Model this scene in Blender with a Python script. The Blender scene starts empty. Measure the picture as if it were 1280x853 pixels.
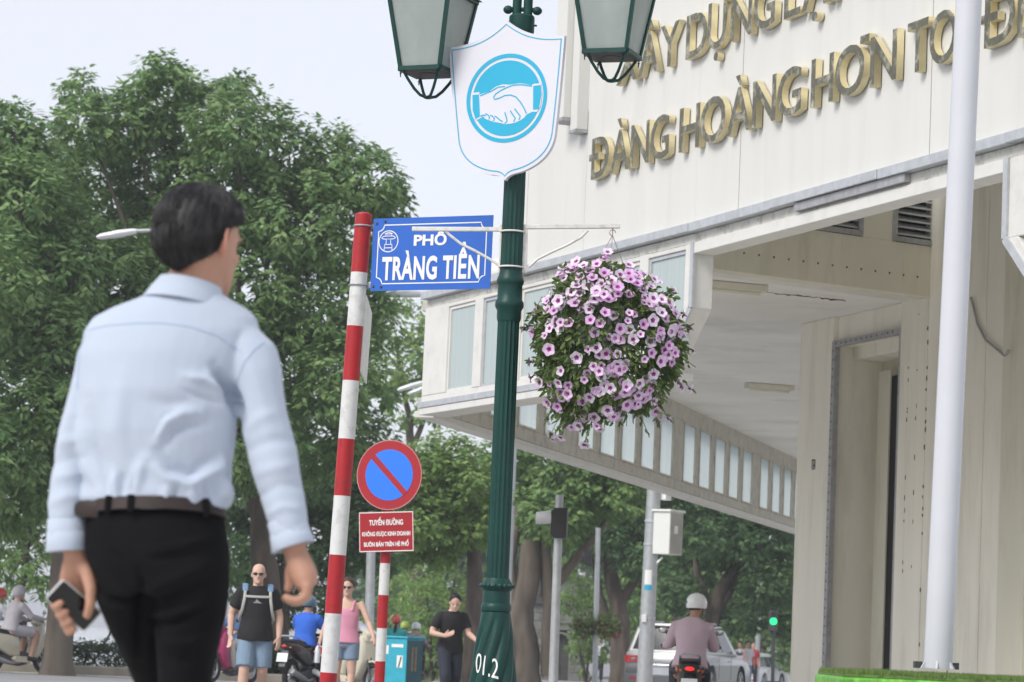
import bpy, bmesh, math, random
import numpy as np
from mathutils import Vector, Matrix, noise as mnoise

PI = math.pi
rad = math.radians
random.seed(7)
np.random.seed(7)
scene = bpy.context.scene
C = scene.collection

# ------------------------------------------------------------------ camera
EYE = .85                                   # the camera is held low, 0.85 m above the pavement
FPX = 3600.                                 # focal length in photo pixels (1280 wide), about 101 mm
PITCH = math.atan(378.5 * math.cos(rad(2.5)) / FPX)
ROLL = rad(2.5)
RM = Matrix.Rotation(PI / 2 + PITCH, 4, 'X') @ Matrix.Rotation(ROLL, 4, 'Z')
cam_d = bpy.data.cameras.new('camera')
cam_d.sensor_width = 36.
cam_d.lens = FPX / 1280 * 36
cam_d.clip_start = .1
cam_d.clip_end = 6000
cam_d.dof.use_dof = True
cam_d.dof.focus_distance = 17.5
cam_d.dof.aperture_fstop = 7.0
cam = bpy.data.objects.new('camera', cam_d)
cam.matrix_world = Matrix.Translation((0, 0, EYE)) @ RM
C.objects.link(cam)
scene.camera = cam

# ------------------------------------------------------------------ sky, sun, exposure
SUN_EL, SUN_AZ = rad(42), rad(228)          # behind the camera, to the left
w = bpy.data.worlds.new('World')
scene.world = w
w.use_nodes = True
nt = w.node_tree
bg = nt.nodes['Background']
sky = nt.nodes.new('ShaderNodeTexSky')
sky.sky_type = 'NISHITA'
sky.sun_disc = False
sky.sun_elevation = SUN_EL
sky.sun_rotation = SUN_AZ
sky.air_density = 1.0
sky.dust_density = 1.2
sky.ozone_density = 1.0
hs = nt.nodes.new('ShaderNodeHueSaturation')
hs.inputs['Saturation'].default_value = .38
nt.links.new(sky.outputs[0], hs.inputs['Color'])
hz = nt.nodes.new('ShaderNodeMix'); hz.data_type = 'RGBA'       # thin even overcast veiling the blue
hz.inputs[0].default_value = .72
hz.inputs['B'].default_value = (4.75, 4.9, 5.45, 1)
nt.links.new(hs.outputs[0], hz.inputs['A'])
nt.links.new(hz.outputs['Result'], bg.inputs['Color'])
bg.inputs['Strength'].default_value = .12
sun_d = bpy.data.lights.new('sun', 'SUN')
sun_d.energy = 1.7
sun_d.angle = rad(25)
sun_d.color = (1., .96, .9)
sun = bpy.data.objects.new('sun', sun_d)
dv = Vector((math.sin(SUN_AZ) * math.cos(SUN_EL), math.cos(SUN_AZ) * math.cos(SUN_EL), math.sin(SUN_EL)))
sun.rotation_euler = dv.to_track_quat('Z', 'Y').to_euler()
C.objects.link(sun)
scene.cycles.max_bounces = 14
scene.cycles.diffuse_bounces = 8
scene.view_settings.view_transform = 'Standard'
scene.view_settings.look = 'None'
scene.view_settings.gamma = 1
scene.view_settings.exposure = .70

# ------------------------------------------------------------------ planning helpers: photo pixel -> world point
ORI = Vector((0, 0, EYE))
R3 = RM.to_3x3()
def ray(u, v): return R3 @ Vector(((u - 640) / FPX, -(v - 426.5) / FPX, -1))
def at(u, v, y):
    d = ray(u, v); return ORI + d * (y / d.y)
def at_z(u, v, z):
    d = ray(u, v); return ORI + d * ((z - EYE) / d.z)
def gz(y): return -.1 - max(0., min(y, 220.) - 50) * .006          # road height: flat, then falling gently away
def V(*a): return Vector(a)

# ------------------------------------------------------------------ materials
def lin(c): return tuple(x / 12.92 if x <= .04045 else ((x + .055) / 1.055) ** 2.4 for x in c)
def mat(name, col, rough=.6, metal=0., var=.12, scale=3., bump=0., bscale=60., spec=.5, stretch=(1, 1, 1), dirt=None, dscale=1.5,
        damt=.5, coat=0., sheen=0., trans=0., tint=None, emit=None, estr=0.):
    m = bpy.data.materials.new(name); m.use_nodes = True
    t = m.node_tree; b = t.nodes['Principled BSDF']
    tc = t.nodes.new('ShaderNodeTexCoord'); mp = t.nodes.new('ShaderNodeMapping')
    mp.inputs['Scale'].default_value = stretch
    t.links.new(tc.outputs['Object'], mp.inputs[0])
    nz = t.nodes.new('ShaderNodeTexNoise'); nz.inputs['Scale'].default_value = scale; nz.inputs['Detail'].default_value = 5
    t.links.new(mp.outputs[0], nz.inputs['Vector'])
    mr = t.nodes.new('ShaderNodeMapRange'); mr.inputs['From Min'].default_value = .25; mr.inputs['From Max'].default_value = .75
    mr.inputs['To Min'].default_value = 1 - var; mr.inputs['To Max'].default_value = 1 + var
    t.links.new(nz.outputs[0], mr.inputs['Value'])
    mx = t.nodes.new('ShaderNodeMix'); mx.data_type = 'RGBA'; mx.blend_type = 'MULTIPLY'; mx.inputs[0].default_value = 1
    mx.inputs['A'].default_value = (*col, 1)
    t.links.new(mr.outputs[0], mx.inputs['B'])
    out = mx.outputs['Result']
    if tint:                                    # per-face random tint between two colours
        at_ = t.nodes.new('ShaderNodeAttribute'); at_.attribute_name = 'tint'
        rp = t.nodes.new('ShaderNodeMix'); rp.data_type = 'RGBA'
        rp.inputs['A'].default_value = (*col, 1); rp.inputs['B'].default_value = (*tint, 1)
        t.links.new(at_.outputs['Fac'], rp.inputs[0]); t.links.new(rp.outputs['Result'], mx.inputs['A'])
    if dirt:
        nd = t.nodes.new('ShaderNodeTexNoise'); nd.inputs['Scale'].default_value = dscale; nd.inputs['Detail'].default_value = 8
        nd.inputs['Roughness'].default_value = .65
        t.links.new(mp.outputs[0], nd.inputs['Vector'])
        cr = t.nodes.new('ShaderNodeMapRange'); cr.inputs['From Min'].default_value = .5; cr.inputs['From Max'].default_value = .75
        cr.inputs['To Max'].default_value = damt
        t.links.new(nd.outputs[0], cr.inputs['Value'])
        md = t.nodes.new('ShaderNodeMix'); md.data_type = 'RGBA'
        md.inputs['B'].default_value = (*dirt, 1)
        t.links.new(cr.outputs[0], md.inputs[0]); t.links.new(out, md.inputs['A']); out = md.outputs['Result']
    t.links.new(out, b.inputs['Base Color'])
    b.inputs['Roughness'].default_value = rough; b.inputs['Metallic'].default_value = metal
    b.inputs['Specular IOR Level'].default_value = spec
    if coat: b.inputs['Coat Weight'].default_value = coat; b.inputs['Coat Roughness'].default_value = .08
    if sheen: b.inputs['Sheen Weight'].default_value = sheen
    if emit: b.inputs['Emission Color'].default_value = (*emit, 1); b.inputs['Emission Strength'].default_value = estr
    if bump:
        nb = t.nodes.new('ShaderNodeTexNoise'); nb.inputs['Scale'].default_value = bscale; nb.inputs['Detail'].default_value = 4
        t.links.new(mp.outputs[0], nb.inputs['Vector'])
        bp = t.nodes.new('ShaderNodeBump'); bp.inputs['Strength'].default_value = bump; bp.inputs['Distance'].default_value = .01
        t.links.new(nb.outputs[0], bp.inputs['Height']); t.links.new(bp.outputs[0], b.inputs['Normal'])
    if trans:
        tr = t.nodes.new('ShaderNodeBsdfTranslucent'); t.links.new(out, tr.inputs['Color'])
        ms = t.nodes.new('ShaderNodeMixShader'); ms.inputs[0].default_value = trans
        t.links.new(b.outputs[0], ms.inputs[1]); t.links.new(tr.outputs[0], ms.inputs[2])
        t.links.new(ms.outputs[0], t.nodes['Material Output'].inputs['Surface'])
    return m

# ------------------------------------------------------------------ mesh builder
class MB:
    def __init__(s): s.v = []; s.f = []; s.m = []
    def add(s, vs, fs, mi=0):
        o = len(s.v); s.v += [tuple(p) for p in vs]
        s.f += [tuple(i + o for i in f) for f in fs]; s.m += [mi] * len(fs); return s
    def hexa(s, p, mi=0):                      # 8 corners: bottom 4 then top 4
        return s.add(p, [(3, 2, 1, 0), (4, 5, 6, 7), (0, 1, 5, 4), (1, 2, 6, 5), (2, 3, 7, 6), (3, 0, 4, 7)], mi)
    def box(s, c, size, rz=0, mi=0):
        c = Vector(c); a, b, h = size[0] / 2, size[1] / 2, size[2] / 2
        M = Matrix.Rotation(rz, 3, 'Z')
        return s.hexa([c + M @ V(x, y, z) for z in (-h, h) for x, y in ((-a, -b), (a, -b), (a, b), (-a, b))], mi)
    def bar(s, p, q, wx, wy=None, up=(0, 0, 1), mi=0):      # square bar between two points
        p, q = Vector(p), Vector(q); d = (q - p).normalized(); wy = wy or wx
        u = d.cross(Vector(up))
        if u.length < 1e-4: u = d.cross(V(0, 1, 0))
        u.normalize(); v = u.cross(d)
        r = [u * x * wx / 2 + v * y * wy / 2 for x, y in ((-1, -1), (1, -1), (1, 1), (-1, 1))]
        return s.hexa([p + k for k in r] + [q + k for k in r], mi)
    def tube(s, pts, r, n=10, caps=True, mi=0, side=None):
        pts = [Vector(p) for p in pts]; k = len(pts)
        rs = r if isinstance(r, (list, tuple)) else [r] * k
        vs = []; prev = None
        for i, p in enumerate(pts):
            d = (pts[min(i + 1, k - 1)] - pts[max(i - 1, 0)])
            d = d.normalized() if d.length > 1e-9 else V(0, 0, 1)
            if side is not None:
                u = Vector(side) - d * d.dot(Vector(side))
            elif prev is None:
                u = d.cross(V(0, 0, 1));
                if u.length < .05: u = d.cross(V(1, 0, 0))
            else: u = prev - d * prev.dot(d)
            u.normalize(); prev = u; v = d.cross(u)
            ra, rb = rs[i] if isinstance(rs[i], (list, tuple)) else (rs[i], rs[i])
            vs += [p + u * ra * math.cos(2 * PI * j / n) + v * rb * math.sin(2 * PI * j / n) for j in range(n)]
        fs = [(i * n + j, i * n + (j + 1) % n, (i + 1) * n + (j + 1) % n, (i + 1) * n + j) for i in range(k - 1) for j in range(n)]
        if caps: fs += [tuple(range(n - 1, -1, -1)), tuple(range((k - 1) * n, k * n))]
        return s.add(vs, fs, mi)
    def lathe(s, prof, n=24, c=(0, 0, 0), mi=0, fn=None):    # prof: list of (r, z)
        c = Vector(c); vs = []; k = len(prof)
        for r, z in prof:
            for j in range(n):
                a = 2 * PI * j / n; rr = r * (fn(a, z) if fn else 1)
                vs.append(c + V(rr * math.cos(a), rr * math.sin(a), z))
        fs = [(i * n + j, i * n + (j + 1) % n, (i + 1) * n + (j + 1) % n, (i + 1) * n + j) for i in range(k - 1) for j in range(n)]
        fs += [tuple(range(n - 1, -1, -1)), tuple(range((k - 1) * n, k * n))]
        return s.add(vs, fs, mi)
    def ball(s, c, r, n=12, m=8, M=None, mi=0):
        c = Vector(c); r = r if isinstance(r, (list, tuple)) else (r, r, r); vs = []
        for i in range(1, m):
            t = PI * i / m
            for j in range(n):
                a = 2 * PI * j / n
                p = V(r[0] * math.sin(t) * math.cos(a), r[1] * math.sin(t) * math.sin(a), r[2] * math.cos(t))
                vs.append(c + (M @ p if M else p))
        top = V(0, 0, r[2]); vs += [c + (M @ top if M else top), c - (M @ top if M else top)]
        T, B = (m - 1) * n, (m - 1) * n + 1
        fs = [(i * n + j, (i + 1) * n + j, (i + 1) * n + (j + 1) % n, i * n + (j + 1) % n) for i in range(m - 2) for j in range(n)]
        fs += [(T, j, (j + 1) % n) for j in range(n)] + [(B, (m - 2) * n + (j + 1) % n, (m - 2) * n + j) for j in range(n)]
        return s.add(vs, fs, mi)
    def prism(s, poly, o, ux, uy, d, mi=0, mi2=None):       # 2D polygon (x, y) in a frame, thickened by vector d
        o, ux, uy, d = Vector(o), Vector(ux), Vector(uy), Vector(d); n = len(poly)
        a = [o + ux * x + uy * y for x, y in poly]
        s.add(a + [p + d for p in a], [tuple(range(n - 1, -1, -1)), tuple(range(n, 2 * n))], mi)
        o2 = len(s.v) - 2 * n
        s.f += [(o2 + i, o2 + (i + 1) % n, o2 + n + (i + 1) % n, o2 + n + i) for i in range(n)]
        s.m += [mi if mi2 is None else mi2] * n; return s
    def puff(s, poly, w, ins=.06, x0=0, axis='X', top_in=0, mi=0):   # a side outline (y, z) given a rounded width along x
        n = len(poly); cy = sum(p[0] for p in poly) / n; cz = sum(p[1] for p in poly) / n
        lay = [(-.5, .86), (-.42, .97), (-.25, 1), (.25, 1), (.42, .97), (.5, .86)]
        vs = []
        for fx, k in lay:
            sc = 1 - (1 - k) * ins / .06
            for y, z in poly:
                vs.append((x0 + fx * w, cy + (y - cy) * sc, cz + (z - cz) * sc))
        fs = [(l * n + j, l * n + (j + 1) % n, (l + 1) * n + (j + 1) % n, (l + 1) * n + j) for l in range(5) for j in range(n)]
        fs += [tuple(range(n - 1, -1, -1)), tuple(range(5 * n, 6 * n))]
        return s.add(vs, fs, mi)
    def mesh(s, name, mats=None, smooth=True, ang=35):
        me = bpy.data.meshes.new(name)
        me.from_pydata(s.v, [], s.f)
        for m in (mats or []): me.materials.append(m)
        if s.m and mats and len(mats) > 1: me.polygons.foreach_set('material_index', s.m)
        bm = bmesh.new(); bm.from_mesh(me); bmesh.ops.recalc_face_normals(bm, faces=bm.faces); bm.to_mesh(me); bm.free()
        if smooth:
            me.polygons.foreach_set('use_smooth', [True] * len(me.polygons)); me.set_sharp_from_angle(angle=rad(ang))
        return me

WM = {}
def tag(o, label=None, cat=None, group=None, kind=None):
    if label: o['label'] = label
    if cat: o['category'] = cat
    if group: o['group'] = group
    if kind: o['kind'] = kind
    return o
def thing(name, label, cat, loc=(0, 0, 0), rz=0, group=None):
    o = bpy.data.objects.new(name, None); o.empty_display_size = .1; C.objects.link(o)
    o.location = loc; o.rotation_euler = (0, 0, rz)
    WM[o.name] = Matrix.Translation(Vector(loc)) @ Matrix.Rotation(rz, 4, 'Z')
    return tag(o, label, cat, group)
def link(name, me, parent=None, world=False):
    if parent is not None and world: me.transform(WM[parent.name].inverted())
    o = bpy.data.objects.new(name, me); C.objects.link(o)
    if parent is not None:
        o.parent = parent; WM[o.name] = WM[parent.name]
    else: WM[o.name] = Matrix.Identity(4)
    return o
def part(name, mb, m, parent=None, world=False, smooth=True, ang=35, bevel=0):
    ms = m if isinstance(m, (list, tuple)) else [m]
    o = link(name, mb.mesh(name, ms, smooth, ang), parent, world)
    if bevel:
        b = o.modifiers.new('bevel', 'BEVEL'); b.width = bevel; b.segments = 2; b.limit_method = 'ANGLE'
    return o
def share(name, me, parent, M):
    o = bpy.data.objects.new(name, me); C.objects.link(o); o.parent = parent; o.matrix_local = M; return o
def clone(root, loc, rz, label, group=None, cat=None):
    def cp(o, par):
        c = o.copy(); C.objects.link(c)
        if par is not None: c.parent = par
        for k in o.children: cp(k, c)
        return c
    r = cp(root, None); r.location = loc; r.rotation_euler = (0, 0, rz); r['label'] = label
    if group: r['group'] = group
    WM[r.name] = Matrix.Translation(Vector(loc)) @ Matrix.Rotation(rz, 4, 'Z')
    return r

def modified(me, mods):                        # apply modifiers to a mesh through the depsgraph
    o = bpy.data.objects.new('tmp', me); C.objects.link(o)
    for kind, kw in mods:
        md = o.modifiers.new(kind.lower(), kind)
        for k, v in kw.items(): setattr(md, k, v)
    dg = bpy.context.evaluated_depsgraph_get()
    r = bpy.data.meshes.new_from_object(o.evaluated_get(dg), depsgraph=dg)
    bpy.data.objects.remove(o)
    return r
def fuse(mb, voxel, it=4, f=.5):               # overlapping closed shells -> one continuous surface
    me = mb.mesh('fused', None, smooth=False)
    r = modified(me, [('REMESH', dict(mode='VOXEL', voxel_size=voxel, use_smooth_shade=True)), ('SMOOTH', dict(factor=f, iterations=it))])
    r.polygons.foreach_set('use_smooth', [True] * len(r.polygons))
    return r
def displace(me, fn):                          # fn(co, normal) arrays -> offset along the normal
    n = len(me.vertices); co = np.empty(n * 3, 'f'); me.vertices.foreach_get('co', co); co = co.reshape(-1, 3)
    no = np.empty(n * 3, 'f'); me.vertices.foreach_get('normal', no); no = no.reshape(-1, 3)
    co = co + no * fn(co.astype('d'), no)[:, None]
    me.vertices.foreach_set('co', co.astype('f').ravel()); me.update()

FONTC = {}
def text_mesh(s, size=1., bold=0., extrude=0., align='CENTER', space=1.):
    cu = bpy.data.curves.new('txt', 'FONT'); cu.body = s; cu.size = size; cu.offset = bold; cu.extrude = extrude
    cu.align_x = align; cu.space_character = space; cu.resolution_u = 4; cu.fill_mode = 'BOTH'
    o = bpy.data.objects.new('txt', cu); C.objects.link(o)
    dg = bpy.context.evaluated_depsgraph_get()
    me = bpy.data.meshes.new_from_object(o.evaluated_get(dg), depsgraph=dg)
    bpy.data.objects.remove(o); bpy.data.curves.remove(cu)
    me.materials.clear()
    return me
def frame(o, ux, uy, uz):
    M = Matrix.Identity(4)
    for i, a in enumerate((ux, uy, uz, o)):
        for r in range(3): M[r][i] = a[r]
    return M
def lettering(s, width, height, M, m, parent, bold=.02, name='lettering', thick=.001, world=True, space=1.):
    me = text_mesh(s, 1., bold, thick, space=space)
    co = np.empty(len(me.vertices) * 3, 'f'); me.vertices.foreach_get('co', co); co = co.reshape(-1, 3)
    lo, hi = co.min(0), co.max(0)
    sx = width / (hi[0] - lo[0]); sy = height / .73
    me.transform(M @ Matrix.Diagonal((sx, sy, 1, 1)) @ Matrix.Translation((-(lo[0] + hi[0]) / 2, 0, 0)))
    me.materials.append(m)
    return link(name, me, parent, world)

# ------------------------------------------------------------------ palette
M = {}
def d(key, *a, **k): M[key] = mat(key, *a, **k)
d('asphalt', (.26, .26, .265), .9, var=.18, scale=.6, bump=.4, bscale=40)
d('pavement', (.58, .56, .52), .9, var=.15, scale=2, bump=.2)
d('earth', (.10, .12, .05), .95, var=.4, scale=.8)
d('kerb', (.30, .27, .22), .9, var=.2, scale=4)
d('water', (.50, .55, .58), .12, var=.02, scale=1, bump=.25, bscale=.8, stretch=(1, .2, 1))
d('wall_white', (.65, .645, .615), .55, var=.03, scale=2.5, stretch=(1, 1, .10), dirt=(.47, .455, .39), dscale=4.5, damt=.26, bump=.04, bscale=8)
d('frame_white', (.68, .67, .635), .5, var=.04, scale=6, dirt=(.42, .40, .34), dscale=5, damt=.35)
d('frame_old', (.55, .53, .47), .7, var=.10, scale=4, dirt=(.15, .13, .10), dscale=6, damt=.5)
d('beam_dirty', (.66, .65, .60), .7, var=.1, scale=6, dirt=(.16, .15, .13), dscale=9, damt=.75)
d('zinc', (.50, .52, .54), .45, metal=.35, var=.12, scale=12, dirt=(.3, .31, .32), dscale=10, damt=.4)
d('zinc_dark', (.36, .36, .37), .5, metal=.3, var=.2, scale=14)
d('beige', (.68, .655, .55), .8, var=.06, scale=2, stretch=(1, 1, .2), dirt=(.28, .26, .2), dscale=4, damt=.35, bump=.05, bscale=30)
d('beige_light', (.84, .81, .72), .8, var=.05, scale=2, stretch=(1, 1, .15), dirt=(.30, .28, .22), dscale=3, damt=.3)
d('soffit', (.82, .81, .79), .8, var=.10, scale=.5, dirt=(.36, .37, .38), dscale=.7, damt=.45)
d('rust', (.10, .08, .055), .9, var=.4, scale=30)
d('curtain_glass', (.40, .465, .46), .14, var=.07, scale=2, stretch=(14, 14, .25), spec=.5)
d('pane_frost', (.80, .85, .86), .4, var=.05, scale=2, stretch=(5, 5, .3), trans=.85)
d('louvre', (.46, .48, .50), .5, var=.08, scale=4, dirt=(.2, .2, .2), dscale=7, damt=.3)
d('void', (.02, .02, .02), .9)
d('lamp_tube', (.72, .70, .60), .6)
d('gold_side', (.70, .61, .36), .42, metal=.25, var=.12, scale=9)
m_ = mat('gold_front', (.105, .10, .062), .32, metal=.35, var=.35, scale=7, dirt=(.62, .58, .44), dscale=9, damt=.95, bump=.5, bscale=16); M['gold_front'] = m_  # dark base; pale patches paint in the mirror-like reflections of the letter fronts
d('post_green', (.004, .046, .038), .42, var=.15, scale=10, dirt=(.02, .03, .03), dscale=12, damt=.5, spec=.28)
d('lamp_glass', (.56, .62, .60), .22, var=.12, scale=4, stretch=(1, 1, .5), dirt=(.36, .40, .39), dscale=3, damt=.5, trans=.5)
d('lamp_under', (.07, .065, .065), .7, var=.3, scale=8)
d('sign_white', (.64, .64, .70), .4, var=.03, scale=2)
d('sign_cyan', (.006, .37, .58), .4, var=.03)
d('sign_blue', (.012, .115, .52), .35, var=.06, scale=3)
d('sign_blue_light', (.02, .19, .84), .35, var=.04)
d('sign_red', (.37, .006, .014), .5, var=.08, scale=5)
d('post_red', (.40, .006, .012), .45, var=.1, scale=8, dirt=(.17, .02, .018), dscale=22, damt=.75)
d('post_white', (.66, .66, .65), .4, var=.04, scale=6, dirt=(.40, .36, .33), dscale=16, damt=.6)
d('paint_white', (.80, .80, .78), .4, var=.02)
d('tube_white', (.72, .71, .67), .45, var=.06, scale=14, dirt=(.35, .3, .25), dscale=22, damt=.5)
d('pole_white', (.54, .55, .59), .35, var=.03, scale=5, dirt=(.55, .55, .55), dscale=6, damt=.3)
d('galv', (.44, .46, .47), .45, metal=.45, var=.12, scale=9, dirt=(.3, .3, .3), dscale=8, damt=.4)
d('cabinet', (.72, .73, .70), .5, var=.03)
d('cabinet_side', (.40, .38, .35), .6)
d('black_plastic', (.018, .018, .02), .45, var=.2)
d('dark_grey', (.06, .06, .065), .5, var=.15)
d('grey', (.32, .33, .34), .5)
d('chrome', (.62, .63, .64), .15, metal=.95)
d('tyre', (.02, .02, .021), .8)
d('silver', (.27, .275, .28), .3, metal=.55, var=.02, coat=.5)
d('car_white', (.75, .75, .75), .3, var=.02, coat=.5)
d('car_glass', (.035, .042, .045), .12, var=.1, spec=.35)
d('tail_red', (.60, .01, .012), .2, coat=.5)
d('tail_lit', (.8, .02, .02), .2, emit=(1., .02, .02), estr=.7)
d('green_lit', (.02, .6, .2), .2, emit=(.01, 1., .25), estr=.9)
d('plate_white', (.70, .72, .76), .4)
d('bike_cream', (.60, .56, .44), .3, coat=.4)
d('bike_pink', (.36, .03, .12), .3, coat=.4)
d('bike_red', (.42, .01, .02), .3, coat=.4)
d('bike_black', (.015, .015, .017), .3, coat=.4)
d('bin_teal', (.03, .38, .50), .45, var=.1, scale=5, dirt=(.04, .2, .25), dscale=6, damt=.5)
d('bin_dark', (.012, .085, .115), .5, var=.2, scale=6)
d('bin_worn', (.26, .20, .13), .7, var=.3, scale=20)
d('turf_top', (.10, .17, .04), .95, var=.5, scale=40)
d('turf_print', (.10, .36, .035), .5, var=.55, scale=22, stretch=(1, 1, .35), dirt=(.42, .60, .16), dscale=30, damt=.9)
d('bark', (.095, .075, .06), .95, var=.55, scale=5, stretch=(1, 1, .3), bump=1., bscale=9, dirt=(.05, .055, .04), dscale=2, damt=.7)
d('bark_pale', (.135, .11, .088), .95, var=.5, scale=4, stretch=(1, 1, .3), bump=1., bscale=8, dirt=(.08, .08, .06), dscale=2, damt=.7)
d('stone', (.17, .17, .155), .95, var=.3, scale=5, bump=.5, bscale=10)
d('stone_dark', (.07, .07, .065), .95, var=.3, scale=5)
d('skin', (.56, .33, .235), .5, var=.08, scale=12, spec=.35)
d('skin_man', (.43, .235, .165), .5, var=.10, scale=9, spec=.3)
d('skin_pale', (.62, .40, .31), .5, var=.07, scale=12, spec=.35)
d('skin_tan', (.40, .22, .145), .5, var=.08, scale=12, spec=.35)
d('hair', (.010, .0092, .010), .56, var=.35, scale=40, stretch=(1, 1, .2), spec=.42)
d('hair_brown', (.05, .028, .018), .5, var=.3, scale=30)
d('shirt_blue', (.43, .49, .59), .85, var=.035, scale=3, bump=.12, bscale=260, sheen=.2)
d('shirt_seam', (.38, .47, .62), .9, var=.05)
d('trouser_black', (.0055, .0055, .0068), .9, var=.2, scale=5, bump=.15, bscale=200, spec=.12)
d('skin_ear', (.46, .215, .155), .5, var=.08, scale=12, spec=.35)  # redder than the man's skin: backlight through the ear put into the colour
d('leather_brown', (.020, .0105, .009), .65, var=.25, scale=12)
d('phone_silver', (.62, .62, .60), .3, metal=.3)
d('phone_screen', (.006, .006, .007), .12)
d('tee_black', (.013, .013, .015), .85, var=.2, scale=6)
d('denim', (.20, .28, .38), .85, var=.12, scale=8)
d('denim_dark', (.025, .03, .045), .85, var=.15, scale=8)
d('tank_pink', (.70, .30, .42), .85, var=.06, scale=6)
d('tee_blue', (.025, .12, .55), .85, var=.08, scale=6)
d('tee_teal', (.03, .36, .36), .85, var=.08, scale=6)
d('tee_white', (.72, .73, .78), .85, var=.05)
d('shirt_pink', (.50, .38, .44), .85, var=.05, scale=5)
d('hood_grey', (.42, .40, .43), .9, var=.10, scale=8)
d('plaid', (.30, .29, .32), .9, var=.75, scale=16)
d('blue_jacket', (.10, .20, .40), .85, var=.1)
d('khaki', (.42, .40, .36), .85, var=.08)
d('helmet_white', (.74, .75, .76), .25, coat=.4)
d('helmet_blue', (.04, .12, .19), .25, coat=.4)
d('helmet_red', (.55, .06, .04), .25, coat=.4)
d('helmet_green', (.30, .42, .04), .25, coat=.4)
d('strap_pale', (.50, .50, .46), .8)
d('backpack_blue', (.16, .26, .42), .8)
d('shoe', (.03, .028, .026), .5)
d('print_grey', (.30, .30, .31), .7)
d('bottle', (.70, .75, .78), .1, spec=.6)
d('petal', (.80, .60, .81), .6, var=.10, scale=40, trans=.25)
d('petal_pale', (.84, .74, .86), .6, var=.08, scale=40, trans=.25)
d('petal_deep', (.72, .46, .73), .6, var=.12, scale=40, trans=.25)
d('throat', (.36, .06, .29), .6)
d('basket_pot', (.52, .53, .55), .5)
d('wire', (.35, .30, .30), .5, metal=.5)
d('petunia_leaf', (.085, .145, .045), .6, var=.25, scale=20, trans=.3, tint=(.20, .27, .08))
def leafmat(key, a, b): d(key, a, .55, var=.16, scale=.7, trans=.38, tint=b, spec=.35)
leafmat('leaf_deep', (.115, .225, .085), (.30, .43, .17))
leafmat('leaf_mid', (.12, .23, .08), (.26, .38, .13))
leafmat('leaf_yellow', (.15, .27, .075), (.30, .42, .13))
leafmat('leaf_dark', (.075, .155, .07), (.16, .26, .105))
leafmat('leaf_hedge', (.03, .07, .025), (.07, .13, .04))

# ================================================================== the setting
def sheet(name, xs, ys, zf, m):
    mb = MB()
    vs = [(x, y, zf(x, y)) for y in ys for x in xs]; n = len(xs)
    fs = [(j * n + i, j * n + i + 1, (j + 1) * n + i + 1, (j + 1) * n + i) for j in range(len(ys) - 1) for i in range(n - 1)]
    mb.add(vs, fs)
    return tag(part(name, mb, m, smooth=False), kind='structure')
YS = [-60, 0, 20, 40, 50, 60, 70, 80, 100, 130, 160, 220, 500, 3000]
sheet('ground', [-2500, -60, -20, 0, 20, 60, 2500], YS, lambda x, y: gz(y) - .06, M['earth'])
sheet('road', [-60, -20, 0, 20, 60], [11.2, 20, 40, 50, 57.6], lambda x, y: gz(y), M['asphalt'])
sheet('side_road', [-1.8, 2, 6, 30], [57.604, 70, 100, 160, 220, 500], lambda x, y: gz(y) + (.0), M['asphalt'])
mb = MB(); mb.box((0, 2.5, -.06), (60, 17, .12)); tag(part('pavement', mb, M['pavement'], smooth=False), kind='structure')
mb = MB(); mb.box((0, 11.08, -.055), (60, .18, .13)); tag(part('kerb', mb, M['kerb'], smooth=False, bevel=.02), kind='structure')
mb = MB(); mb.box((-12, 57.75, gz(57) + .06), (20.4, .3, .26)); tag(part('lakeside_kerb', mb, M['kerb'], smooth=False, bevel=.03), kind='structure')
mb = MB(); mb.box((-12, 59.9, gz(57) + .02), (20.4, 4, .14)); tag(part('lakeside_path', mb, M['kerb'], smooth=False), kind='structure')
sheet('lake', [-900, -60, -8, -2.6], [62, 80, 200, 900, 2500], lambda x, y: gz(57) + .04, M['water'])
mb = MB(); mb.prism([(1.2, 24.0), (6, 11.17), (40, 11.17), (40, 75), (9.5, 75), (-1.3, 31.5)], (0, 0, -.2), (1, 0, 0), (0, 1, 0), (0, 0, .19)); tag(part('building_pavement', mb, M['pavement'], smooth=False), kind='structure')
# road markings: a worn white line along the kerb side
mb = MB(); mb.box((-6, 56.4, gz(56) + .02), (16, .14, .008)); tag(part('road_marking', mb, M['paint_white'], smooth=False), kind='structure')

# ------------------------------------------------------------------ the white building on the corner
FA, FM = V(-1.05, 31.39, 0), V(1.57, 25.19, 0)
D1 = (FM - FA).normalized(); L1 = (FM - FA).length
D2 = V(.359, -.933, 0).normalized()
UP = V(0, 0, 1)
def outn(d): return V(d.y, -d.x, 0)                       # towards the street (left)
def fp(t, n=0., z=0.):                                    # a point of the facade: along, outwards, up
    b, dd = (FA, D1) if t <= L1 else (FM, D2)
    if t > L1: t -= L1
    return b + dd * t + outn(dd) * n + UP * z
def fbox(mb, t0, t1, n0, n1, z0, z1, mi=0):
    e = 1e-4
    t1_ = t1 - e if abs(t1 - L1) < 1e-3 or t1 <= L1 else t1
    t0_ = t0 + e
    return mb.hexa([fp(t0_, n0, z0), fp(t1_, n0, z0), fp(t1_, n1, z0), fp(t0_, n1, z0), fp(t0_, n0, z1), fp(t1_, n0, z1), fp(t1_, n1, z1), fp(t0_, n1, z1)], mi)
bld = thing('corner_building', 'white corner building with gold letters above a windowed overhang', 'building', (0, 30, 0))
BP = lambda name, mb, m, **k: part(name, mb, m, bld, world=True, **k)
WT = 17.2                                                 # right end of the facade, outside the frame
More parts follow.
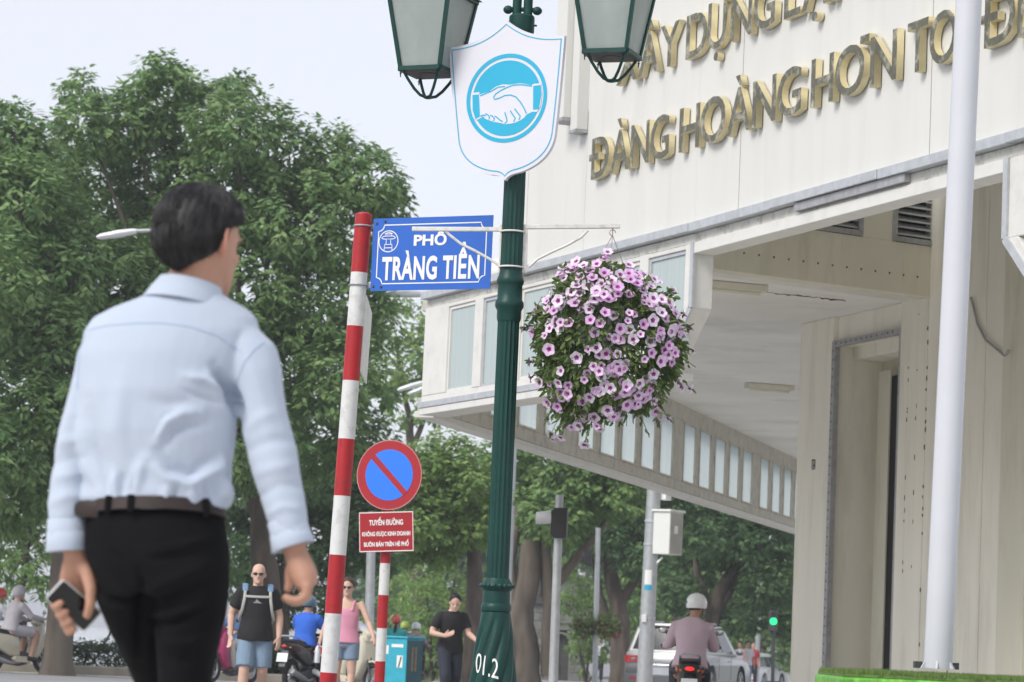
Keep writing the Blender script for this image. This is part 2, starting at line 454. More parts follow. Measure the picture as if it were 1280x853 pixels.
# upper wall: backing and five panels with open joints
mb = MB()
fbox(mb, 3.0, L1, -.30, -.05, 4.66, 5.97); fbox(mb, 4.36, L1, -.30, -.0501, 5.9701, 9.5)
fbox(mb, L1, WT, -.30, -.05, 4.66, 9.5)
BP('wall_core', mb, M['void'], smooth=False)
for a, b, z0, z1 in ((2.95, 4.345, 4.612, 5.99), (4.35, L1 - .002, 4.612, 9.5), (L1, 7.60, 4.612, 9.5), (7.613, 10.885, 4.612, 9.5), (10.897, 14.2, 4.612, 9.5), (14.212, WT, 4.612, 9.5)):
    mb = MB(); fbox(mb, a, b, -.045, 0, z0, z1); BP('wall_panel', mb, M['wall_white'], smooth=False)
mb = MB(); fbox(mb, 2.90, 2.95, -.3, .012, 4.612, 6.0); BP('corner_trim', mb, M['frame_white'], smooth=False, bevel=.004)
# stepped window surround at the upper left
for a, b, n1, z0 in ((4.20, 4.35, .125, 5.80), (3.95, 4.195, .20, 5.93)):
    mb = MB(); fbox(mb, a, b, .002, n1, z0, 9.5); BP('window_surround', mb, M['wall_white'], smooth=False, bevel=.006)
    mb = MB(); fbox(mb, a, b, .004, n1 + .01, z0 - .03, z0 - .001); BP('surround_sill', mb, M['zinc_dark'], smooth=False)
# zinc drip strip in lengths, the dirty beam below, the loose flashing
edges = [.24, 2.9, L1, 8.35, 10.2, 12.1, 14.5, WT]
for i in range(len(edges) - 1):
    mb = MB(); k = .004 * (i % 2)
    fbox(mb, edges[i] + .008, edges[i + 1], -.05, .07 + k, 4.528 + k, 4.608)
    BP('drip_strip', mb, M['zinc'], smooth=False, bevel=.004)
for a, b in ((.25, L1), (L1, 12.0), (12.0, WT)):
    mb = MB(); fbox(mb, a, b, -.22, -.012, 4.44, 4.525); BP('lintel', mb, M['beam_dirty'], smooth=False, bevel=.004)
mb = MB(); fbox(mb, L1 + .01, 12.0, -.2, .012, 4.34, 4.438); BP('opening_beam', mb, M['frame_white'], smooth=False, bevel=.006)
mb = MB(); fbox(mb, 8.75, 10.6, -.01, .045, 4.46, 4.525); BP('loose_flashing', mb, M['zinc_dark'], smooth=False)
mb = MB(); fbox(mb, .2, 2.95, -.9, .03, 4.612, 4.66); BP('ledge_roof', mb, M['frame_white'], smooth=False, bevel=.01)

# overhanging bay of windows (left of the opening)
def bay(t0, t1, wins, flip, z0=3.35, z1=4.44, th=.2, cut=.56):
    fr = MB()
    fbox(fr, t0 + (cut if flip else .01), t1 - (0.01 if flip else cut), -th, 0, z0, 3.475)          # bottom rail
    xs = [t0] + [x for w_ in wins for x in w_] + [t1]
    for i in range(0, len(xs), 2):
        if xs[i + 1] - xs[i] > .02:
            lo = z0 if not ((i == 0 and flip) or (i == len(xs) - 2 and not flip)) else 3.86
            fbox(fr, xs[i] + .001, xs[i + 1] - .001, -th, .0, max(lo, 3.477), z1 - .002)
    fbox(fr, t0 + .002, t1 - .002, -th, -.002, 4.395, z1 - .004)
    BP('bay_frame', fr, M['frame_white'], smooth=False, bevel=.008)
    # slanted end piece
    s = MB(); ta, tb = (t0 + cut, t0) if flip else (t1 - cut, t1)
    w_ = .16 if flip else -.16
    q = [(ta, z0), (tb, 3.86), (tb + w_, 3.86), (ta + w_ * .2, 3.478)]
    vs = [fp(t, -th, z) for t, z in q] + [fp(t, .003, z) for t, z in q]
    s.hexa(vs); BP('bay_end', s, M['frame_white'], smooth=False, bevel=.006)
    s = MB(); g = .022 * (1 if flip else -1)
    for (pa, za), (pb, zb) in (((ta, z0 - .0), (tb, 3.86)), ((tb, 3.86), (tb, z1))):
        s.bar(fp(min(pa, t1 - .001), .012, za), fp(min(pb, t1 - .001), .012, zb), .06, .02, up=outn(D1))
    BP('edge_strip', s, M['zinc'], smooth=False)
    for k, (a, b) in enumerate(wins):
        last = (k == len(wins) - 1) and not flip or (k == 0 and flip)
        wn = MB()
        for (pa, pb, za, zb) in ((a, a + .035, 3.478, 4.393), (b - .035, b, 3.478, 4.393), (a + .036, b - .036, 3.478, 3.51), (a + .036, b - .036, 4.36, 4.393)):
            fbox(wn, pa + .001, pb - .001, -.07, -.018, za, zb)
        wo = BP('window', wn, M['zinc'] if k % 2 else M['frame_white'], smooth=False, bevel=.003)
        g = MB(); fbox(g, a + .03, b - .03, -.045, -.034, 3.50, 4.37)
        part('pane', g, M['curtain_glass'], wo, world=True, smooth=False)
    st = MB(); fbox(st, t0 - (0 if flip else .03) + (cut if flip else 0), t1 - (0 if flip else cut), .004, .03, 3.345, 3.41); BP('zinc_band', st, M['zinc'], smooth=False, bevel=.004)
    ld = MB(); fbox(ld, t0 + (cut if flip else 0), t1 - (0 if flip else cut), -.32, .02, 3.27, 3.343); BP('bay_ledge', ld, M['frame_white'], smooth=False, bevel=.006)
bay(0.24, L1, [(.92, 1.66), (1.88, 2.68), (2.88, 3.70), (3.9, 4.68), (4.86, 5.62), (5.8, 6.56)], False)
bay(12.03, WT, [(12.32, 13.1), (13.5, 14.3), (14.7, 15.5), (15.9, 16.7)], True)
# corner post
mb = MB(); mb.box(FA - outn(D1) * .13 + D1 * .22 + UP * 3.905, (.2, .12, 1.06), rz=-.39); BP('corner_post', mb, M['frame_white'], smooth=False, bevel=.01)

# far band: the overhang's other side, seen from below and inside
FF = V(-.93, 31.6, 0) + V(.0967, -.0253, 0) * 1.2; DF = V(.2527, .9675, 0).normalized(); NF = V(DF.y, -DF.x, 0)      # NF: inwards
LF = 30.
def bbox(mb, s0, s1, n0, n1, z0, z1):
    P = lambda s, n, z: FF + DF * s + NF * n + UP * z
    return mb.hexa([P(s0, n0, z0), P(s1, n0, z0), P(s1, n1, z0), P(s0, n1, z0), P(s0, n0, z1), P(s1, n0, z1), P(s1, n1, z1), P(s0, n1, z1)])
mb = MB(); bbox(mb, 0, LF, -.2, 0, 3.352, 3.50); BP('band_rail', mb, M['frame_old'], smooth=False, bevel=.006)
mb = MB(); bbox(mb, 0, LF, -.23, -.01, 3.28, 3.350); BP('band_lip', mb, M['frame_white'], smooth=False, bevel=.006)
mb = MB(); bbox(mb, 0, LF, -.2, -.002, 4.46, 4.75); BP('band_head', mb, M['frame_old'], smooth=False, bevel=.006)
mul = MB(); g0 = -.83
posts = []
while g0 < LF:
    for k in range(5):
        a = g0 + .45 + 1.36 * k; b = a + .97
        if a < .12: continue
        if b > LF: break
        fr = MB()
        for s0, s1, z0, z1 in ((a - .035, a, 3.50, 4.46), (b, b + .035, 3.50, 4.46), (a + .001, b - .001, 3.502, 3.53), (a + .001, b - .001, 4.43, 4.458)):
            bbox(fr, s0, s1, -.14, .012, z0, z1)
        wo = BP('band_window', fr, M['frame_old'], smooth=False)
        g = MB(); bbox(g, a - .004, b + .004, -.03, -.02, 3.515, 4.445); part('pane', g, M['pane_frost'], wo, world=True, smooth=False)
        nx = g0 + .45 + 1.36 * (k + 1) - .036 if k < 4 else g0 + 7.3 + .45 - .036
        posts.append((b + .036, min(nx, LF)))
    g0 += 7.3
for a, b in posts:
    mb = MB(); bbox(mb, a, b, -.18, -.001, 3.501, 4.459); BP('mullion', mb, M['frame_old'], smooth=False, bevel=.005)
# soffit and the slab above it
G0, G1 = V(1.983, 28.575, 4.7), V(4.522, 30.188, 4.7)
DG = (G1 - G0).normalized(); NG = V(-DG.y, DG.x, 0)      # NG: away from the camera
GL = G0 - DG * .82
SP = [FA + V(.12, .1, 0), GL, G1 + DG * 3, V(14, 40, 0), V(14, 62, 0), FF + DF * LF]
mb = MB(); mb.prism([(p.x, p.y) for p in SP], (0, 0, 4.70), (1, 0, 0), (0, 1, 0), (0, 0, .22)); BP('soffit', mb, M['soffit'], smooth=False)
mb = MB(); P0, P1 = GL + NG * .12, G1 + NG * .12; mb.prism([(p.x, p.y) for p in (P0, P1, P1 + NG * .38, P0 + NG * .38)], (0, 0, 4.672), (1, 0, 0), (0, 1, 0), (0, 0, .026)); BP('soffit_edge', mb, M['frame_white'], smooth=False)
# girder with louvred vents over the opening
def gbox(mb, s0, s1, n0, n1, z0, z1):
    P = lambda s, n, z: V(G0.x, G0.y, 0) + DG * s + NG * n + UP * z
    return mb.hexa([P(s0, n0, z0), P(s1, n0, z0), P(s1, n1, z0), P(s0, n1, z0), P(s0, n0, z1), P(s1, n0, z1), P(s1, n1, z1), P(s0, n1, z1)])
def gs(u, v):                                            # girder face coordinates of a photo pixel
    dd = ray(u, v); k = (V(G0.x, G0.y, EYE) - ORI).dot(NG) / dd.dot(NG); q = ORI + dd * k
    return (q - G0).dot(DG), q.z
(sa, za), (sb, zb) = gs(1076, 288), gs(1113, 296)
ZB = (za + zb) / 2
mb = MB(); gbox(mb, -.85, 4.5, -.03, .18, 4.66, ZB - .06); BP('girder', mb, M['beige'], smooth=False, bevel=.006)
mb = MB(); gbox(mb, -.85, 4.5, .1, .3, ZB - .06, 6.2); BP('girder_back', mb, M['void'], smooth=False)
for s0, s1 in ((-.85, sa - 1.15), (sa, sb), (gs(1190, 250)[0], 4.5)):
    mb = MB(); gbox(mb, s0, s1, -.028, .099, ZB - .059, 6.2); BP('girder_pier', mb, M['beige'], smooth=False)
for s0, s1 in ((sa - 1.15, sa), (sb, gs(1190, 250)[0])):
    fr = MB(); w_ = .06
    for a, b, z0, z1 in ((s0, s0 + w_, ZB - .055, 6.2), (s1 - w_, s1, ZB - .055, 6.2), (s0 + w_, s1 - w_, ZB - .055, ZB)):
        gbox(fr, a + .001, b - .001, -.05, .06, z0, z1)
    lv = BP('louvre_vent', fr, M['zinc_dark'], smooth=False, bevel=.004)
    for k in range(14):
        z = ZB + .02 + .075 * k
        sl = MB(); P = lambda s, n, zz: V(G0.x, G0.y, 0) + DG * s + NG * n + UP * zz
        a, b = s0 + w_ + .002, s1 - w_ - .002
        sl.hexa([P(a, -.03, z), P(b, -.03, z), P(b, .06, z + .055), P(a, .06, z + .055), P(a, -.03, z + .012), P(b, -.03, z + .012), P(b, .06, z + .067), P(a, .06, z + .067)])
        part('slat', sl, M['louvre'], lv, world=True, smooth=False)
riv = MB()
for k in range(24):
    P = V(G0.x, G0.y, 4.86) + DG * (-.6 + k * .19) - NG * .03
    riv.ball(P, .012, 6, 4)
BP('rivets', riv, M['rust'])['kind'] = 'stuff'
# ceiling of the void behind the fascia
mb = MB(); SPV = [fp(L1 - 1.5, -.3), fp(WT, -.3), V(9.0, 31.5, 0), GL]
mb.prism([(p.x, p.y) for p in SPV], (0, 0, 6.2), (1, 0, 0), (0, 1, 0), (0, 0, .2)); BP('void_ceiling', mb, M['beige'], smooth=False)

rk = random.Random(6); ck = MB(); pts = []
for i in range(40):
    f = i / 39.; pts.append(at_z(905 + 150 * f + rk.uniform(-2, 2), 360 + 16 * f + rk.uniform(-.7, .7), 4.667))
ck.tube(pts, [rk.uniform(.002, .011) for _ in pts], 5); BP('crack', ck, M['rust'])
# ground floor walls, set back behind the opening
WA, WD = V(3.37, 33.325, 0), V(.298, -.955, 0).normalized(); WN = V(WD.y, -WD.x, 0)       # WN: out, towards the street
def ws(u, v, off=0):
    dd = ray(u, v); k = (WA + WN * off + UP * EYE - ORI).dot(WN) / dd.dot(WN); q = ORI + dd * k
    return (q - WA).dot(WD), q.z
def wbox(mb, s0, s1, n0, n1, z0, z1):
    P = lambda s, n, z: WA + WD * s + WN * n + UP * z
    return mb.hexa([P(s0, n0, z0), P(s1, n0, z0), P(s1, n1, z0), P(s0, n1, z0), P(s0, n0, z1), P(s1, n0, z1), P(s1, n1, z1), P(s0, n1, z1)])
s_l = ws(1001, 430)[0]; s_c = ws(1041, 430)[0]; s_r = ws(1128, 420)[0]; s_e = ws(1256, 600)[0]
zt = (ws(1042, 432)[1] + ws(1128, 420)[1]) / 2
mb = MB(); wbox(mb, s_l, s_c, -.75, 0, -.12, 4.698); BP('column', mb, M['beige_light'], smooth=False, bevel=.008)
mb = MB(); wbox(mb, s_c + .001, s_r, -.25, -.06, zt + .02, 4.698); BP('door_header', mb, M['beige_light'], smooth=False, bevel=.006)
mb = MB(); wbox(mb, s_c + .001, s_r + .4, -1.2, -.62, -.12, 4.698); BP('recess_wall', mb, M['beige'], smooth=False)
mb = MB(); wbox(mb, s_c + .001, s_r, -.62, -.25, zt - .12, 4.697); BP('recess_beam', mb, M['beige_light'], smooth=False, bevel=.006)
mb = MB(); wbox(mb, ws(1094, 600, -.5)[0], ws(1109, 600, -.5)[0], -.619, -.50, -.12, zt - .25); BP('recess_jamb', mb, M['beige'], smooth=False, bevel=.006)
mb = MB(); wbox(mb, ws(1110, 600, -.52)[0], ws(1122, 600, -.52)[0], -.615, -.52, -.12, ws(1116, 470, -.52)[1]); BP('door_gap', mb, M['void'], smooth=False)
fr = MB()
wbox(fr, s_c + .002, s_c + .09, -.055, .012, -.12, zt + .07); wbox(fr, s_c + .091, s_r - .061, -.055, .012, zt, zt + .07); wbox(fr, s_r - .06, s_r - .002, -.055, .012, -.12, zt + .07)
BP('door_frame', fr, M['zinc_dark'], smooth=False, bevel=.004)
rv = MB()
for k in range(44):
    z = .1 + k * .1
    if z < zt: rv.ball(WA + WD * (s_c + .045) + WN * .012 + UP * z, .01, 6, 4)
for k in range(12):
    rv.ball(WA + WD * (s_c + .12 + k * (s_r - s_c - .2) / 12) + WN * .012 + UP * (zt + .035), .01, 6, 4)
BP('rivets', rv, M['rust'])['kind'] = 'stuff'
# plank wall right of the door
n_pl = 11; wpl = (s_e - s_r) / n_pl
mb = MB(); wbox(mb, s_r + .01, s_e - .01, -.3, -.012, -.12, 6.19); BP('plank_backing', mb, M['rust'], smooth=False)
for k in range(n_pl):
    mb = MB(); wbox(mb, s_r + k * wpl + .003, s_r + (k + 1) * wpl - .003, -.011, .02 + .003 * (k % 3), -.12, 6.18)
    BP('wall_plank', mb, M['beige_light'], smooth=False, bevel=.003)
random.seed(3); sp = MB()
for k in range(70):
    i = random.choice((1, 2, 3, 3, 6, 7)); z = random.uniform(2.2, 5.6) if k % 3 else random.uniform(.6, 4)
    sp.ball(WA + WD * (s_r + i * wpl + random.uniform(-.01, .01)) + WN * .022 + UP * z, (.008, .008, random.uniform(.012, .035)), 6, 4)
BP('rust_spots', sp, M['rust'])['kind'] = 'stuff'
# pilaster past the planks
mb = MB(); wbox(mb, s_e + .001, s_e + .55, -.6, .06, -.12, 6.18); BP('pilaster', mb, M['beige'], smooth=False, bevel=.01)
mb = MB(); wbox(mb, s_e + .552, s_e + 6, -.6, .02, -.12, 6.18); BP('side_wall', mb, M['beige_light'], smooth=False)
# small stencil mark on the column, old pipe, lamp fittings on the soffit
mk = MB(); s0, z0 = ws(1017, 580)
for a, b, c_, d_ in ((-.05, -.03, -.05, .05), (-.025, .02, .03, .05), (-.01, .01, -.05, .02), (.03, .05, -.05, .05), (-.05, .05, -.065, -.055), (.012, .028, -.03, -.01)):
    wbox(mk, s0 + a, s0 + b, .0005, .003, z0 + c_, z0 + d_)
BP('stencil_mark', mk, M['black_plastic'], smooth=False)
pp = MB(); q = [WA + WD * s + WN * .05 + UP * z for s, z in (ws(1214, 372, .05), ws(1222, 405, .05), ws(1232, 425, .05), ws(1256, 445, .05))]
pp.tube(q, .014, 8); pp.tube([q[-1], q[-1] + WD * .25 + WN * .09 + UP * .03], .012, 8)
BP('old_pipe', pp, M['zinc_dark'])
for (u, v, L) in ((913, 358, .9), (962, 484, .8)):
    p = at_z(u, v, 4.66); mb = MB()
    mb.box(p, (L * .9, .16, .07), rz=.35)
    lo = BP('ceiling_lamp', mb, M['beige'], smooth=False, bevel=.008)
    tb = MB(); tb.tube([p + V(-L * .36, -.13, -.05), p + V(L * .36, .13, -.05)], .022, 8); part('lamp_tube', tb, M['lamp_tube'], lo, world=True)

# gold letters fixed to the wall, one by one
def wall_word(word, t0, t1, zb, cap=.42, depth=.06):
    ms = []
    for ch in word:
        cu_me = text_mesh({'Ơ': 'O', 'Đ': 'D'}.get(ch, ch), 1., .010, .5, 'LEFT')
        if ch in 'ƠĐ':
            bm = bmesh.new(); bm.from_mesh(cu_me); mxx = max(v.co.x for v in bm.verts); x0_, x1_, y0_, y1_ = (mxx - .13, mxx + .10, .66, .77) if ch == 'Ơ' else (-.03, .34, .32, .43)
            q = [bm.verts.new((x, y, z)) for z in (-.49, .49) for x, y in ((x0_, y0_), (x1_, y0_), (x1_, y1_), (x0_, y1_))]
            for f in ((3, 2, 1, 0), (4, 5, 6, 7), (0, 1, 5, 4), (1, 2, 6, 5), (2, 3, 7, 6), (3, 0, 4, 7)): bm.faces.new([q[i] for i in f])
            bm.to_mesh(cu_me); bm.free()
        xs = [v.co.x for v in cu_me.vertices]; ms.append((cu_me, min(xs), max(xs)))
    sy = cap / .745
    gap = .04
    t1 -= .05
    tot = sum(b - a for _, a, b in ms) + gap * (len(word) - 1)
    sx = (t1 - t0) / tot; x = t0
    for ch, (me, a, b) in zip(word, ms):
        wd = (b - a) * sx
        o = fp(x + .16, 0, -.015); dd = D1 if x <= L1 else D2
        M4 = frame(o + UP * zb + outn(dd) * (depth / 2 + .012), dd, UP, outn(dd))
        me.transform(M4 @ Matrix.Diagonal((sx, sy, depth, 1)) @ Matrix.Translation((-a, 0, 0)))
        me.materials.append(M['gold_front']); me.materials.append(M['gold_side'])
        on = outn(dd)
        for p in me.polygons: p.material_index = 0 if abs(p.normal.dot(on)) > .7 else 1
        link('letter', me, bld, world=True)
        x += wd + gap * sx
for w_, a, b, z in (('ĐÀNG', 4.40, 6.18, 5.29), ('HOÀNG', 6.33, 8.76, 5.29), ('HƠN', 8.88, 10.36, 5.29), ('TO', 10.47, 11.27, 5.29), ('ĐẸP', 11.55, 12.75, 5.29),
                    ('XÂY', 4.95, 6.31, 6.12), ('DỰNG', 6.40, 8.22, 6.12), ('LẠI', 8.34, 9.30, 6.12), ('ĐẤT', 9.62, 10.9, 6.12)):
    wall_word(w_, a, b, z)

# ================================================================== street furniture in front of the building
# ------------------------------------------------------------------ green cast-iron lamp post
LY = 17.0
LX = at(639, 330, LY).x
lamp = thing('lamp_post', 'dark green fluted lamp post with two hanging glass lanterns and a twisted base', 'lamp post', (LX, LY, 0))
G = M['post_green']
mb = MB()
def flute(n, dep): return lambda a, z: 1 - dep * (.5 + .5 * math.cos(n * a)) ** .6
zc = lambda v: EYE + (804.3 - v) / (FPX / LY)             # height of a photo row on the post
mb.lathe([(.0665, .62 + .3), (.0672, zc(740)), (.0672, zc(728))], 24)
mb.lathe([(.068, zc(733)), (.0665, zc(600)), (.066, zc(400))], 96, fn=flute(16, .09))
mb.lathe([(.067, zc(392) ), (.066, zc(284)), (.065, zc(200)), (.064, zc(28))], 96, fn=flute(16, .09))
part('shaft', mb, G, lamp, ang=50)
mb = MB()
mb.lathe([(.067, zc(402)), (.072, zc(398)), (.072, zc(388)), (.084, zc(384)), (.086, zc(381)), (.084, zc(377)), (.074, zc(374)), (.073, zc(356)),
          (.078, zc(354)), (.082, zc(351)), (.078, zc(347)), (.071, zc(344)), (.067, zc(338))], 32)
part('collar', mb, G, lamp)
mb = MB()
mb.lathe([(.068, zc(732)), (.076, zc(729)), (.094, zc(727)), (.099, zc(723)), (.094, zc(719)), (.08, zc(716)), (.07, zc(712))][::-1] if False else
         [(.078, zc(766)), (.088, zc(765)), (.091, zc(761)), (.088, zc(757)), (.080, zc(755)), (.080, zc(744)), (.078, zc(740)), (.094, zc(737)), (.098, zc(734)), (.092, zc(731)), (.08, zc(728)), (.07, zc(724))], 32)
part('capital', mb, G, lamp)
mb = MB()
for k in range(18):
    a = 2 * PI * k / 18; mb.ball((.095 * math.cos(a), .095 * math.sin(a), zc(733.5)), .013, 8, 5)
part('bead_ring', mb, G, lamp)
def twist(a, z):
    k = max(0., min(1., (zc(766) - z) / .12))
    return 1 + .17 * k * (abs(math.sin(4.5 * (a - z * 2.6))) ** .8 - .55)
prof = []
for i in range(60):
    f = i / 59.; z = zc(766) + (.16 - zc(766)) * f
    prof.append((.086 + .026 * math.sin(min(1, f * 1.2) * PI / 2) ** 1 + .075 * f ** 2.2 + .012 * math.sin(f * PI), z))
mb = MB(); mb.lathe(prof, 144, fn=twist); part('twisted_base', mb, G, lamp, ang=60)
mb = MB(); mb.lathe([(.26, 0), (.26, .05), (.235, .07), (.225, .12), (.20, .15), (.19, .17), (.15, .19)], 32); part('plinth', mb, G, lamp)
# painted number on the base, wrapped round it
def wrap_text(s, xoff, zb, hh, wd):
    me = text_mesh(s, 1., .0, .0)
    bm = bmesh.new(); bm.from_mesh(me); bmesh.ops.subdivide_edges(bm, edges=bm.edges, cuts=2); bm.to_mesh(me); bm.free()
    for v in me.vertices:
        x, y = v.co.x * wd, v.co.y * hh / .73
        z = zb + y - x * .25; a = -PI / 2 + (x + xoff) / .125
        i = min(58, max(0, int((zc(766) - z) / (zc(766) - .16) * 59))); r = prof[i][0] * max(1.0, twist(a, z)) + .004
        v.co = (r * math.cos(a), r * math.sin(a), z)
    me.materials.append(M['paint_white'])
    return link('painted_number', me, lamp)
wrap_text('01.2', -.045, .66, .12, .088)
# top of the post above the shield: sleeve, two pipes, cross arm, finial
mb = MB(); mb.lathe([(.072, zc(34)), (.077, zc(31)), (.077, zc(12)), (.07, zc(10)), (.05, zc(9))], 28)
for a in (0, PI): mb.tube([(.077 * math.cos(a), .077 * math.sin(a), zc(22)), (.092 * math.cos(a), .092 * math.sin(a), zc(22))], .006, 8)
part('sleeve', mb, G, lamp)
mb = MB()
for dx in (-.032, .034): mb.tube([(dx, 0, zc(11)), (dx, 0, 5.15)], .028, 14)
mb.ball((-.085, 0, zc(3)), (.03, .03, .026), 12, 8); mb.ball((.09, 0, zc(3)), (.03, .03, .026), 12, 8)
mb.tube([(-.09, 0, zc(2)), (.09, 0, zc(2))], .014, 8)
part('upper_pipes', mb, G, lamp)
ARM = rad(-13)                                            # the cross arm is turned, the right lantern nearer
mb = MB()
ca, sa = math.cos(ARM), math.sin(ARM)
for sgn in (-1, 1):
    pts = []
    for i in range(13):
        f = i / 12.; x = sgn * .56 * f; z = 5.08 + .16 * math.sin(f * PI * .9) - .02 * f
        pts.append((x * ca, x * sa, z))
    mb.tube(pts, .02, 10)
    pts = []
    for i in range(25):
        t = i / 24. * 3.6 * PI / 2; r = .10 * (1 - i / 30.); x = sgn * (.20 + r * math.cos(t)); pts.append((x * ca, x * sa, 4.98 + r * math.sin(t) * .8))
    mb.tube(pts, .009, 8)
mb.lathe([(.06, 5.06), (.085, 5.1), (.085, 5.2), (.06, 5.24), (.03, 5.3), (.045, 5.36), (.02, 5.46), (.002, 5.6)], 20)
part('cross_arm', mb, G, lamp)
def lantern(cx, cy, zb, rz, h=.47):
    ro = Matrix.Rotation(rz, 3, 'Z'); b, t = .128, .20
    P = lambda x, y, z: tuple(ro @ V(x, y, 0) + V(cx, cy, zb + z))
    fr = MB()
    cor = [(-1, -1), (1, -1), (1, 1), (-1, 1)]
    for x, y in cor: fr.bar(P(x * b, y * b, 0), P(x * t, y * t, h), .022, .022, up=(ro @ V(1, 0, 0)))
    for i in range(4):
        (x0, y0), (x1, y1) = cor[i], cor[(i + 1) % 4]
        fr.bar(P(x0 * (b + .004), y0 * (b + .004), .006), P(x1 * (b + .004), y1 * (b + .004), .006), .03, .026)
        fr.bar(P(x0 * (t + .004), y0 * (t + .004), h - .006), P(x1 * (t + .004), y1 * (t + .004), h - .006), .024, .024)
        fr.ball(P(x0 * b, y0 * b, -.022), .007, 8, 5); fr.tube([P(x0 * b, y0 * b, -.01), P(x0 * b, y0 * b, -.045)], .004, 6)
    lo = part('lantern', fr, G, lamp, ang=30)
    for i in range(4):
        (x0, y0), (x1, y1) = cor[i], cor[(i + 1) % 4]
        g = MB(); k = .965
        q = [V(x0 * b * k, y0 * b * k, .012), V(x1 * b * k, y1 * b * k, .012), V(x1 * t * k, y1 * t * k, h - .012), V(x0 * t * k, y0 * t * k, h - .012)]
        n_ = V(x0 + x1, y0 + y1, 0).normalized() * .004
        g.hexa([P(*(p - n_)) for p in q] + [P(*(p + n_)) for p in q]); part('glass_pane', g, M['lamp_glass'], lo, smooth=False)
    u = MB(); u.hexa([P(x * b, y * b, -.008) for x, y in cor] + [P(x * b, y * b, -.002) for x, y in cor])
    u.tube([P(0, 0, -.008), P(0, 0, -.012)], .06, 16); part('bottom_plate', u, M['lamp_under'], lo, smooth=False)
    sc = MB()
    for x, y in cor:
        pts = [P(x * b * .88, y * b * .88, -.012), P(x * b * .74, y * b * .74, -.05), P(x * b * .5, y * b * .5, -.105), P(x * b * .28, y * b * .28, -.14), P(x * .010, y * .010, -.15)]
        sc.tube(pts, .0095, 8)
    sc.ball(P(0, 0, -.15), (.03, .03, .011), 10, 6); part('scroll_bracket', sc, G, lo)
    rf = MB(); e = t + .03
    rf.hexa([P(x * e, y * e, h + .004) for x, y in cor] + [P(x * .05, y * .05, h + .15) for x, y in cor])
    rf.ball(P(0, 0, h + .17), .035, 10, 8); rf.tube([P(0, 0, h + .15), P(0, 0, 5.16 - zb + .0)], .014, 8)
    part('lantern_roof', rf, G, lo, smooth=False)
    bl = MB(); bl.ball(P(0, 0, h * .55), (.05, .05, .10), 12, 8); part('bulb', bl, M['sign_white'], lo)
lz = zc(88) + .02
lantern(-.56 * ca, -.56 * sa, lz, rad(-24)); lantern(.56 * ca, .56 * sa, lz + .10, rad(-20))

# ------------------------------------------------------------------ shield sign on the post
SY = LY - .13
yaw = rad(27); ux = V(math.cos(yaw), -math.sin(yaw), 0); uy = V(0, 0, 1); un = V(-math.sin(yaw), -math.cos(yaw), 0)
tl = rad(2.2); ux, uy = ux * math.cos(tl) + uy * math.sin(tl), uy * math.cos(tl) - ux * math.sin(tl)
sc_ = at(632, 125, SY)
shield = thing('shield_sign', 'white shield sign with a cyan handshake emblem fixed high on the green post', 'sign', tuple(sc_))
KX, KY = 1 / 3.876 / (FPX / SY) / .89, 1 / 3.876 / (FPX / SY)    # photo-zoom units to metres
def bez(p0, p1, p2, p3, n=10): return [tuple((1 - t) ** 3 * a + 3 * (1 - t) ** 2 * t * b + 3 * (1 - t) * t * t * c + t ** 3 * e for a, b, c, e in zip(p0, p1, p2, p3)) for t in [i / n for i in range(n)]]
def shield_poly(k):
    # half outline, x right, y up, in zoom units about the middle
    h = bez((0, 400), (85, 322), (170, 292), (284, 292), 12)
    h += bez((284, 292), (274, 150), (258, -40), (240, -200), 8)
    h += bez((240, -200), (226, -290), (160, -345), (70, -368), 10)
    h += bez((70, -368), (35, -372), (12, -380), (0, -402), 6)
    h += [(0, -402)]
    full = h + [(-x, y) for x, y in h[::-1][1:-1]]
    return [(x * k[0], y * k[1]) for x, y in full]
SO = sc_
P2 = lambda poly: [(x * KX, y * KY) for x, y in poly]
mb = MB(); mb.prism(P2(shield_poly((1, 1))), SO, ux, uy, -un * .03); part('plate', mb, M['sign_white'], shield, world=True, smooth=False)
def band(outer, inner, off, m, name, par=shield):
    mb = MB(); o = SO + un * off; n = len(outer)
    a = [o + ux * x * KX + uy * y * KY for x, y in outer]; b = [o + ux * x * KX + uy * y * KY for x, y in inner]
    mb.add(a + b, [(i, (i + 1) % n, n + (i + 1) % n, n + i) for i in range(n)]); return part(name, mb, m, par, world=True, smooth=False)
band(shield_poly((.955, .955)), shield_poly((.937, .941)), .002, M['sign_cyan'], 'border_line')
circ = lambda r, n=64: [(5 + r * math.cos(2 * PI * i / n) * .89, 8 + r * math.sin(2 * PI * i / n)) for i in range(n)]
band(circ(222), circ(202), .002, M['sign_cyan'], 'ring')
def flat(poly, off, m, name):
    mb = MB(); mb.prism(P2(poly), SO + un * off, ux, uy, un * .0006); return part(name, mb, m, shield, world=True, smooth=False)
flat(circ(188), .002, M['sign_cyan'], 'disc')
Z = lambda pts: [(x - 320, 411 - y) for x, y in pts]
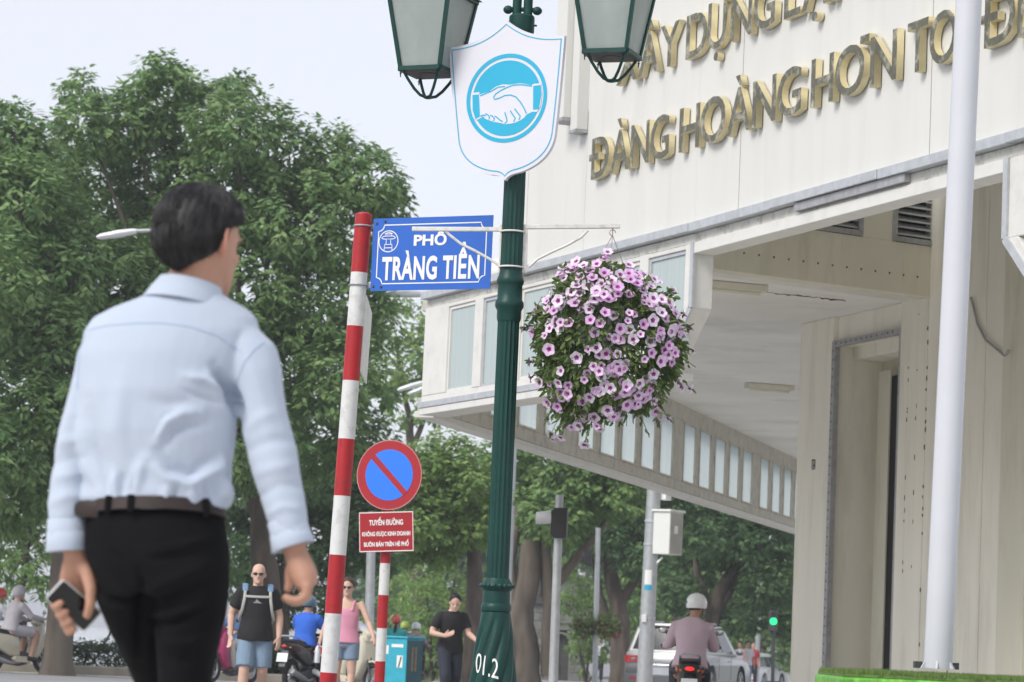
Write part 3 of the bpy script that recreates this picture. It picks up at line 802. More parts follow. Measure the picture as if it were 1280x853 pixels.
# handshake: cuffs and hands (white), with cyan finger lines
flat(Z([(150, 362), (192, 360), (192, 374), (240, 362), (275, 340), (305, 333), (340, 338), (395, 336), (430, 346), (448, 352), (456, 345), (494, 346), (499, 400), (492, 460),
        (476, 486), (452, 484), (425, 495), (410, 512), (392, 522), (372, 530), (350, 533), (322, 534), (305, 528), (285, 522), (262, 516), (240, 506), (222, 498), (212, 484),
        (198, 492), (180, 500), (165, 492), (152, 440)]), .0032, M['sign_white'], 'hands')
flat(Z([(158, 372), (190, 372), (196, 484), (174, 494), (160, 450)]), .0044, M['sign_cyan'], 'cuff')
flat(Z([(456, 356), (492, 354), (496, 400), (484, 474), (456, 474)]), .0044, M['sign_cyan'], 'cuff')
def stroke(pts, wd):
    mb = MB(); o = SO + un * .0050; pts = [V(x * KX, y * KY, 0) for x, y in Z(pts)]
    vs = []
    for i, p in enumerate(pts):
        dd = (pts[min(i + 1, len(pts) - 1)] - pts[max(i - 1, 0)]).normalized(); nn = V(-dd.y, dd.x, 0) * wd / 2
        for q in (p + nn, p - nn): vs.append(o + ux * q.x + uy * q.y)
    mb.add(vs, [(2 * i, 2 * i + 1, 2 * i + 3, 2 * i + 2) for i in range(len(pts) - 1)]); return mb
for pts in ([(335, 348), (300, 362), (272, 378), (262, 395), (268, 405), (292, 400), (318, 390), (345, 390), (372, 402), (395, 432), (412, 462), (424, 490)],
            [(335, 348), (360, 342), (400, 344), (450, 356)], [(318, 345), (285, 345), (250, 362), (196, 380)],
            [(366, 460), (378, 478), (394, 500), (388, 518)], [(345, 468), (356, 488), (370, 508), (362, 526)], [(318, 474), (326, 500), (330, 520), (318, 530)],
            [(268, 488), (280, 496), (296, 512), (308, 520)], [(246, 482), (258, 488), (268, 502), (262, 512)], [(222, 472), (236, 480), (244, 494), (240, 502)],
            [(198, 482), (214, 478), (224, 484)]):
    part('drawn_line', stroke(pts, .008), M['sign_cyan'], shield, world=True, smooth=False)
mb = MB()
for z in (-.18, .25): mb.bar(SO - un * .03 + UP * z, V(LX, LY - .06, SO.z + z), .05, .03)
part('mount', mb, M['zinc_dark'], shield, world=True)

# ------------------------------------------------------------------ white bracket arms clamped on the post
br = thing('hanger_bracket', 'white two-armed tube bracket clamped round the green post', 'bracket', (LX, LY, zc(310)))
W = M['tube_white']
mb = MB()
for side, x1, in ((-1, 515), (1, 775)):
    p0 = at(629 if side < 0 else 656, 287 if side < 0 else 284, LY); p1 = at(x1, 286.5 if side < 0 else 283, LY)
    mb = MB(); mb.bar(p0, p1, .026, .026); part('arm', mb, W, br, world=True, bevel=.004)
    q = [(627, 334), (612, 324), (594, 314), (576, 305), (562, 294), (556, 288)] if side < 0 else [(661, 334), (672, 324), (690, 315), (708, 307), (726, 297), (735, 288)]
    mb = MB(); mb.tube([at(u, v, LY) for u, v in q], .0085, 8); part('brace', mb, W, br, world=True)
    mb = MB(); u = 627.5 if side < 0 else 657
    mb.bar(at(u, 281, LY), at(u - 1.5, 342, LY), .02, .03); part('back_plate', mb, W, br, world=True, bevel=.003)
for v in (288, 333):
    mb = MB(); n = 28
    pts = [V(LX + .0735 * math.cos(2 * PI * i / n), LY + .0735 * math.sin(2 * PI * i / n), zc(v)) for i in range(n + 1)]
    mb.tube(pts, .0055, 6, caps=False); part('clamp', mb, W, br, world=True)

# ------------------------------------------------------------------ hanging petunia basket
BC = at(757, 428, LY); S_ = FPX / LY
bk = thing('hanging_flower_basket', 'round basket of pink petunias hanging from the right bracket arm', 'flower basket', tuple(BC))
hook = at(766, 285, LY)
mb = MB(); mb.tube([hook + V(0, 0, .02), hook, hook - V(0, 0, .045)], .004, 6); mb.tube([hook + V(.018 * math.cos(a), 0, -.03 + .018 * math.sin(a)) for a in [i * PI / 6 for i in range(10)]], .003, 6)
part('hook', mb, M['wire'], bk, world=True)
mb = MB(); top = hook - V(0, 0, .045)
for a in (.5, 2.6, 4.7): mb.tube([top, BC + V(.20 * math.cos(a), .20 * math.sin(a), .28)], .0022, 5)
part('hanging_wire', mb, M['wire'], bk, world=True)
mb = MB(); mb.lathe([(.12, -.06), (.17, .02), (.215, .22), (.225, .235), (.225, .25), (.205, .25), (.19, .2), (.12, .0)], 28, c=BC); part('pot', mb, M['basket_pot'], bk, world=True)
# the plant's outline: radius (m) by polar angle, with gaps and trailing stems
rng = random.Random(11)
def shape(th, ph):                                        # th 0 top..pi bottom
    x = math.sin(th) * math.cos(ph); y = math.sin(th) * math.sin(ph); z = math.cos(th)
    r = .44 + .10 * mnoise.noise(V(x * 1.9, y * 1.9, z * 1.9 + 4)) + .04 * mnoise.noise(V(x * 6, y * 6, z * 6 + 3))
    if z > .4: r *= 1 - .10 * (z - .4)
    if z < -.2: r *= 1 - .10 * (-z - .2)
    return r, V(x, y, z * (1.22 if z < 0 else 1.03))
lf_v, lf_f, lf_t = [], [], []
def leaf_at(p, dirv, L, wd):
    up = V(rng.uniform(-1, 1), rng.uniform(-1, 1), rng.uniform(.2, 1)).normalized(); s = dirv.cross(up)
    if s.length < .05: s = V(1, 0, 0)
    s.normalize(); u = s.cross(dirv); o = len(lf_v)
    lf_v.extend([p, p + dirv * L * .35 + s * wd / 2 + u * .006, p + dirv * L * .8 + s * wd * .4, p + dirv * L - u * L * .15, p + dirv * L * .8 - s * wd * .4, p + dirv * L * .35 - s * wd / 2 + u * .006])
    lf_f.extend([(o, o + 1, o + 2, o + 3), (o, o + 3, o + 4, o + 5)]); t = rng.random(); lf_t.extend([t, t])
st = MB()
for k in range(1150):
    th = math.acos(rng.uniform(-.97, 1)); ph = rng.uniform(0, 2 * PI); r, dd = shape(th, ph)
    r *= rng.uniform(.72, 1.0)
    base = BC + V(0, 0, .02) + V(dd.x * r, dd.y * r, dd.z * r * .98)
    for j in range(rng.randint(6, 9)):
        dv_ = (dd + V(rng.uniform(-1, 1), rng.uniform(-1, 1), rng.uniform(-1.1, .7))).normalized()
        leaf_at(base + V(rng.uniform(-.035, .035), rng.uniform(-.035, .035), rng.uniform(-.035, .035)), dv_, rng.uniform(.035, .06), rng.uniform(.018, .028))
for k in range(190):
    th = math.acos(rng.uniform(-1, 1)); ph = rng.uniform(0, 2 * PI); r, dd = shape(th, ph)
    a = BC + V(dd.x * .15, dd.y * .15, .2 + dd.z * .05); b = BC + dd * r * 1.02; m_ = (a + b) / 2 + V(dd.x * .10, dd.y * .10, .09)
    st.tube([a, m_, b], .0022, 4)
part('stems', st, M['petunia_leaf'], bk, world=True)['kind'] = 'stuff'
def fast_mesh(name, vs, fs, tint, m):
    me = bpy.data.meshes.new(name); me.from_pydata([tuple(v) for v in vs], [], fs); me.materials.append(m)
    at_ = me.attributes.new('tint', 'FLOAT', 'FACE'); at_.data.foreach_set('value', tint); return me
def petunia(R, mk):
    mb = MB(); n = 20
    ring = lambda r, z, ripple: [(r * (1 + ripple * math.cos(5 * 2 * PI * j / n)) * math.cos(2 * PI * j / n), r * (1 + ripple * math.cos(5 * 2 * PI * j / n)) * math.sin(2 * PI * j / n), z + (.10 * R * math.cos(5 * 2 * PI * j / n + 1) if r > .8 * R else 0)) for j in range(n)]
    rs = [ring(R * .10, -R * .55, 0), ring(R * .24, -.10 * R, .04), ring(R * .40, .0, .16), ring(R, R * .14, .10)]
    vs = sum(rs, [])
    mb.add(vs, [(i * n + j, i * n + (j + 1) % n, (i + 1) * n + (j + 1) % n, (i + 1) * n + j) for i in range(2, 3) for j in range(n)], 0)
    mb.m = []; mb.f = []
    for i in range(3):
        for j in range(n): mb.f.append((i * n + j, i * n + (j + 1) % n, (i + 1) * n + (j + 1) % n, (i + 1) * n + j)); mb.m.append(1 if i < 2 else 0)
    mb.f.append(tuple(range(n))); mb.m.append(1)
    return mb.mesh('petunia', [mk, M['throat']], smooth=True, ang=60)
FM_ = [petunia(.034, M['petal']), petunia(.033, M['petal_pale']), petunia(.032, M['petal_deep']), petunia(.025, M['petal']), petunia(.035, M['petal_pale'])]
tl_v = MB()
sprays = []
for k in range(46):
    th = math.acos(rng.uniform(-.95, .9)); ph = rng.uniform(PI * .9, PI * 2.1) if k % 3 else rng.choice((PI, 0.)) + rng.gauss(0, .25); r, dd = shape(th, ph)
    a = BC + dd * r * .8; b = BC + dd * r * 1.16 + V(0, 0, -.03 - .05 * rng.random()) + V(rng.uniform(-.04, .04), 0, rng.uniform(-.03, .05))
    tl_v.tube([a, a.lerp(b, .5) + V(0, 0, .025), b], .002, 4); sprays.append((b, (dd + V(0, -.3, .1)).normalized()))
    for j in range(9): leaf_at(a.lerp(b, rng.uniform(.1, 1)), (dd + V(rng.uniform(-1, 1), rng.uniform(-1, 1), rng.uniform(-1, .6))).normalized(), rng.uniform(.03, .05), rng.uniform(.014, .022))
part('trailing_stems', tl_v, M['petunia_leaf'], bk, world=True)['kind'] = 'stuff'
IV = WM[bk.name].inverted()
cl = []
for k in range(80):                                       # blossoms come in loose sprays
    q_, a_ = math.sqrt(rng.random()) * .95, rng.uniform(0, 2 * PI); x_f, z_f = q_ * math.cos(a_), q_ * math.sin(a_); cl.append((math.acos(z_f), math.atan2(-math.sqrt(1 - q_ * q_) * (1 if k < 74 else -1), x_f)))
nf = 0
for b, nd in sprays[:36]:
    q = nd.to_track_quat('Z', 'Y').to_matrix().to_4x4() @ Matrix.Rotation(rng.uniform(0, 6), 4, 'Z'); share('flower', rng.choice(FM_), bk, IV @ Matrix.Translation(b) @ q); nf += 1
while nf < 295:
    if rng.random() < .82:
        t0, p0 = cl[int(len(cl) * rng.random() ** 1.5)]; th = t0 + rng.gauss(0, .11); ph = p0 + rng.gauss(0, .13)
    else: q_, a_ = math.sqrt(rng.random()) * .98, rng.uniform(0, 2 * PI); th = math.acos(q_ * math.sin(a_)); ph = math.atan2(-math.sqrt(1 - q_ * q_), q_ * math.cos(a_))
    r, dd = shape(th, ph)
    p = BC + V(0, 0, .02) + dd * r * (rng.uniform(.96, 1.07) if rng.random() < .75 else rng.uniform(1.05, 1.17))
    nd = (dd + V(rng.uniform(-.4, .4), -.35 + rng.uniform(-.4, .3), .15 + rng.uniform(-.4, .35))).normalized()
    q = nd.to_track_quat('Z', 'Y').to_matrix().to_4x4() @ Matrix.Rotation(rng.uniform(0, 6), 4, 'Z')
    sc2 = rng.uniform(.85, 1.12)
    share('flower', rng.choice(FM_), bk, IV @ Matrix.Translation(p) @ q @ Matrix.Diagonal((sc2, sc2, sc2, 1))); nf += 1

o = link('leaves', fast_mesh('leaves', lf_v, lf_f, lf_t, M['petunia_leaf']), bk, world=True); o['kind'] = 'stuff'

# ------------------------------------------------------------------ red and white banded post with the street-name sign
PY_ = 18.0
pt, pb = at(454.5, 270, PY_), at(410, 853, PY_)
pdir = (pt - pb).normalized(); pbase = pb - pdir * ((pb.z - 0) / pdir.z)
sp_ = thing('street_name_post', 'leaning red and white banded post carrying the blue street-name sign', 'sign post', tuple(pbase))
vb = [269, 341, 408, 476, 549, 620, 694, 767, 841, 915, 990]
us = lambda v: 454.5 + (410 - 454.5) * (v - 270) / 583.
for i in range(len(vb) - 1):
    a = at(us(vb[i]), vb[i], PY_); b = at(us(vb[i + 1]), vb[i + 1], PY_) if i < len(vb) - 2 else pbase
    mb = MB(); mb.tube([a, b - (b - a).normalized() * -.0005], .0525 if i % 2 else .0529, 28); part('red_band' if i % 2 == 0 else 'white_band', mb, M['post_red'] if i % 2 == 0 else M['post_white'], sp_, world=True)
mb = MB(); mb.lathe([(.053, 0), (.05, .012), (.03, .02), (.002, .022)], 24, c=pt); part('cap', mb, M['post_red'], sp_, world=True)
def sign_frame(tl, tr, br_, bl_, ya, yb):
    a, b, c_, e = at(*tl, ya), at(*tr, yb), at(*br_, yb), at(*bl_, ya)
    o = (a + b + c_ + e) / 4; x = ((b - a) + (c_ - e)) / 2; wd = x.length; x.normalize()
    y = ((a - e) + (b - c_)) / 2; y -= x * y.dot(x); ht = y.length; y.normalize()
    n_ = x.cross(y)
    return o, x, y, n_, wd, ht
o_, x_, y_, n_, wd, ht = sign_frame((469, 273.5), (618, 269), (611, 361), (461, 364), 17.97, 17.62)
mb = MB(); mb.prism([(-wd / 2, -ht / 2), (wd / 2, -ht / 2), (wd / 2, ht / 2), (-wd / 2, ht / 2)], o_ - n_ * .006, x_, y_, n_ * .006)
plate = part('name_plate', mb, M['sign_blue'], sp_, world=True, smooth=False)
def mpos(px, py): return (px * wd, py * ht)              # unit square about the middle
def line_loop(poly, lw, off, m, name, par, o=None, xx=None, yy=None, nn=None, closed=True):
    o = o or o_; xx = xx or x_; yy = yy or y_; nn = nn or n_
    mb = MB(); n = len(poly); vs = []
    for i in range(n):
        p = Vector(poly[i]); a = Vector(poly[i - 1] if closed or i > 0 else poly[i]); b = Vector(poly[(i + 1) % n] if closed or i < n - 1 else poly[i])
        dd = (b - a).normalized(); nn2 = Vector((-dd.y, dd.x)) * lw / 2
        for q in (p + nn2, p - nn2): vs.append(o + xx * q.x + yy * q.y + nn * off)
    k = n if closed else n - 1
    mb.add(vs, [(2 * i, 2 * ((i + 1) % n), 2 * ((i + 1) % n) + 1, 2 * i + 1) for i in range(k)])
    return part(name, mb, m, par, world=True, smooth=False)
hw, hh, cr = wd * .452, ht * .405, ht * .085
loop = []
for cx, cy, a0, in ((1, 1, PI), (-1, 1, 1.5 * PI), (-1, -1, 0), (1, -1, .5 * PI)):     # scooped corners
    pts = [(cx * hw + cr * math.cos(t), cy * hh + cr * math.sin(t)) for t in [a0 + (i / 6.) * PI / 2 for i in range(7)]]
    loop += pts[::-1]
line_loop(loop, .007, .0012, M['paint_white'], 'border_line', plate)
SM = lambda px, py: frame(o_ + x_ * px * wd + y_ * py * ht + n_ * .0025, x_, y_, n_)
lettering('PHỐ', .298 * wd * .92, .145 * ht, SM(-.012, .115), M['paint_white'], plate, bold=.035)
lettering('TRÀNG TIỀN', .815 * wd, .315 * ht, SM(.0, -.345), M['paint_white'], plate, bold=.032, space=1.06)
# pavilion emblem in a ring
ec = o_ + x_ * (-.365 * wd) + y_ * (.18 * ht); R_ = .145 * ht
ringp = [(R_ * math.cos(2 * PI * i / 40), R_ * math.sin(2 * PI * i / 40)) for i in range(40)]
line_loop(ringp, .006, .0012, M['paint_white'], 'emblem_ring', plate, o=ec)
for pts in ([(-.42, -.86), (-.38, -.30), (.38, -.30), (.42, -.86)], [(-.24, -.28), (-.24, .22), (.24, .22), (.24, -.28)], [(-.74, .32), (-.5, .22), (.5, .22), (.74, .32)],
            [(-.74, .34), (-.5, .5), (.5, .5), (.74, .34)], [(-.3, .52), (-.3, .7), (.3, .7), (.3, .52)], [(-.42, .72), (0, .86), (.42, .72)], [(-.4, -.62), (.4, -.62)]):
    line_loop([(x * R_, y * R_) for x, y in pts], .005, .0014, M['paint_white'], 'emblem_line', plate, o=ec, closed=False)
bo = MB()
for px, py in ((-.47, .43), (-.40, .455), (-.475, -.44), (-.41, -.45)): bo.ball(o_ + x_ * px * wd + y_ * py * ht + n_ * .003, .008, 8, 5)
part('bolts', bo, M['rust'], plate, world=True)
mb = MB()
for v in (283, 357):
    c_ = at(us(v), v, PY_); mb.tube([c_ + V(.057 * math.cos(2 * PI * i / 20), .057 * math.sin(2 * PI * i / 20), 0) for i in range(21)], .006, 6, caps=False); mb.bar(c_ + V(.05, 0, 0), c_ + V(.11, -.02, 0), .01, .03)
part('clamp', mb, M['zinc_dark'], sp_, world=True)
mb = MB()
q = [at(457.5, 369, 17.99), at(464.5, 392, 18.95), at(457.5, 480, 18.95), at(450.5, 465, 17.99)]
nb = (q[1] - q[0]).cross(q[3] - q[0]).normalized() * .004
mb.hexa([p - nb for p in q] + [p + nb for p in q]); part('second_name_plate', mb, M['post_white'], sp_, world=True, smooth=False)

# ------------------------------------------------------------------ no-parking sign
NY = 29.0
nb_ = at(477.2, 880, NY); nx = at(481.5, 700, NY).x
ns = thing('no_parking_sign', 'round blue and red no-parking sign over a red notice on a banded post', 'road sign', (nx, NY, 0))
vbs = [560, 704.5, 744, 785, 826, 866, 910]; zz = [EYE + (797.3 - v) / (FPX / NY) for v in vbs[:-1]] + [0.]
for i in range(6):
    mb = MB(); mb.tube([(0, 0, zz[i]), (0, 0, zz[i + 1] + .0005)], .052 if i % 2 else .0524, 20); part('red_band' if i % 2 == 0 else 'white_band', mb, M['post_red'] if i % 2 == 0 else M['post_white'], ns)
o_, x_, y_, n_, wd, ht = sign_frame((446.5, 550), (526.5, 550), (526.5, 638), (446.5, 638), NY - .07, NY - .07)
yw = rad(20); x_ = V(math.cos(yw), -math.sin(yw), 0); n_ = V(-math.sin(yw), -math.cos(yw), 0); y_ = UP.copy()
RD = ht / 2
def disc(r, off, m, name, par, th=.002, n=56):
    mb = MB(); mb.prism([(r * math.cos(2 * PI * i / n), r * math.sin(2 * PI * i / n)) for i in range(n)], o_ + n_ * off, x_, y_, -n_ * th); return part(name, mb, m, par, world=True, smooth=False)
dsk = disc(RD, 0, M['sign_red'], 'disc', ns, .008)
disc(RD * .725, .0030, M['sign_blue_light'], 'blue_field', dsk)
mb = MB(); c_, s_ = math.cos(rad(-45)), math.sin(rad(-45)); L = RD * .74; wv = RD * .085
mb.prism([(L * a * c_ - wv * b * s_, L * a * s_ + wv * b * c_) for a, b in ((-1, -1), (1, -1), (1, 1), (-1, 1))], o_ + n_ * .0045, x_, y_, -n_ * .001); part('slash', mb, M['sign_red'], dsk, world=True, smooth=False)
mb = MB(); n = 56
a = [o_ + n_ * .0015 + (x_ * math.cos(2 * PI * i / n) + y_ * math.sin(2 * PI * i / n)) * RD * .992 for i in range(n)]; b = [o_ + n_ * .0015 + (x_ * math.cos(2 * PI * i / n) + y_ * math.sin(2 * PI * i / n)) * RD * .975 for i in range(n)]
mb.add(a + b, [(i, (i + 1) % n, n + (i + 1) % n, n + i) for i in range(n)]); part('rim_line', mb, mat('rim_pale', (.55, .35, .35)), dsk, world=True, smooth=False)
o2, x2, y2, n2, w2, h2 = sign_frame((450, 641), (518, 638.5), (516, 689.5), (447.5, 690.5), NY - .06, NY - .16)
mb = MB(); mb.prism([(-w2 / 2, -h2 / 2), (w2 / 2, -h2 / 2), (w2 / 2, h2 / 2), (-w2 / 2, h2 / 2)], o2 - n2 * .006, x2, y2, n2 * .006)
pl = part('notice_plate', mb, M['sign_red'], ns, world=True, smooth=False)
line_loop([(-w2 * .488, -h2 * .482), (w2 * .488, -h2 * .482), (w2 * .488, h2 * .482), (-w2 * .488, h2 * .482)], .011, .001, M['paint_white'], 'border_line', pl, o=o2, xx=x2, yy=y2, nn=n2)
for s, yy_, ww, hh_ in (('TUYẾN ĐƯỜNG', .17, .62, .13), ('KHÔNG ĐƯỢC KINH DOANH', -.10, .88, .105), ('BUÔN BÁN TRÊN HÈ PHỐ', -.36, .82, .105)):
    lettering(s, ww * w2, hh_ * h2, frame(o2 + y2 * yy_ * h2 + n2 * .0022, x2, y2, n2), M['paint_white'], pl, bold=.035)

# ------------------------------------------------------------------ white pole on the green turf-covered stand
WY = 13.0
wb, wt = at(1172.3, 836, WY), at(1211, 0, WY)
wp = thing('white_pole', 'tall plain white round pole standing on the green turf stand', 'pole', tuple(wb))
dd = (wt - wb).normalized()
mb = MB(); mb.tube([wb, wb + dd * 1.5, wb + dd * 4.6], [.0645, .062, .058], 40); part('shaft', mb, M['pole_white'], wp, world=True)
for k in range(6):
    mb = MB(); a = k * PI / 3 + .3; c_, s_ = math.cos(a), math.sin(a); t_ = V(-s_, c_, 0) * .004
    q = [wb + V(c_ * .06, s_ * .06, 0), wb + V(c_ * .085, s_ * .085, 0), wb + V(c_ * .06, s_ * .06, .04)]
    mb.add([p - t_ for p in q] + [p + t_ for p in q], [(0, 1, 2), (5, 4, 3), (0, 3, 4, 1), (1, 4, 5, 2), (2, 5, 3, 0)])
    part('gusset', mb, M['pole_white'], wp, world=True, smooth=False)
for a in (2.9, .3):
    fl = MB(); fl.box(wb + V(.085 * math.cos(a), .05 + .02 * math.sin(a), .014), (.035, .03, .03), rz=a + .4)
    part('base_bracket', fl, M['dark_grey'], wp, world=True, smooth=False)
# the stand: a box wrapped in grass-print board with a sheet of artificial turf
tz = wb.z - .03
c0, c1, c2 = at_z(1050, 834, tz), at_z(1215, 846, tz), at_z(1290, 838, tz)
e1 = (V(c1.x, c1.y, 0) - V(c0.x, c0.y, 0)).normalized()
stand = thing('turf_stand', 'green grass-print stand topped with artificial turf at the foot of the white pole', 'stand', (c0.x, c0.y, 0))
k0 = V(at(1050, 834, 12.35).x, 12.35, 0); K = [k0, k0 + V(1.75, -.10, 0), k0 + V(1.85, 1.15, 0), k0 + V(.02, 1.15, 0)]
mb = MB(); mb.prism([(p.x, p.y) for p in K], (0, 0, 0), (1, 0, 0), (0, 1, 0), (0, 0, tz - .02)); part('side_panel', mb, M['turf_print'], stand, world=True, smooth=False, bevel=.012)
cK = sum(K, V(0, 0, 0)) / 4
mb = MB(); mb.prism([((cK + (p - cK) * .985).x, (cK + (p - cK) * .985).y) for p in K], (0, 0, tz - .019), (1, 0, 0), (0, 1, 0), (0, 0, .012)); part('turf_sheet', mb, M['turf_top'], stand, world=True, smooth=False)
gv, gf, gt = [], [], []
for k in range(26000):
    a, b = rng.random(), rng.random(); p = K[0].lerp(K[1], a).lerp(K[3].lerp(K[2], a), b)
    p = cK + (p - cK) * .99 + UP * (tz - .008); ang = rng.uniform(0, 2 * PI); h_ = rng.uniform(.010, .026) + .01 * max(0, mnoise.noise(p * 6)); s = V(math.cos(ang), math.sin(ang), 0) * .0022
    l = V(rng.uniform(-.009, .009), rng.uniform(-.009, .009), h_); i = len(gv); gv.extend([p - s, p + s, p + l]); gf.append((i, i + 1, i + 2)); gt.append(rng.random())
M['turf_blade'] = mat('turf_blade', (.08, .17, .03), .8, tint=(.20, .26, .08), trans=.2)
o = link('turf_blades', fast_mesh('turf_blades', gv, gf, gt, M['turf_blade']), stand, world=True); o['kind'] = 'stuff'

# ================================================================== trees, hedge, poles and the old gate across the street
nrng = np.random.default_rng(5)
def leaf_cloud(centres, outs, per, L, wd, droop=.45, spread=.16, jit=.5):
    """numpy leaves: one rosette of leaflets per centre; returns verts, quads, tint"""
    n = len(centres); N = n * per
    c = np.repeat(centres, per, 0); o = np.repeat(outs, per, 0)
    az = nrng.uniform(0, 2 * np.pi, N)
    dv_ = np.stack([np.cos(az), np.sin(az), nrng.uniform(-.5, .35, N) - droop], 1) + o * nrng.uniform(.2, 1.0, (N, 1))
    dv_ /= np.linalg.norm(dv_, axis=1, keepdims=True)
    up = np.array([0, 0, 1.]) + o * .6 + nrng.normal(0, .35, (N, 3))
    s = np.cross(dv_, up); s /= np.linalg.norm(s, axis=1, keepdims=True) + 1e-9
    u = np.cross(s, dv_)
    l = L * nrng.uniform(.7, 1.3, (N, 1)); w_ = wd * nrng.uniform(.7, 1.25, (N, 1))
    b = c + nrng.normal(0, spread * .35, (N, 3)) + dv_ * l * .15
    v = np.stack([b, b + dv_ * l * .5 + s * w_ / 2 - u * w_ * .12, b + dv_ * l - u * l * .10, b + dv_ * l * .5 - s * w_ / 2 - u * w_ * .12], 1).reshape(-1, 3)
    ct = nrng.uniform(0, 1, n); t = np.clip(np.repeat(ct, per) * .75 + nrng.uniform(-.15, .4, N), 0, 1)
    return v, t
def leaf_mesh(name, v, t, m):
    n = len(v); q = n // 4
    me = bpy.data.meshes.new(name); me.vertices.add(n); me.vertices.foreach_set('co', v.astype('f').ravel())
    me.loops.add(n); me.loops.foreach_set('vertex_index', np.arange(n, dtype='i'))
    me.polygons.add(q); me.polygons.foreach_set('loop_start', np.arange(0, n, 4, dtype='i'))
    a = me.attributes.new('tint', 'FLOAT', 'FACE'); a.data.foreach_set('value', t.astype('f'))
    me.materials.append(m); me.update(calc_edges=True); return me
def lobes_leaves(lobes, spacing, per, L, wd, fill=.30, lowcut=-1.):
    cs, os_ = [], []
    for c, r in lobes:
        r = np.array(r); area = 4 * np.pi * ((r[0] * r[1]) ** 1.6 / 3 + (r[0] * r[2]) ** 1.6 / 3 + (r[1] * r[2]) ** 1.6 / 3) ** (1 / 1.6)
        n = int(area / spacing ** 2 * 1.45)
        d_ = nrng.normal(0, 1, (n, 3)); d_ /= np.linalg.norm(d_, axis=1, keepdims=True)
        ph = nrng.uniform(0, 6.28, 3)
        lump = 1 + .13 * np.sin(d_[:, 0] * 5 + ph[0]) * np.sin(d_[:, 1] * 5 + ph[1]) + .11 * np.sin(d_[:, 2] * 7 + ph[2] + d_[:, 0] * 3)
        rr = np.where(nrng.random(n) < fill, nrng.uniform(.45, .85, n), nrng.uniform(.86, 1.06, n)) * lump
        p = np.array(c) + d_ * r * rr[:, None]
        keep = d_[:, 2] > lowcut
        cs.append(p[keep]); os_.append(d_[keep])
    cs = np.concatenate(cs); os_ = np.concatenate(os_)
    ok = np.ones(len(cs), bool)                            # drop what lies deep inside another lobe
    for c, r in lobes:
        q = ((cs - np.array(c)) / np.array(r)); ok &= ((q ** 2).sum(1) > .30)
    return leaf_cloud(cs[ok], os_[ok], per, L, wd)
def tree(name, label, Y, trunk, r0, lobes, m, cat='tree', group='street trees by the lake', leaf=(.19, .085), spacing=.25, per=10, limbs=(), bark='bark', base=None, r1=None, fill=.3, nlimb=7):
    s = FPX / Y
    u0 = trunk[0][0]; gb = gz(Y) if base is None else base
    b = at(trunk[0][0], trunk[0][1], Y); b.z = gb
    t = thing(name, label, cat, tuple(b), 0, group)
    pts = [b] + [at(u, v, Y + (dy[0] if dy else 0)) for u, v, *dy in trunk[1:]]
    k = len(pts); r1 = r1 or r0 * .55
    # subdivide the trunk with a little waver
    P, Rr = [], []
    for i in range(k - 1):
        for j in range(4):
            f = j / 4.; p = pts[i].lerp(pts[i + 1], f); g = (i + f) / (k - 1)
            P.append(p + V(mnoise.noise(p * .9), mnoise.noise(p * .9 + V(5, 5, 5)), 0) * r0 * .35); Rr.append(r0 + (r1 - r0) * g)
    P.append(pts[-1]); Rr.append(r1); P[0] = b - V(0, 0, .1); Rr[0] = r0 * 1.35
    mb = MB(); mb.tube(P, Rr, 12); part('trunk', mb, M[bark], t, world=True, ang=80)
    LB = []
    for u, v, rp, *dy in lobes:
        dY = dy[0] if dy else nrng.uniform(-1.2, 1.2) * rp / s * 1.1
        rz_ = dy[1] / s if len(dy) > 1 else rp / s * .82
        LB.append((tuple(at(u, v, Y + dY)), (rp / s, rp / s * 1.05, rz_)))
    top = pts[-1]
    for i, (c, r) in enumerate(LB[:nlimb] if not limbs else []):
        c = V(*c); mid = top.lerp(c, .5) + V(0, 0, -.12 * (c - top).length)
        mb = MB(); mb.tube([top - V(0, 0, .2), mid, c], [r1 * .6, r1 * .38, r1 * .12], 8); part('limb', mb, M[bark], t, world=True, ang=80)
    for lp, lr in limbs:
        pp_ = [at(u, v, Y + (dy[0] if dy else 0)) for u, v, *dy in lp]
        pp2 = []
        for i in range(len(pp_) - 1):
            for j in range(3): p = pp_[i].lerp(pp_[i + 1], j / 3.); pp2.append(p + V(mnoise.noise(p * 1.3), 0, mnoise.noise(p * 1.3 + V(3, 3, 3))) * lr * .4)
        pp2.append(pp_[-1]); kk = len(pp2)
        mb = MB(); mb.tube(pp2, [lr * (1 - .6 * i / (kk - 1)) for i in range(kk)], 9); part('limb', mb, M[bark], t, world=True, ang=80)
    v, tt = lobes_leaves(LB, spacing, per, leaf[0], leaf[1], fill)
    Mi = np.array(WM[t.name].inverted()); v = v @ Mi[:3, :3].T + Mi[:3, 3]
    link('crown', leaf_mesh('crown', v, tt, M[m]), t)
    return t
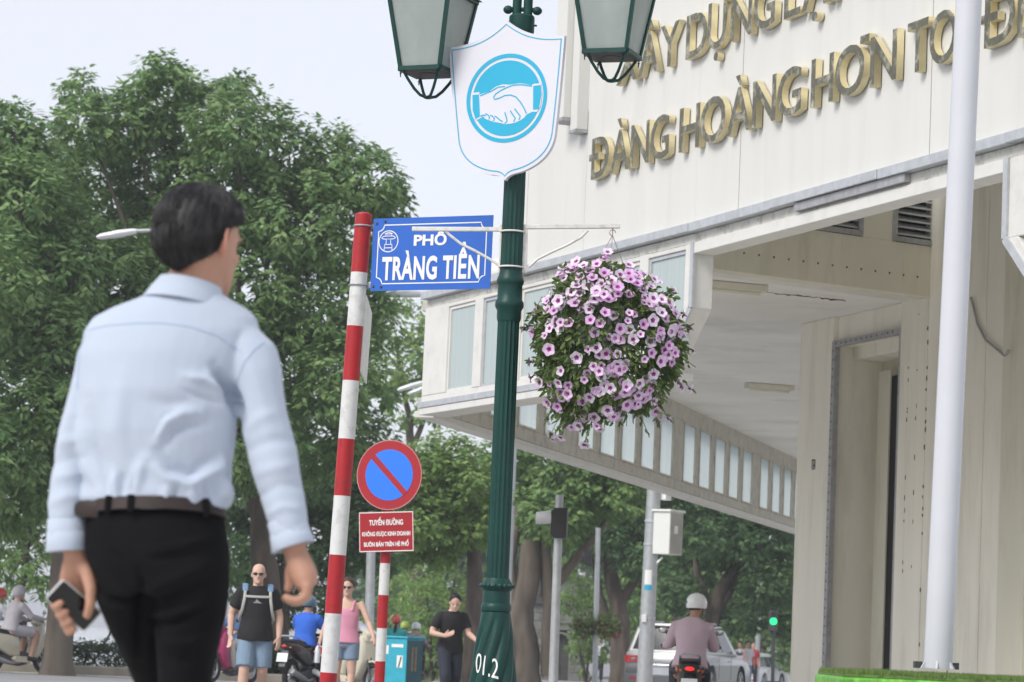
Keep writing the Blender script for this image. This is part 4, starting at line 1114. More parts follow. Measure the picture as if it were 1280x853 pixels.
# the broad tree behind the walking man
tree('broadleaf_tree', 'tall broad dark green tree behind the walking man, its crown topping all others', 60,
     [(338, 800), (334, 720), (322, 640), (300, 540)], .34,
     [(205, 125, 52), (245, 150, 62), (165, 150, 55), (110, 160, 48), (300, 160, 60), (352, 195, 62), (410, 205, 56), (455, 225, 48), (478, 250, 34), (195, 215, 75), (280, 235, 80),
      (370, 275, 80), (440, 300, 58), (120, 240, 72), (62, 235, 55), (215, 310, 85), (310, 350, 85), (405, 375, 75), (455, 400, 48), (130, 340, 80), (90, 300, 62),
      (250, 430, 85), (350, 460, 85), (430, 470, 60), (160, 445, 75), (200, 520, 70), (300, 540, 80), (400, 545, 70), (455, 545, 42), (20, 330, 60), (60, 400, 60), (100, 390, 60), (330, 250, 60), (240, 290, 60), (180, 380, 60), (370, 400, 60), (100, 110, 26), (198, 85, 24), (228, 92, 20), (296, 108, 24)], 'leaf_deep', fill=.32)
tree('broadleaf_tree', 'dark leafy tree at the left edge with a thick pale trunk behind the scooters', 56,
     [(72, 835), (74, 760), (80, 690), (84, 600), (70, 500)], .30,
     [(18, 165, 40), (-10, 160, 44), (20, 240, 60), (60, 270, 55), (10, 380, 70), (40, 500, 60), (20, 620, 50), (-30, 650, 50), (60, 610, 40), (40, 215, 60), (-20, 230, 70), (20, 300, 80), (75, 330, 70), (-40, 350, 90), (60, 420, 65), (0, 460, 80), (95, 480, 55), (40, 560, 55), (-30, 560, 80), (100, 560, 45)], 'leaf_deep', bark='bark_pale', fill=.3)
tree('broadleaf_tree', 'shaded low tree between the walking man and the no-parking sign', 68,
     [(352, 830), (350, 760), (362, 690), (385, 640)], .24,
     [(360, 600, 60), (420, 610, 60), (455, 650, 50), (390, 670, 55), (330, 660, 50), (320, 730, 34), (372, 735, 30), (400, 745, 26), (300, 700, 34), (350, 770, 20), (470, 590, 45), (420, 690, 40), (300, 620, 50), (340, 710, 34), (475, 690, 30)], 'leaf_dark', leaf=(.19, .085), fill=.4)
tree('broadleaf_tree', 'thin drooping tree low at the left edge over the lake', 66,
     [(20, 830), (24, 760), (34, 690), (40, 640)], .09,
     [(0, 620, 40), (50, 660, 36), (90, 650, 34), (130, 640, 34), (20, 710, 30), (60, 715, 24), (170, 650, 30), (20, 640, 45), (70, 630, 40), (110, 680, 32), (40, 700, 36), (0, 690, 40), (95, 735, 20), (150, 690, 30), (10, 740, 22), (62, 740, 20)], 'leaf_mid', spacing=.36, per=8, leaf=(.20, .08), fill=.6)
tree('broadleaf_tree', 'yellow-green airy tree seen past the left end of the window bay', 92,
     [(520, 840), (522, 700), (516, 600), (512, 520)], .22,
     [(505, 400, 34), (530, 430, 34), (500, 455, 36), (545, 470, 40), (512, 500, 40), (480, 480, 26), (560, 420, 40), (490, 375, 18)], 'leaf_yellow', spacing=.46, leaf=(.24, .11), per=9, fill=.4, limbs=[([(512, 520), (500, 470), (494, 420)], .10), ([(516, 560), (540, 500), (556, 440)], .10)])
tree('broadleaf_tree', 'rounded light green tree just right of the no-parking sign', 74,
     [(592, 838), (590, 770), (594, 700), (590, 660)], .27,
     [(560, 575, 44), (590, 605, 42), (530, 590, 40), (500, 610, 36), (560, 630, 46), (520, 645, 42), (590, 650, 38), (612, 625, 26), (480, 645, 30), (548, 680, 32), (505, 685, 24)], 'leaf_yellow', leaf=(.20, .10), spacing=.27, fill=.3)
tree('broadleaf_tree', 'broad tree behind the green lamp post with several thick pale stems', 80,
     [(655, 845), (655, 780), (662, 700), (668, 640)], .42,
     [(660, 600, 46), (710, 590, 46), (690, 640, 44), (735, 620, 42), (650, 650, 34), (770, 610, 40), (720, 660, 26), (750, 570, 40), (640, 570, 40)], 'leaf_mid', leaf=(.22, .11), spacing=.29, bark='bark_pale', fill=.35,
     limbs=[([(690, 845), (688, 780), (684, 720), (678, 650)], .30), ([(640, 845), (642, 770), (640, 700), (650, 630)], .26), ([(684, 745), (715, 705), (745, 668), (765, 640)], .17)])
tree('broadleaf_tree', 'dark forked tree between the traffic light and the grey pole', 90,
     [(778, 838), (776, 780), (766, 730), (760, 690)], .34,
     [(770, 640, 48), (820, 650, 46), (800, 690, 36), (745, 660, 34), (840, 610, 44), (790, 600, 44), (720, 680, 22), (860, 660, 34)], 'leaf_dark', leaf=(.24, .11), spacing=.32, fill=.35,
     limbs=[([(762, 790), (748, 740), (742, 690), (752, 640)], .17), ([(772, 760), (796, 722), (812, 690), (818, 650)], .17)])
tree('broadleaf_tree', 'leaning forked tree over the silver car, near the white column', 96,
     [(890, 845), (888, 790), (898, 745), (918, 705)], .34,
     [(900, 660, 46), (945, 680, 46), (960, 730, 36), (870, 700, 34), (915, 620, 44), (850, 740, 26), (975, 660, 40), (930, 770, 24), (985, 770, 26)], 'leaf_dark', leaf=(.24, .12), spacing=.32, fill=.32,
     limbs=[([(898, 760), (925, 715), (950, 680), (968, 645)], .18), ([(890, 770), (872, 720), (868, 690)], .18)])
tree('broadleaf_tree', 'slim dark tree behind the leaning forked tree', 120,
     [(948, 838), (950, 780), (955, 730)], .34,
     [(950, 720, 36), (985, 735, 32), (920, 740, 30), (1000, 790, 30), (965, 770, 24), (890, 730, 30), (1010, 720, 40)], 'leaf_mid', leaf=(.32, .15), spacing=.42, fill=.4)
tree('broadleaf_tree', 'slim pair-stemmed tree behind the silver car', 110,
     [(846, 838), (845, 780), (838, 720)], .26,
     [(840, 700, 40), (810, 720, 34), (870, 730, 30), (850, 660, 40), (790, 740, 24)], 'leaf_mid', leaf=(.3, .14), spacing=.40, fill=.4, limbs=[([(818, 838), (816, 770), (826, 710)], .2), ([(838, 740), (850, 700), (846, 660)], .12)])
# shrubs in the park
def bush(label, Y, lob, m, leaf=(.18, .07), sp=.36):
    s = FPX / Y; u, v, rp = lob[0]; b = at(u, v, Y); b.z = gz(Y) - .05
    t = thing('shrub', label, 'shrub', tuple(b), 0, 'shrubs in the lakeside park')
    LB = [(tuple(at(u, v, Y + nrng.uniform(-.6, .6))), (r / s, r / s, r / s * .9)) for u, v, r in lob]
    vv, tt = lobes_leaves(LB, sp, 8, leaf[0], leaf[1], .4); Mi = np.array(WM[t.name].inverted()); vv = vv @ Mi[:3, :3].T + Mi[:3, 3]
    link('foliage', leaf_mesh('foliage', vv, tt, M[m]), t)
    mb = MB()
    for k in range(4):
        c = V(*LB[k % len(LB)][0]); mb = MB(); mb.tube([b, b.lerp(c, .5) + V(.1 * (k - 1.5), 0, 0), c], [.05, .035, .015], 6); part('stem', mb, M['bark'], t, world=True)
bush('tall yellow-green shrub behind the man in the black shirt', 84, [(545, 760, 38), (570, 720, 36), (530, 715, 34), (520, 780, 36), (575, 790, 34), (610, 740, 30), (610, 800, 30), (550, 815, 30)], 'leaf_yellow')
bush('pale green shrub behind the blue bin', 88, [(505, 740, 30), (480, 770, 30), (500, 800, 32), (460, 800, 26), (530, 810, 24), (490, 715, 22)], 'leaf_yellow')
bush('mid green shrub between the traffic-light pole and the flower-pot pole', 100, [(735, 790, 30), (715, 740, 26), (740, 740, 26), (765, 800, 26), (730, 820, 20), (706, 700, 24)], 'leaf_yellow', leaf=(.22, .1), sp=.42)
bush('dark shrub beside the forked tree trunk', 104, [(800, 790, 28), (830, 800, 24), (780, 760, 24), (815, 760, 22), (860, 790, 26)], 'leaf_mid', leaf=(.22, .1), sp=.42)
bush('low shrub in the shade by the far kerb', 118, [(905, 800, 22), (925, 790, 20), (880, 800, 20), (955, 810, 22), (985, 815, 22)], 'leaf_mid', leaf=(.24, .11), sp=.46)
# the far park closing the view: one mass of foliage
LB = []
for k in range(46):
    u = 470 + (k % 23) * 26 + nrng.uniform(-8, 8); v = nrng.uniform(610, 680) if k < 23 else nrng.uniform(720, 790); Y = nrng.uniform(140, 165); s = FPX / Y
    r = nrng.uniform(38, 54) / s; LB.append((tuple(at(u, v, Y)), (r, r, r)))
vv, tt = lobes_leaves(LB, .62, 8, .55, .30, .4)
tag(link('far_foliage', leaf_mesh('far_foliage', vv, tt, M['leaf_dark'])), kind='stuff', label='dark mass of park foliage far behind the trunks')
# clipped hedge along the lakeside
hb = at(130, 815, 59.3)
hd = thing('hedge', 'low clipped dark hedge along the lake edge behind the scooters', 'hedge', (hb.x, 59.3, gz(59)))
n = 5200; c = np.stack([nrng.uniform(-17, -2.6, n), 59.3 + nrng.uniform(-.35, .35, n), gz(59) + .09 + nrng.random(n) ** .6 * .52], 1)
side = nrng.random(n); c[side < .45, 1] = 58.95 + nrng.normal(0, .03, (side < .45).sum()); c[side > .75, 2] = gz(59) + .6 + nrng.normal(0, .03, (side > .75).sum())
o_dir = np.where((side < .45)[:, None], [[0, -1, .3]], [[0, -.2, 1]]).astype(float)
vv, tt = leaf_cloud(c, o_dir, 6, .09, .045); Mi = np.array(WM[hd.name].inverted()); vv = vv + Mi[:3, 3]
link('foliage', leaf_mesh('foliage', vv, tt, M['leaf_hedge']), hd)
for k in range(9):
    mb = MB(); mb.tube([(-17 + k * 1.7, 59.3, gz(59)), (-16.9 + k * 1.7, 59.3, gz(59) + .45)], .03, 6); part('stem', mb, M['bark'], hd, world=True)
# dark stakes propping a sapling by the lake
stk = thing('sapling_stakes', 'thin dark slanting stakes beside the lake, left of the walking man', 'stakes', tuple(V(at(150, 800, 61).x, 61, gz(60))))
for (a, b) in (((126, 812), (146, 778)), ((152, 812), (162, 782)), ((160, 812), (140, 772))):
    mb = MB(); mb.tube([at(*a, 61), at(*b, 61.2)], .025, 6); part('stake', mb, M['black_plastic'], stk, world=True)

# ------------------------------------------------------------------ grey pole with cabinets
QY = 50.0; QK = QY / 30.
qb = V(at(805.5, 853, QY).x - .0, QY, gz(QY))
qp = thing('utility_pole', 'thick galvanised grey pole carrying a pale control cabinet', 'pole', tuple(qb))
tp = at(818, 600, QY); dq = (tp - at(805.5, 853, QY)).normalized(); q0 = at(805.5, 853, QY) - dq * ((at(805.5, 853, QY).z - gz(QY)) / dq.z)
mb = MB(); mb.tube([q0, at(805.5, 853, QY), tp, tp + dq * 1.2], [.085 * QK, .082 * QK, .072 * QK, .068 * QK], 24); part('shaft', mb, M['galv'], qp, world=True)
for v, k in ((652, 1), (681, 1), (773, 0)):
    f = (853 - v) / 253.; c = at(805.5, 853, QY).lerp(tp, f); mb = MB()
    mb.tube([c - dq * .02, c + dq * .02], .083 * QK, 20); part('band', mb, M['zinc'], qp, world=True)
c = at(815, 775, QY)
mb = MB(); mb.box(at(805, 773, QY - .14), (.08, .05, .13)); part('bracket', mb, M['paint_white'], qp, world=True, smooth=False, bevel=.004)
for v, col, hh_ in ((722, 'paint_white', .15), (735, 'sign_cyan', .05)):
    c = at(811.5, v, QY); mb = MB(); n = 8; rr_ = .0795 * QK
    a = [-2.25 + i * .12 for i in range(n + 1)]
    vs = [c + V(rr_ * math.cos(t), rr_ * math.sin(t), z) for z in (-hh_ * QK / 2, hh_ * QK / 2) for t in a]
    mb.add(vs, [(i, i + 1, n + 2 + i, n + 1 + i) for i in range(n)]); part('sticker', mb, M[col], qp, world=True)
rz_ = rad(-34)
cb = at(835, 667, QY - .05)
cab = MB(); cab.box(cb, (.20 * QK, .27 * QK, .44 * QK), rz=rz_); co = part('cabinet', cab, M['cabinet'], qp, world=True, smooth=False, bevel=.008)
lid = MB(); lid.box(cb + UP * .232 * QK, (.23 * QK, .31 * QK, .022 * QK), rz=rz_); part('lid', lid, M['paint_white'], co, world=True, smooth=False, bevel=.004)
rt = Matrix.Rotation(rz_, 3, 'Z')
sd = MB(); sd.box(cb + rt @ V(.1015 * QK, 0, -.005), (.006, .25 * QK, .42 * QK), rz=rz_); part('door', sd, M['cabinet_side'], co, world=True, smooth=False)
la = MB(); la.box(cb + rt @ V(.106 * QK, -.03, .06), (.02, .06 * QK, .08 * QK), rz=rz_); part('latch', la, M['paint_white'], co, world=True, smooth=False)
sm = MB(); sm.box(at(831, 619, QY + .05), (.10 * QK, .12 * QK, .11 * QK), rz=rz_); part('small_box', sm, M['paint_white'], qp, world=True, smooth=False, bevel=.015)
cd = MB(); cd.tube([at(828, 697, QY - .1), at(822, 703, QY - .1), at(820, 708, QY)], .02, 6); part('conduit', cd, M['paint_white'], qp, world=True)

# ------------------------------------------------------------------ traffic light seen from the side
TY = 36.0
tb_, tt_ = at(691.5, 853, TY), at(699.5, 619, TY)
dq = (tt_ - tb_).normalized(); q0 = tb_ - dq * ((tb_.z - gz(TY)) / dq.z)
tl_ = thing('traffic_light', 'small traffic light on a slim galvanised pole with a silver visor seen side on', 'traffic light', tuple(q0))
mb = MB(); mb.tube([q0, tb_, tt_], [.062, .06, .05], 18); part('pole', mb, M['galv'], tl_, world=True)
cb = at(693.5, 654, TY - .02)
mb = MB(); mb.puff([(-.16, -.19), (.0, -.19), (.05, -.15), (.05, .15), (0, .19), (-.16, .19)], .22, .03)
Mh = Matrix.Translation(cb) @ Matrix.Rotation(rad(86), 4, 'Z'); mb.v = [tuple(Mh @ V(*p) - 0 * V(0, 0, 0)) for p in mb.v]
ho = part('housing', mb, M['black_plastic'], tl_, world=True, ang=40)
mb = MB(); pts = []
n = 14; x0, x1 = cb + V(-.05, 0, .04), cb + V(-.24, -.02, .025)
vs = []
for p, r in ((x0, .115), (x1, .10)):
    for q in (r, r * .94):
        for i in range(n + 1):
            a = -.5 + (PI + 1.0) * i / n; vs.append(p + V(0, q * math.cos(a), q * math.sin(a)))
m1 = n + 1; fs = []
for i in range(n): fs += [(i, i + 1, 2 * m1 + i + 1, 2 * m1 + i), (m1 + i, 3 * m1 + i, 3 * m1 + i + 1, m1 + i + 1), (2 * m1 + i, 2 * m1 + i + 1, 3 * m1 + i + 1, 3 * m1 + i)]
mb.add(vs, fs); part('visor', mb, mat('visor_silver', (.42, .43, .46), .4, metal=.3), tl_, world=True)
mb = MB(); mb.tube([cb + V(-.048, 0, .04), cb + V(-.055, 0, .04)], .10, 20); part('lens', mb, M['dark_grey'], tl_, world=True)
mb = MB(); mb.bar(cb + V(.02, 0, .1), at(699, 640, TY), .03, .03); mb.bar(cb + V(.02, 0, -.1), at(698, 668, TY), .03, .03); part('mount', mb, M['zinc_dark'], tl_, world=True)

# ------------------------------------------------------------------ thin pole with flower pots, grey pole behind the sign, green signal far away
def slim_pole(name, label, cat, u0, v0, u1, v1, Y, r, m='galv'):
    a, b = at(u0, v0, Y), at(u1, v1, Y); dq = (b - a).normalized(); q = a - dq * ((a.z - gz(Y)) / dq.z)
    t = thing(name, label, cat, tuple(q)); mb = MB(); mb.tube([q, b], [r * 1.15, r], 14); part('shaft', mb, M[m], t, world=True); return t
M['blossom_dull'] = mat('blossom_dull', (.26, .07, .07))
fp_ = slim_pole('flower_pole', 'thin grey pole with round flower pots either side, under the trees', 'pole', 744, 830, 747.5, 660, 78, .07)
for du, m_ in ((-14, 'tank_pink'), (14, 'helmet_white')):
    c = at(745 + du, 783, 78)
    mb = MB(); mb.lathe([(.12, -.12), (.25, .02), (.27, .1), (.25, .1), (.1, -.05)], 16, c=c); po = part('flower_pot', mb, M['dark_grey'], fp_, world=True)
    mb = MB(); mb.bar(c + V(0, 0, -.02), at(745, 786, 78), .03); part('pot_arm', mb, M['dark_grey'], po, world=True)
    n = 150; d_ = nrng.normal(0, 1, (n, 3)); d_ /= np.linalg.norm(d_, axis=1, keepdims=True); vv, tt = leaf_cloud(np.array(c) + [0, 0, .08] + d_ * [.3, .3, .24], d_, 6, .1, .05); Mi = np.array(WM[fp_.name].inverted()); vv = vv + Mi[:3, 3]
    link('plants', leaf_mesh('plants', vv, tt, M['petunia_leaf']), po)
    n = 22; d_ = nrng.normal(0, 1, (n, 3)); d_ /= np.linalg.norm(d_, axis=1, keepdims=True); vv, tt = leaf_cloud(np.array(c) + [0, 0, -.06] + d_ * [.3, .3, .2], d_, 5, .09, .08); vv = vv + Mi[:3, 3]
    o = link('blossoms', leaf_mesh('blossoms', vv, tt, M['blossom_dull']), po); o['kind'] = 'stuff'
sg = MB(); c = at(735, 697, 78); sg.puff([(-.1, -.2), (.1, -.2), (.12, 0), (.1, .2), (-.1, .2)], .22, .08); sg.v = [(p[0] + c.x, p[1] + c.y, p[2] + c.z) for p in sg.v]
so = part('signal_head', sg, M['black_plastic'], fp_, world=True)
mb = MB(); mb.bar(c, at(746.5, 694, 78), .05); part('signal_arm', mb, M['black_plastic'], so, world=True)
slim_pole('grey_pole', 'plain grey pole behind the no-parking sign', 'pole', 461, 800, 465, 640, 56, .085)
slim_pole('grey_pole', 'distant thin grey pole among the trees near the white column', 'pole', 946, 820, 950, 728, 116, .10)
gs_ = slim_pole('signal_post', 'distant traffic signal showing a green light at the right', 'traffic light', 966, 838, 967, 776, 84, .05, 'dark_grey')
c = at(966.5, 777, 83.8); mb = MB(); mb.box(c, (.24, .16, .62)); part('housing', mb, M['dark_grey'], gs_, world=True, smooth=False, bevel=.04)
mb = MB(); mb.tube([c + V(0, -.08, 0), c + V(0, -.11, 0)], .105, 20); part('green_lens', mb, M['green_lit'], gs_, world=True)
mb = MB(); mb.tube([c + V(0, -.08, .21), c + V(0, -.1, .21)], .09, 16); part('dark_lens', mb, M['black_plastic'], gs_, world=True)

# ------------------------------------------------------------------ street lamps far behind
def street_lamp(label, Y, ub, path, head):
    b = V(at(ub, 800, Y).x, Y, gz(Y)); t = thing('street_lamp', label, 'street lamp', tuple(b), 0, 'tall street lamps')
    top = at(*path[0], Y); mb = MB(); mb.tube([b, V(b.x, b.y, top.z)], [.11, .07], 14); part('pole', mb, M['galv'], t, world=True)
    mb = MB(); mb.tube([V(b.x, b.y, top.z - .1)] + [at(u, v, Y) for u, v in path], .035, 8); part('arm', mb, M['galv'], t, world=True)
    for (a, c_) in head:
        p, q = at(*a, Y), at(*c_, Y); dd = (q - p); L = dd.length; dd.normalize()
        mb = MB(); mb.tube([p, p + dd * L * .1, p + dd * L * .45, p + dd * L * .9, q], [(.05, .04), (.09, .06), (.13, .075), (.10, .06), (.05, .03)], 12, side=V(0, 1, 0)); part('lamp_head', mb, M['helmet_white'], t, world=True)
street_lamp('street lamp left of the walking man with its head poking out of the leaves', 52, 222, [(222, 296), (195, 288), (171, 289)], [((171, 289), (121, 297))])
street_lamp('street lamp whose pale head shows just under the blue street-name sign', 60, 628, [(628, 372), (580, 370), (530, 368)], [((530, 368), (484, 368))])
street_lamp('street lamp with two slim pale arms at the left end of the window bay', 75, 632, [(632, 470), (570, 472), (530, 478)], [((530, 478), (497, 488)), ((540, 482), (510, 493))])

# ------------------------------------------------------------------ old stone gate tower by the lake
GY = 112.0
gx = at(698, 848, GY).x; gb = gz(GY); s = FPX / GY
tw = thing('stone_tower', 'old grey stone gate tower with an arched doorway behind the traffic-light pole', 'tower', (gx, GY, gb))
Hh = gb; hw = 1.05
ztop = at(700, 757, GY).z - gb
# front face with an arched opening, built from courses of stone
def arch_block(x0, x1, z0, z1, nm='stone', m='stone', dp=.0):
    mb = MB(); mb.box(((x0 + x1) / 2, -hw + .12 - dp, (z0 + z1) / 2), (x1 - x0 - .012, .24, z1 - z0 - .012)); part(nm, mb, M[m], tw, smooth=False, bevel=.015)
mb = MB(); mb.box((0, .1, ztop / 2), (2 * hw - .1, 2 * hw - .3, ztop)); part('core', mb, M['stone_dark'], tw, smooth=False)
rowh = ztop / 9; rg = random.Random(4)
for i in range(9):
    z0 = i * rowh; off = (i % 2) * .22
    x = -hw - off
    while x < hw:
        x1 = min(x + .46, hw); xa = max(x, -hw)
        aw = .34 if z0 < ztop * .5 else (.24 if z0 < ztop * .62 else 0)
        if aw and x1 > -aw and xa < aw:
            if xa < -aw: arch_block(xa, -aw, z0, z0 + rowh, dp=rg.uniform(0, .02))
            if x1 > aw: arch_block(aw, x1, z0, z0 + rowh, dp=rg.uniform(0, .02))
        elif x1 - xa > .05: arch_block(xa, x1, z0, z0 + rowh, dp=rg.uniform(0, .02))
        x += .46
mb = MB(); pr = [(-.42, 0), (-.42, ztop * .5)] + [(-.42 * math.cos(t), ztop * .5 + .42 * math.sin(t)) for t in [PI * i / 10 for i in range(1, 10)]] + [(.42, ztop * .5), (.42, 0), (.34, 0), (.34, ztop * .5)] + [(.34 * math.cos(t), ztop * .5 + .34 * math.sin(t)) for t in [PI * i / 10 for i in range(1, 10)]] + [(-.34, ztop * .5), (-.34, 0)]
mb.prism(pr, (0, -hw - .03, 0), (1, 0, 0), (0, 0, 1), (0, .1, 0)); part('arch', mb, M['stone'], tw, smooth=False)
mb = MB(); mb.box((0, 0, ztop + .07), (2 * hw + .35, 2 * hw + .35, .14)); mb.box((0, 0, ztop + .2), (2 * hw + .1, 2 * hw + .1, .12)); part('cornice', mb, M['stone_dark'], tw, smooth=False, bevel=.02)
mb = MB(); mb.box((0, -hw - .03, ztop * .8), (.9, .06, .26)); part('tablet', mb, M['stone'], tw, smooth=False, bevel=.02)
mb = MB(); mb.box((0, 0, ztop + .26 + .4), (1.3, 1.3, .8)); part('upper_storey', mb, M['stone'], tw, smooth=False, bevel=.02)
mb = MB(); mb.hexa([(x * .85, y * .85, ztop + 1.061) for x, y in ((-1, -1), (1, -1), (1, 1), (-1, 1))] + [(x * .5, y * .5, ztop + 1.3) for x, y in ((-1, -1), (1, -1), (1, 1), (-1, 1))]); part('roof', mb, M['stone_dark'], tw, smooth=False)
for sx in (-1, 1):
    mb = MB(); mb.lathe([(.1, ztop + .27), (.13, ztop + .6), (.08, ztop + 1.1), (.02, ztop + 1.5)], 10, c=(sx * .9, -.9, 0)); part('corner_spire', mb, M['stone_dark'], tw)

# ------------------------------------------------------------------ teal bin by the road
BY = 41.0
bc = at(504, 797, BY); bx = thing('utility_bin', 'turquoise metal street bin with white stickers and a dark side', 'bin', (bc.x, BY, gz(BY)))
hb_ = bc.z - gz(BY); rzb = rad(-33)
mb = MB(); mb.box((0, 0, hb_ / 2), (.42, .40, hb_ - .02), rz=rzb); part('body', mb, M['bin_teal'], bx, smooth=False, bevel=.012)
rt = Matrix.Rotation(rzb, 3, 'Z')
mb = MB(); mb.box(rt @ V(.2125, 0, hb_ / 2 - .01), (.006, .38, hb_ - .06), rz=rzb); sdp = part('side_panel', mb, M['bin_dark'], bx, smooth=False)
for dy in (-.06, .02): mb = MB(); mb.box(rt @ V(.217, dy, hb_ - .3), (.003, .05, .34), rz=rzb); part('worn_patch', mb, M['bin_worn'], sdp, smooth=False)
mb = MB(); mb.box((0, 0, hb_ + .0), (.46, .44, .03), rz=rzb); part('lid', mb, M['bin_teal'], bx, smooth=False, bevel=.01)
for x, z, a, b in ((.05, hb_ - .12, .20, .045), (.10, hb_ - .34, .10, .17), (-.12, hb_ - .18, .04, .12)):
    mb = MB(); mb.box(rt @ V(x, -.202, z), (a, .004, b), rz=rzb); part('sticker', mb, M['paint_white'], bx, smooth=False)
mb = MB(); mb.bar(rt @ V(.085, -.206, hb_ - .42), rt @ V(.125, -.206, hb_ - .27), .02, .004, up=rt @ V(0, -1, 0)); part('sticker_mark', mb, M['dark_grey'], bx, smooth=False)

# ================================================================== people
def slerp_pts(pts, n):
    return pts
def hand_shell(mb, w_, d_, side, sc=1., curl=.5, thumb_up=None, spread=1.):
    """palm and five bent fingers from the wrist w_, pointing along d_; side = across the palm towards the thumb"""
    d_ = d_.normalized(); side = (side - d_ * side.dot(d_)).normalized(); nrm = d_.cross(side)      # fingers curl towards nrm
    P = lambda a, s, n: w_ + (d_ * a + side * s + nrm * n) * sc
    mb.tube([P(-.02, 0, 0), P(.02, 0, 0), P(.06, 0, 0), P(.098, -.003, .004)], [(.026 * sc, .020 * sc), (.034 * sc, .018 * sc), (.042 * sc, .016 * sc), (.040 * sc, .013 * sc)], 10, side=side)
    for k, (off, L) in enumerate(((.029, .070), (.010, .078), (-.010, .073), (-.029, .058))):
        c1, c2 = curl * .9 + .05 * k, curl * 2.0 + .05 * k
        p0 = P(.085, off, .002); s0 = side * (off * .25 * spread)
        p1 = p0 + (d_ * math.cos(c1 * .5) + nrm * math.sin(c1 * .5) + s0 * 8 * .4) * L * .5 * sc
        p2 = p1 + (d_ * math.cos(c2 * .75) + nrm * math.sin(c2 * .75)) * L * .30 * sc
        p3 = p2 + (d_ * math.cos(c2 * 1.1) + nrm * math.sin(c2 * 1.1)) * L * .26 * sc
        mb.tube([p0, p1, p2, p3], [.0105 * sc, .0095 * sc, .0088 * sc, .0065 * sc], 8)
    t0 = P(.015, .026, .004); t1 = P(.048, .052, .014); t2 = P(.078, .056, .028)
    mb.tube([t0, t1, t2, t2 + (t2 - t1) * .4], [.015 * sc, .0125 * sc, .0105 * sc, .007 * sc], 8)
def head_shell(mb, H, sc=1., fem=False):
    """H: 4x4 head frame (origin at eye-ear height in the middle of the skull, +y is the face)"""
    jw = .92 if fem else 1.
    prof = [(-.118, .068, .018, .020), (-.108, .060, .034 * jw, .036), (-.090, .044, .048 * jw, .056), (-.066, .022, .058 * jw, .078), (-.035, .008, .066, .091), (0., .0, .0725, .096),
            (.03, -.004, .0755, .099), (.06, -.006, .0735, .096), (.085, -.008, .064, .083), (.105, -.01, .047, .060), (.117, -.01, .024, .032), (.120, -.01, .006, .01)]
    n = 24; vs = []
    for z, cy, a, b in prof:
        for j in range(n):
            t = 2 * PI * j / n; c, s_ = math.cos(t), math.sin(t)
            x = a * abs(c) ** .92 * (1 if c >= 0 else -1); y = cy + b * s_
            if -.02 < z < .02 and s_ > .6 and .25 < abs(c) < .6: y -= .006          # eye sockets
            vs.append(H @ (V(x, y, z) * sc))
    fs = [(i * n + j, i * n + (j + 1) % n, (i + 1) * n + (j + 1) % n, (i + 1) * n + j) for i in range(len(prof) - 1) for j in range(n)]
    fs += [tuple(range(n - 1, -1, -1)), tuple(range((len(prof) - 1) * n, len(prof) * n))]
    mb.add(vs, fs)
    q = lambda *p: H @ (V(*p) * sc)
    mb.tube([q(0, .092, .012), q(0, .102, -.008), q(0, .114, -.030), q(0, .108, -.040), q(0, .088, -.046)], [.008 * sc, .010 * sc, .0135 * sc, .014 * sc, .010 * sc], 10)      # nose
    for s_ in (-1, 1):
        mb.ball(q(s_ * .013, .100, -.040), .008 * sc, 8, 6)
        R_ = H.to_3x3() @ Matrix.Rotation(s_ * .5, 3, 'Z')
        mb.ball(q(s_ * .081, -.012, -.012), (.010 * sc, .018 * sc, .032 * sc), 10, 8, M=R_)                                         # ears
        mb.ball(q(s_ * .030, .084, .020), (.024 * sc, .012 * sc, .007 * sc), 10, 6, M=H.to_3x3())                                   # brow
        mb.ball(q(s_ * .040, .066, -.030), (.020 * sc, .022 * sc, .016 * sc), 10, 6, M=H.to_3x3())                                  # cheek
    mb.ball(q(0, .086, -.066), (.023 * sc, .010 * sc, .008 * sc), 10, 6, M=H.to_3x3())                                              # lips
    mb.ball(q(0, .090, -.104), (.018 * sc, .014 * sc, .013 * sc), 10, 6, M=H.to_3x3())                                              # chin
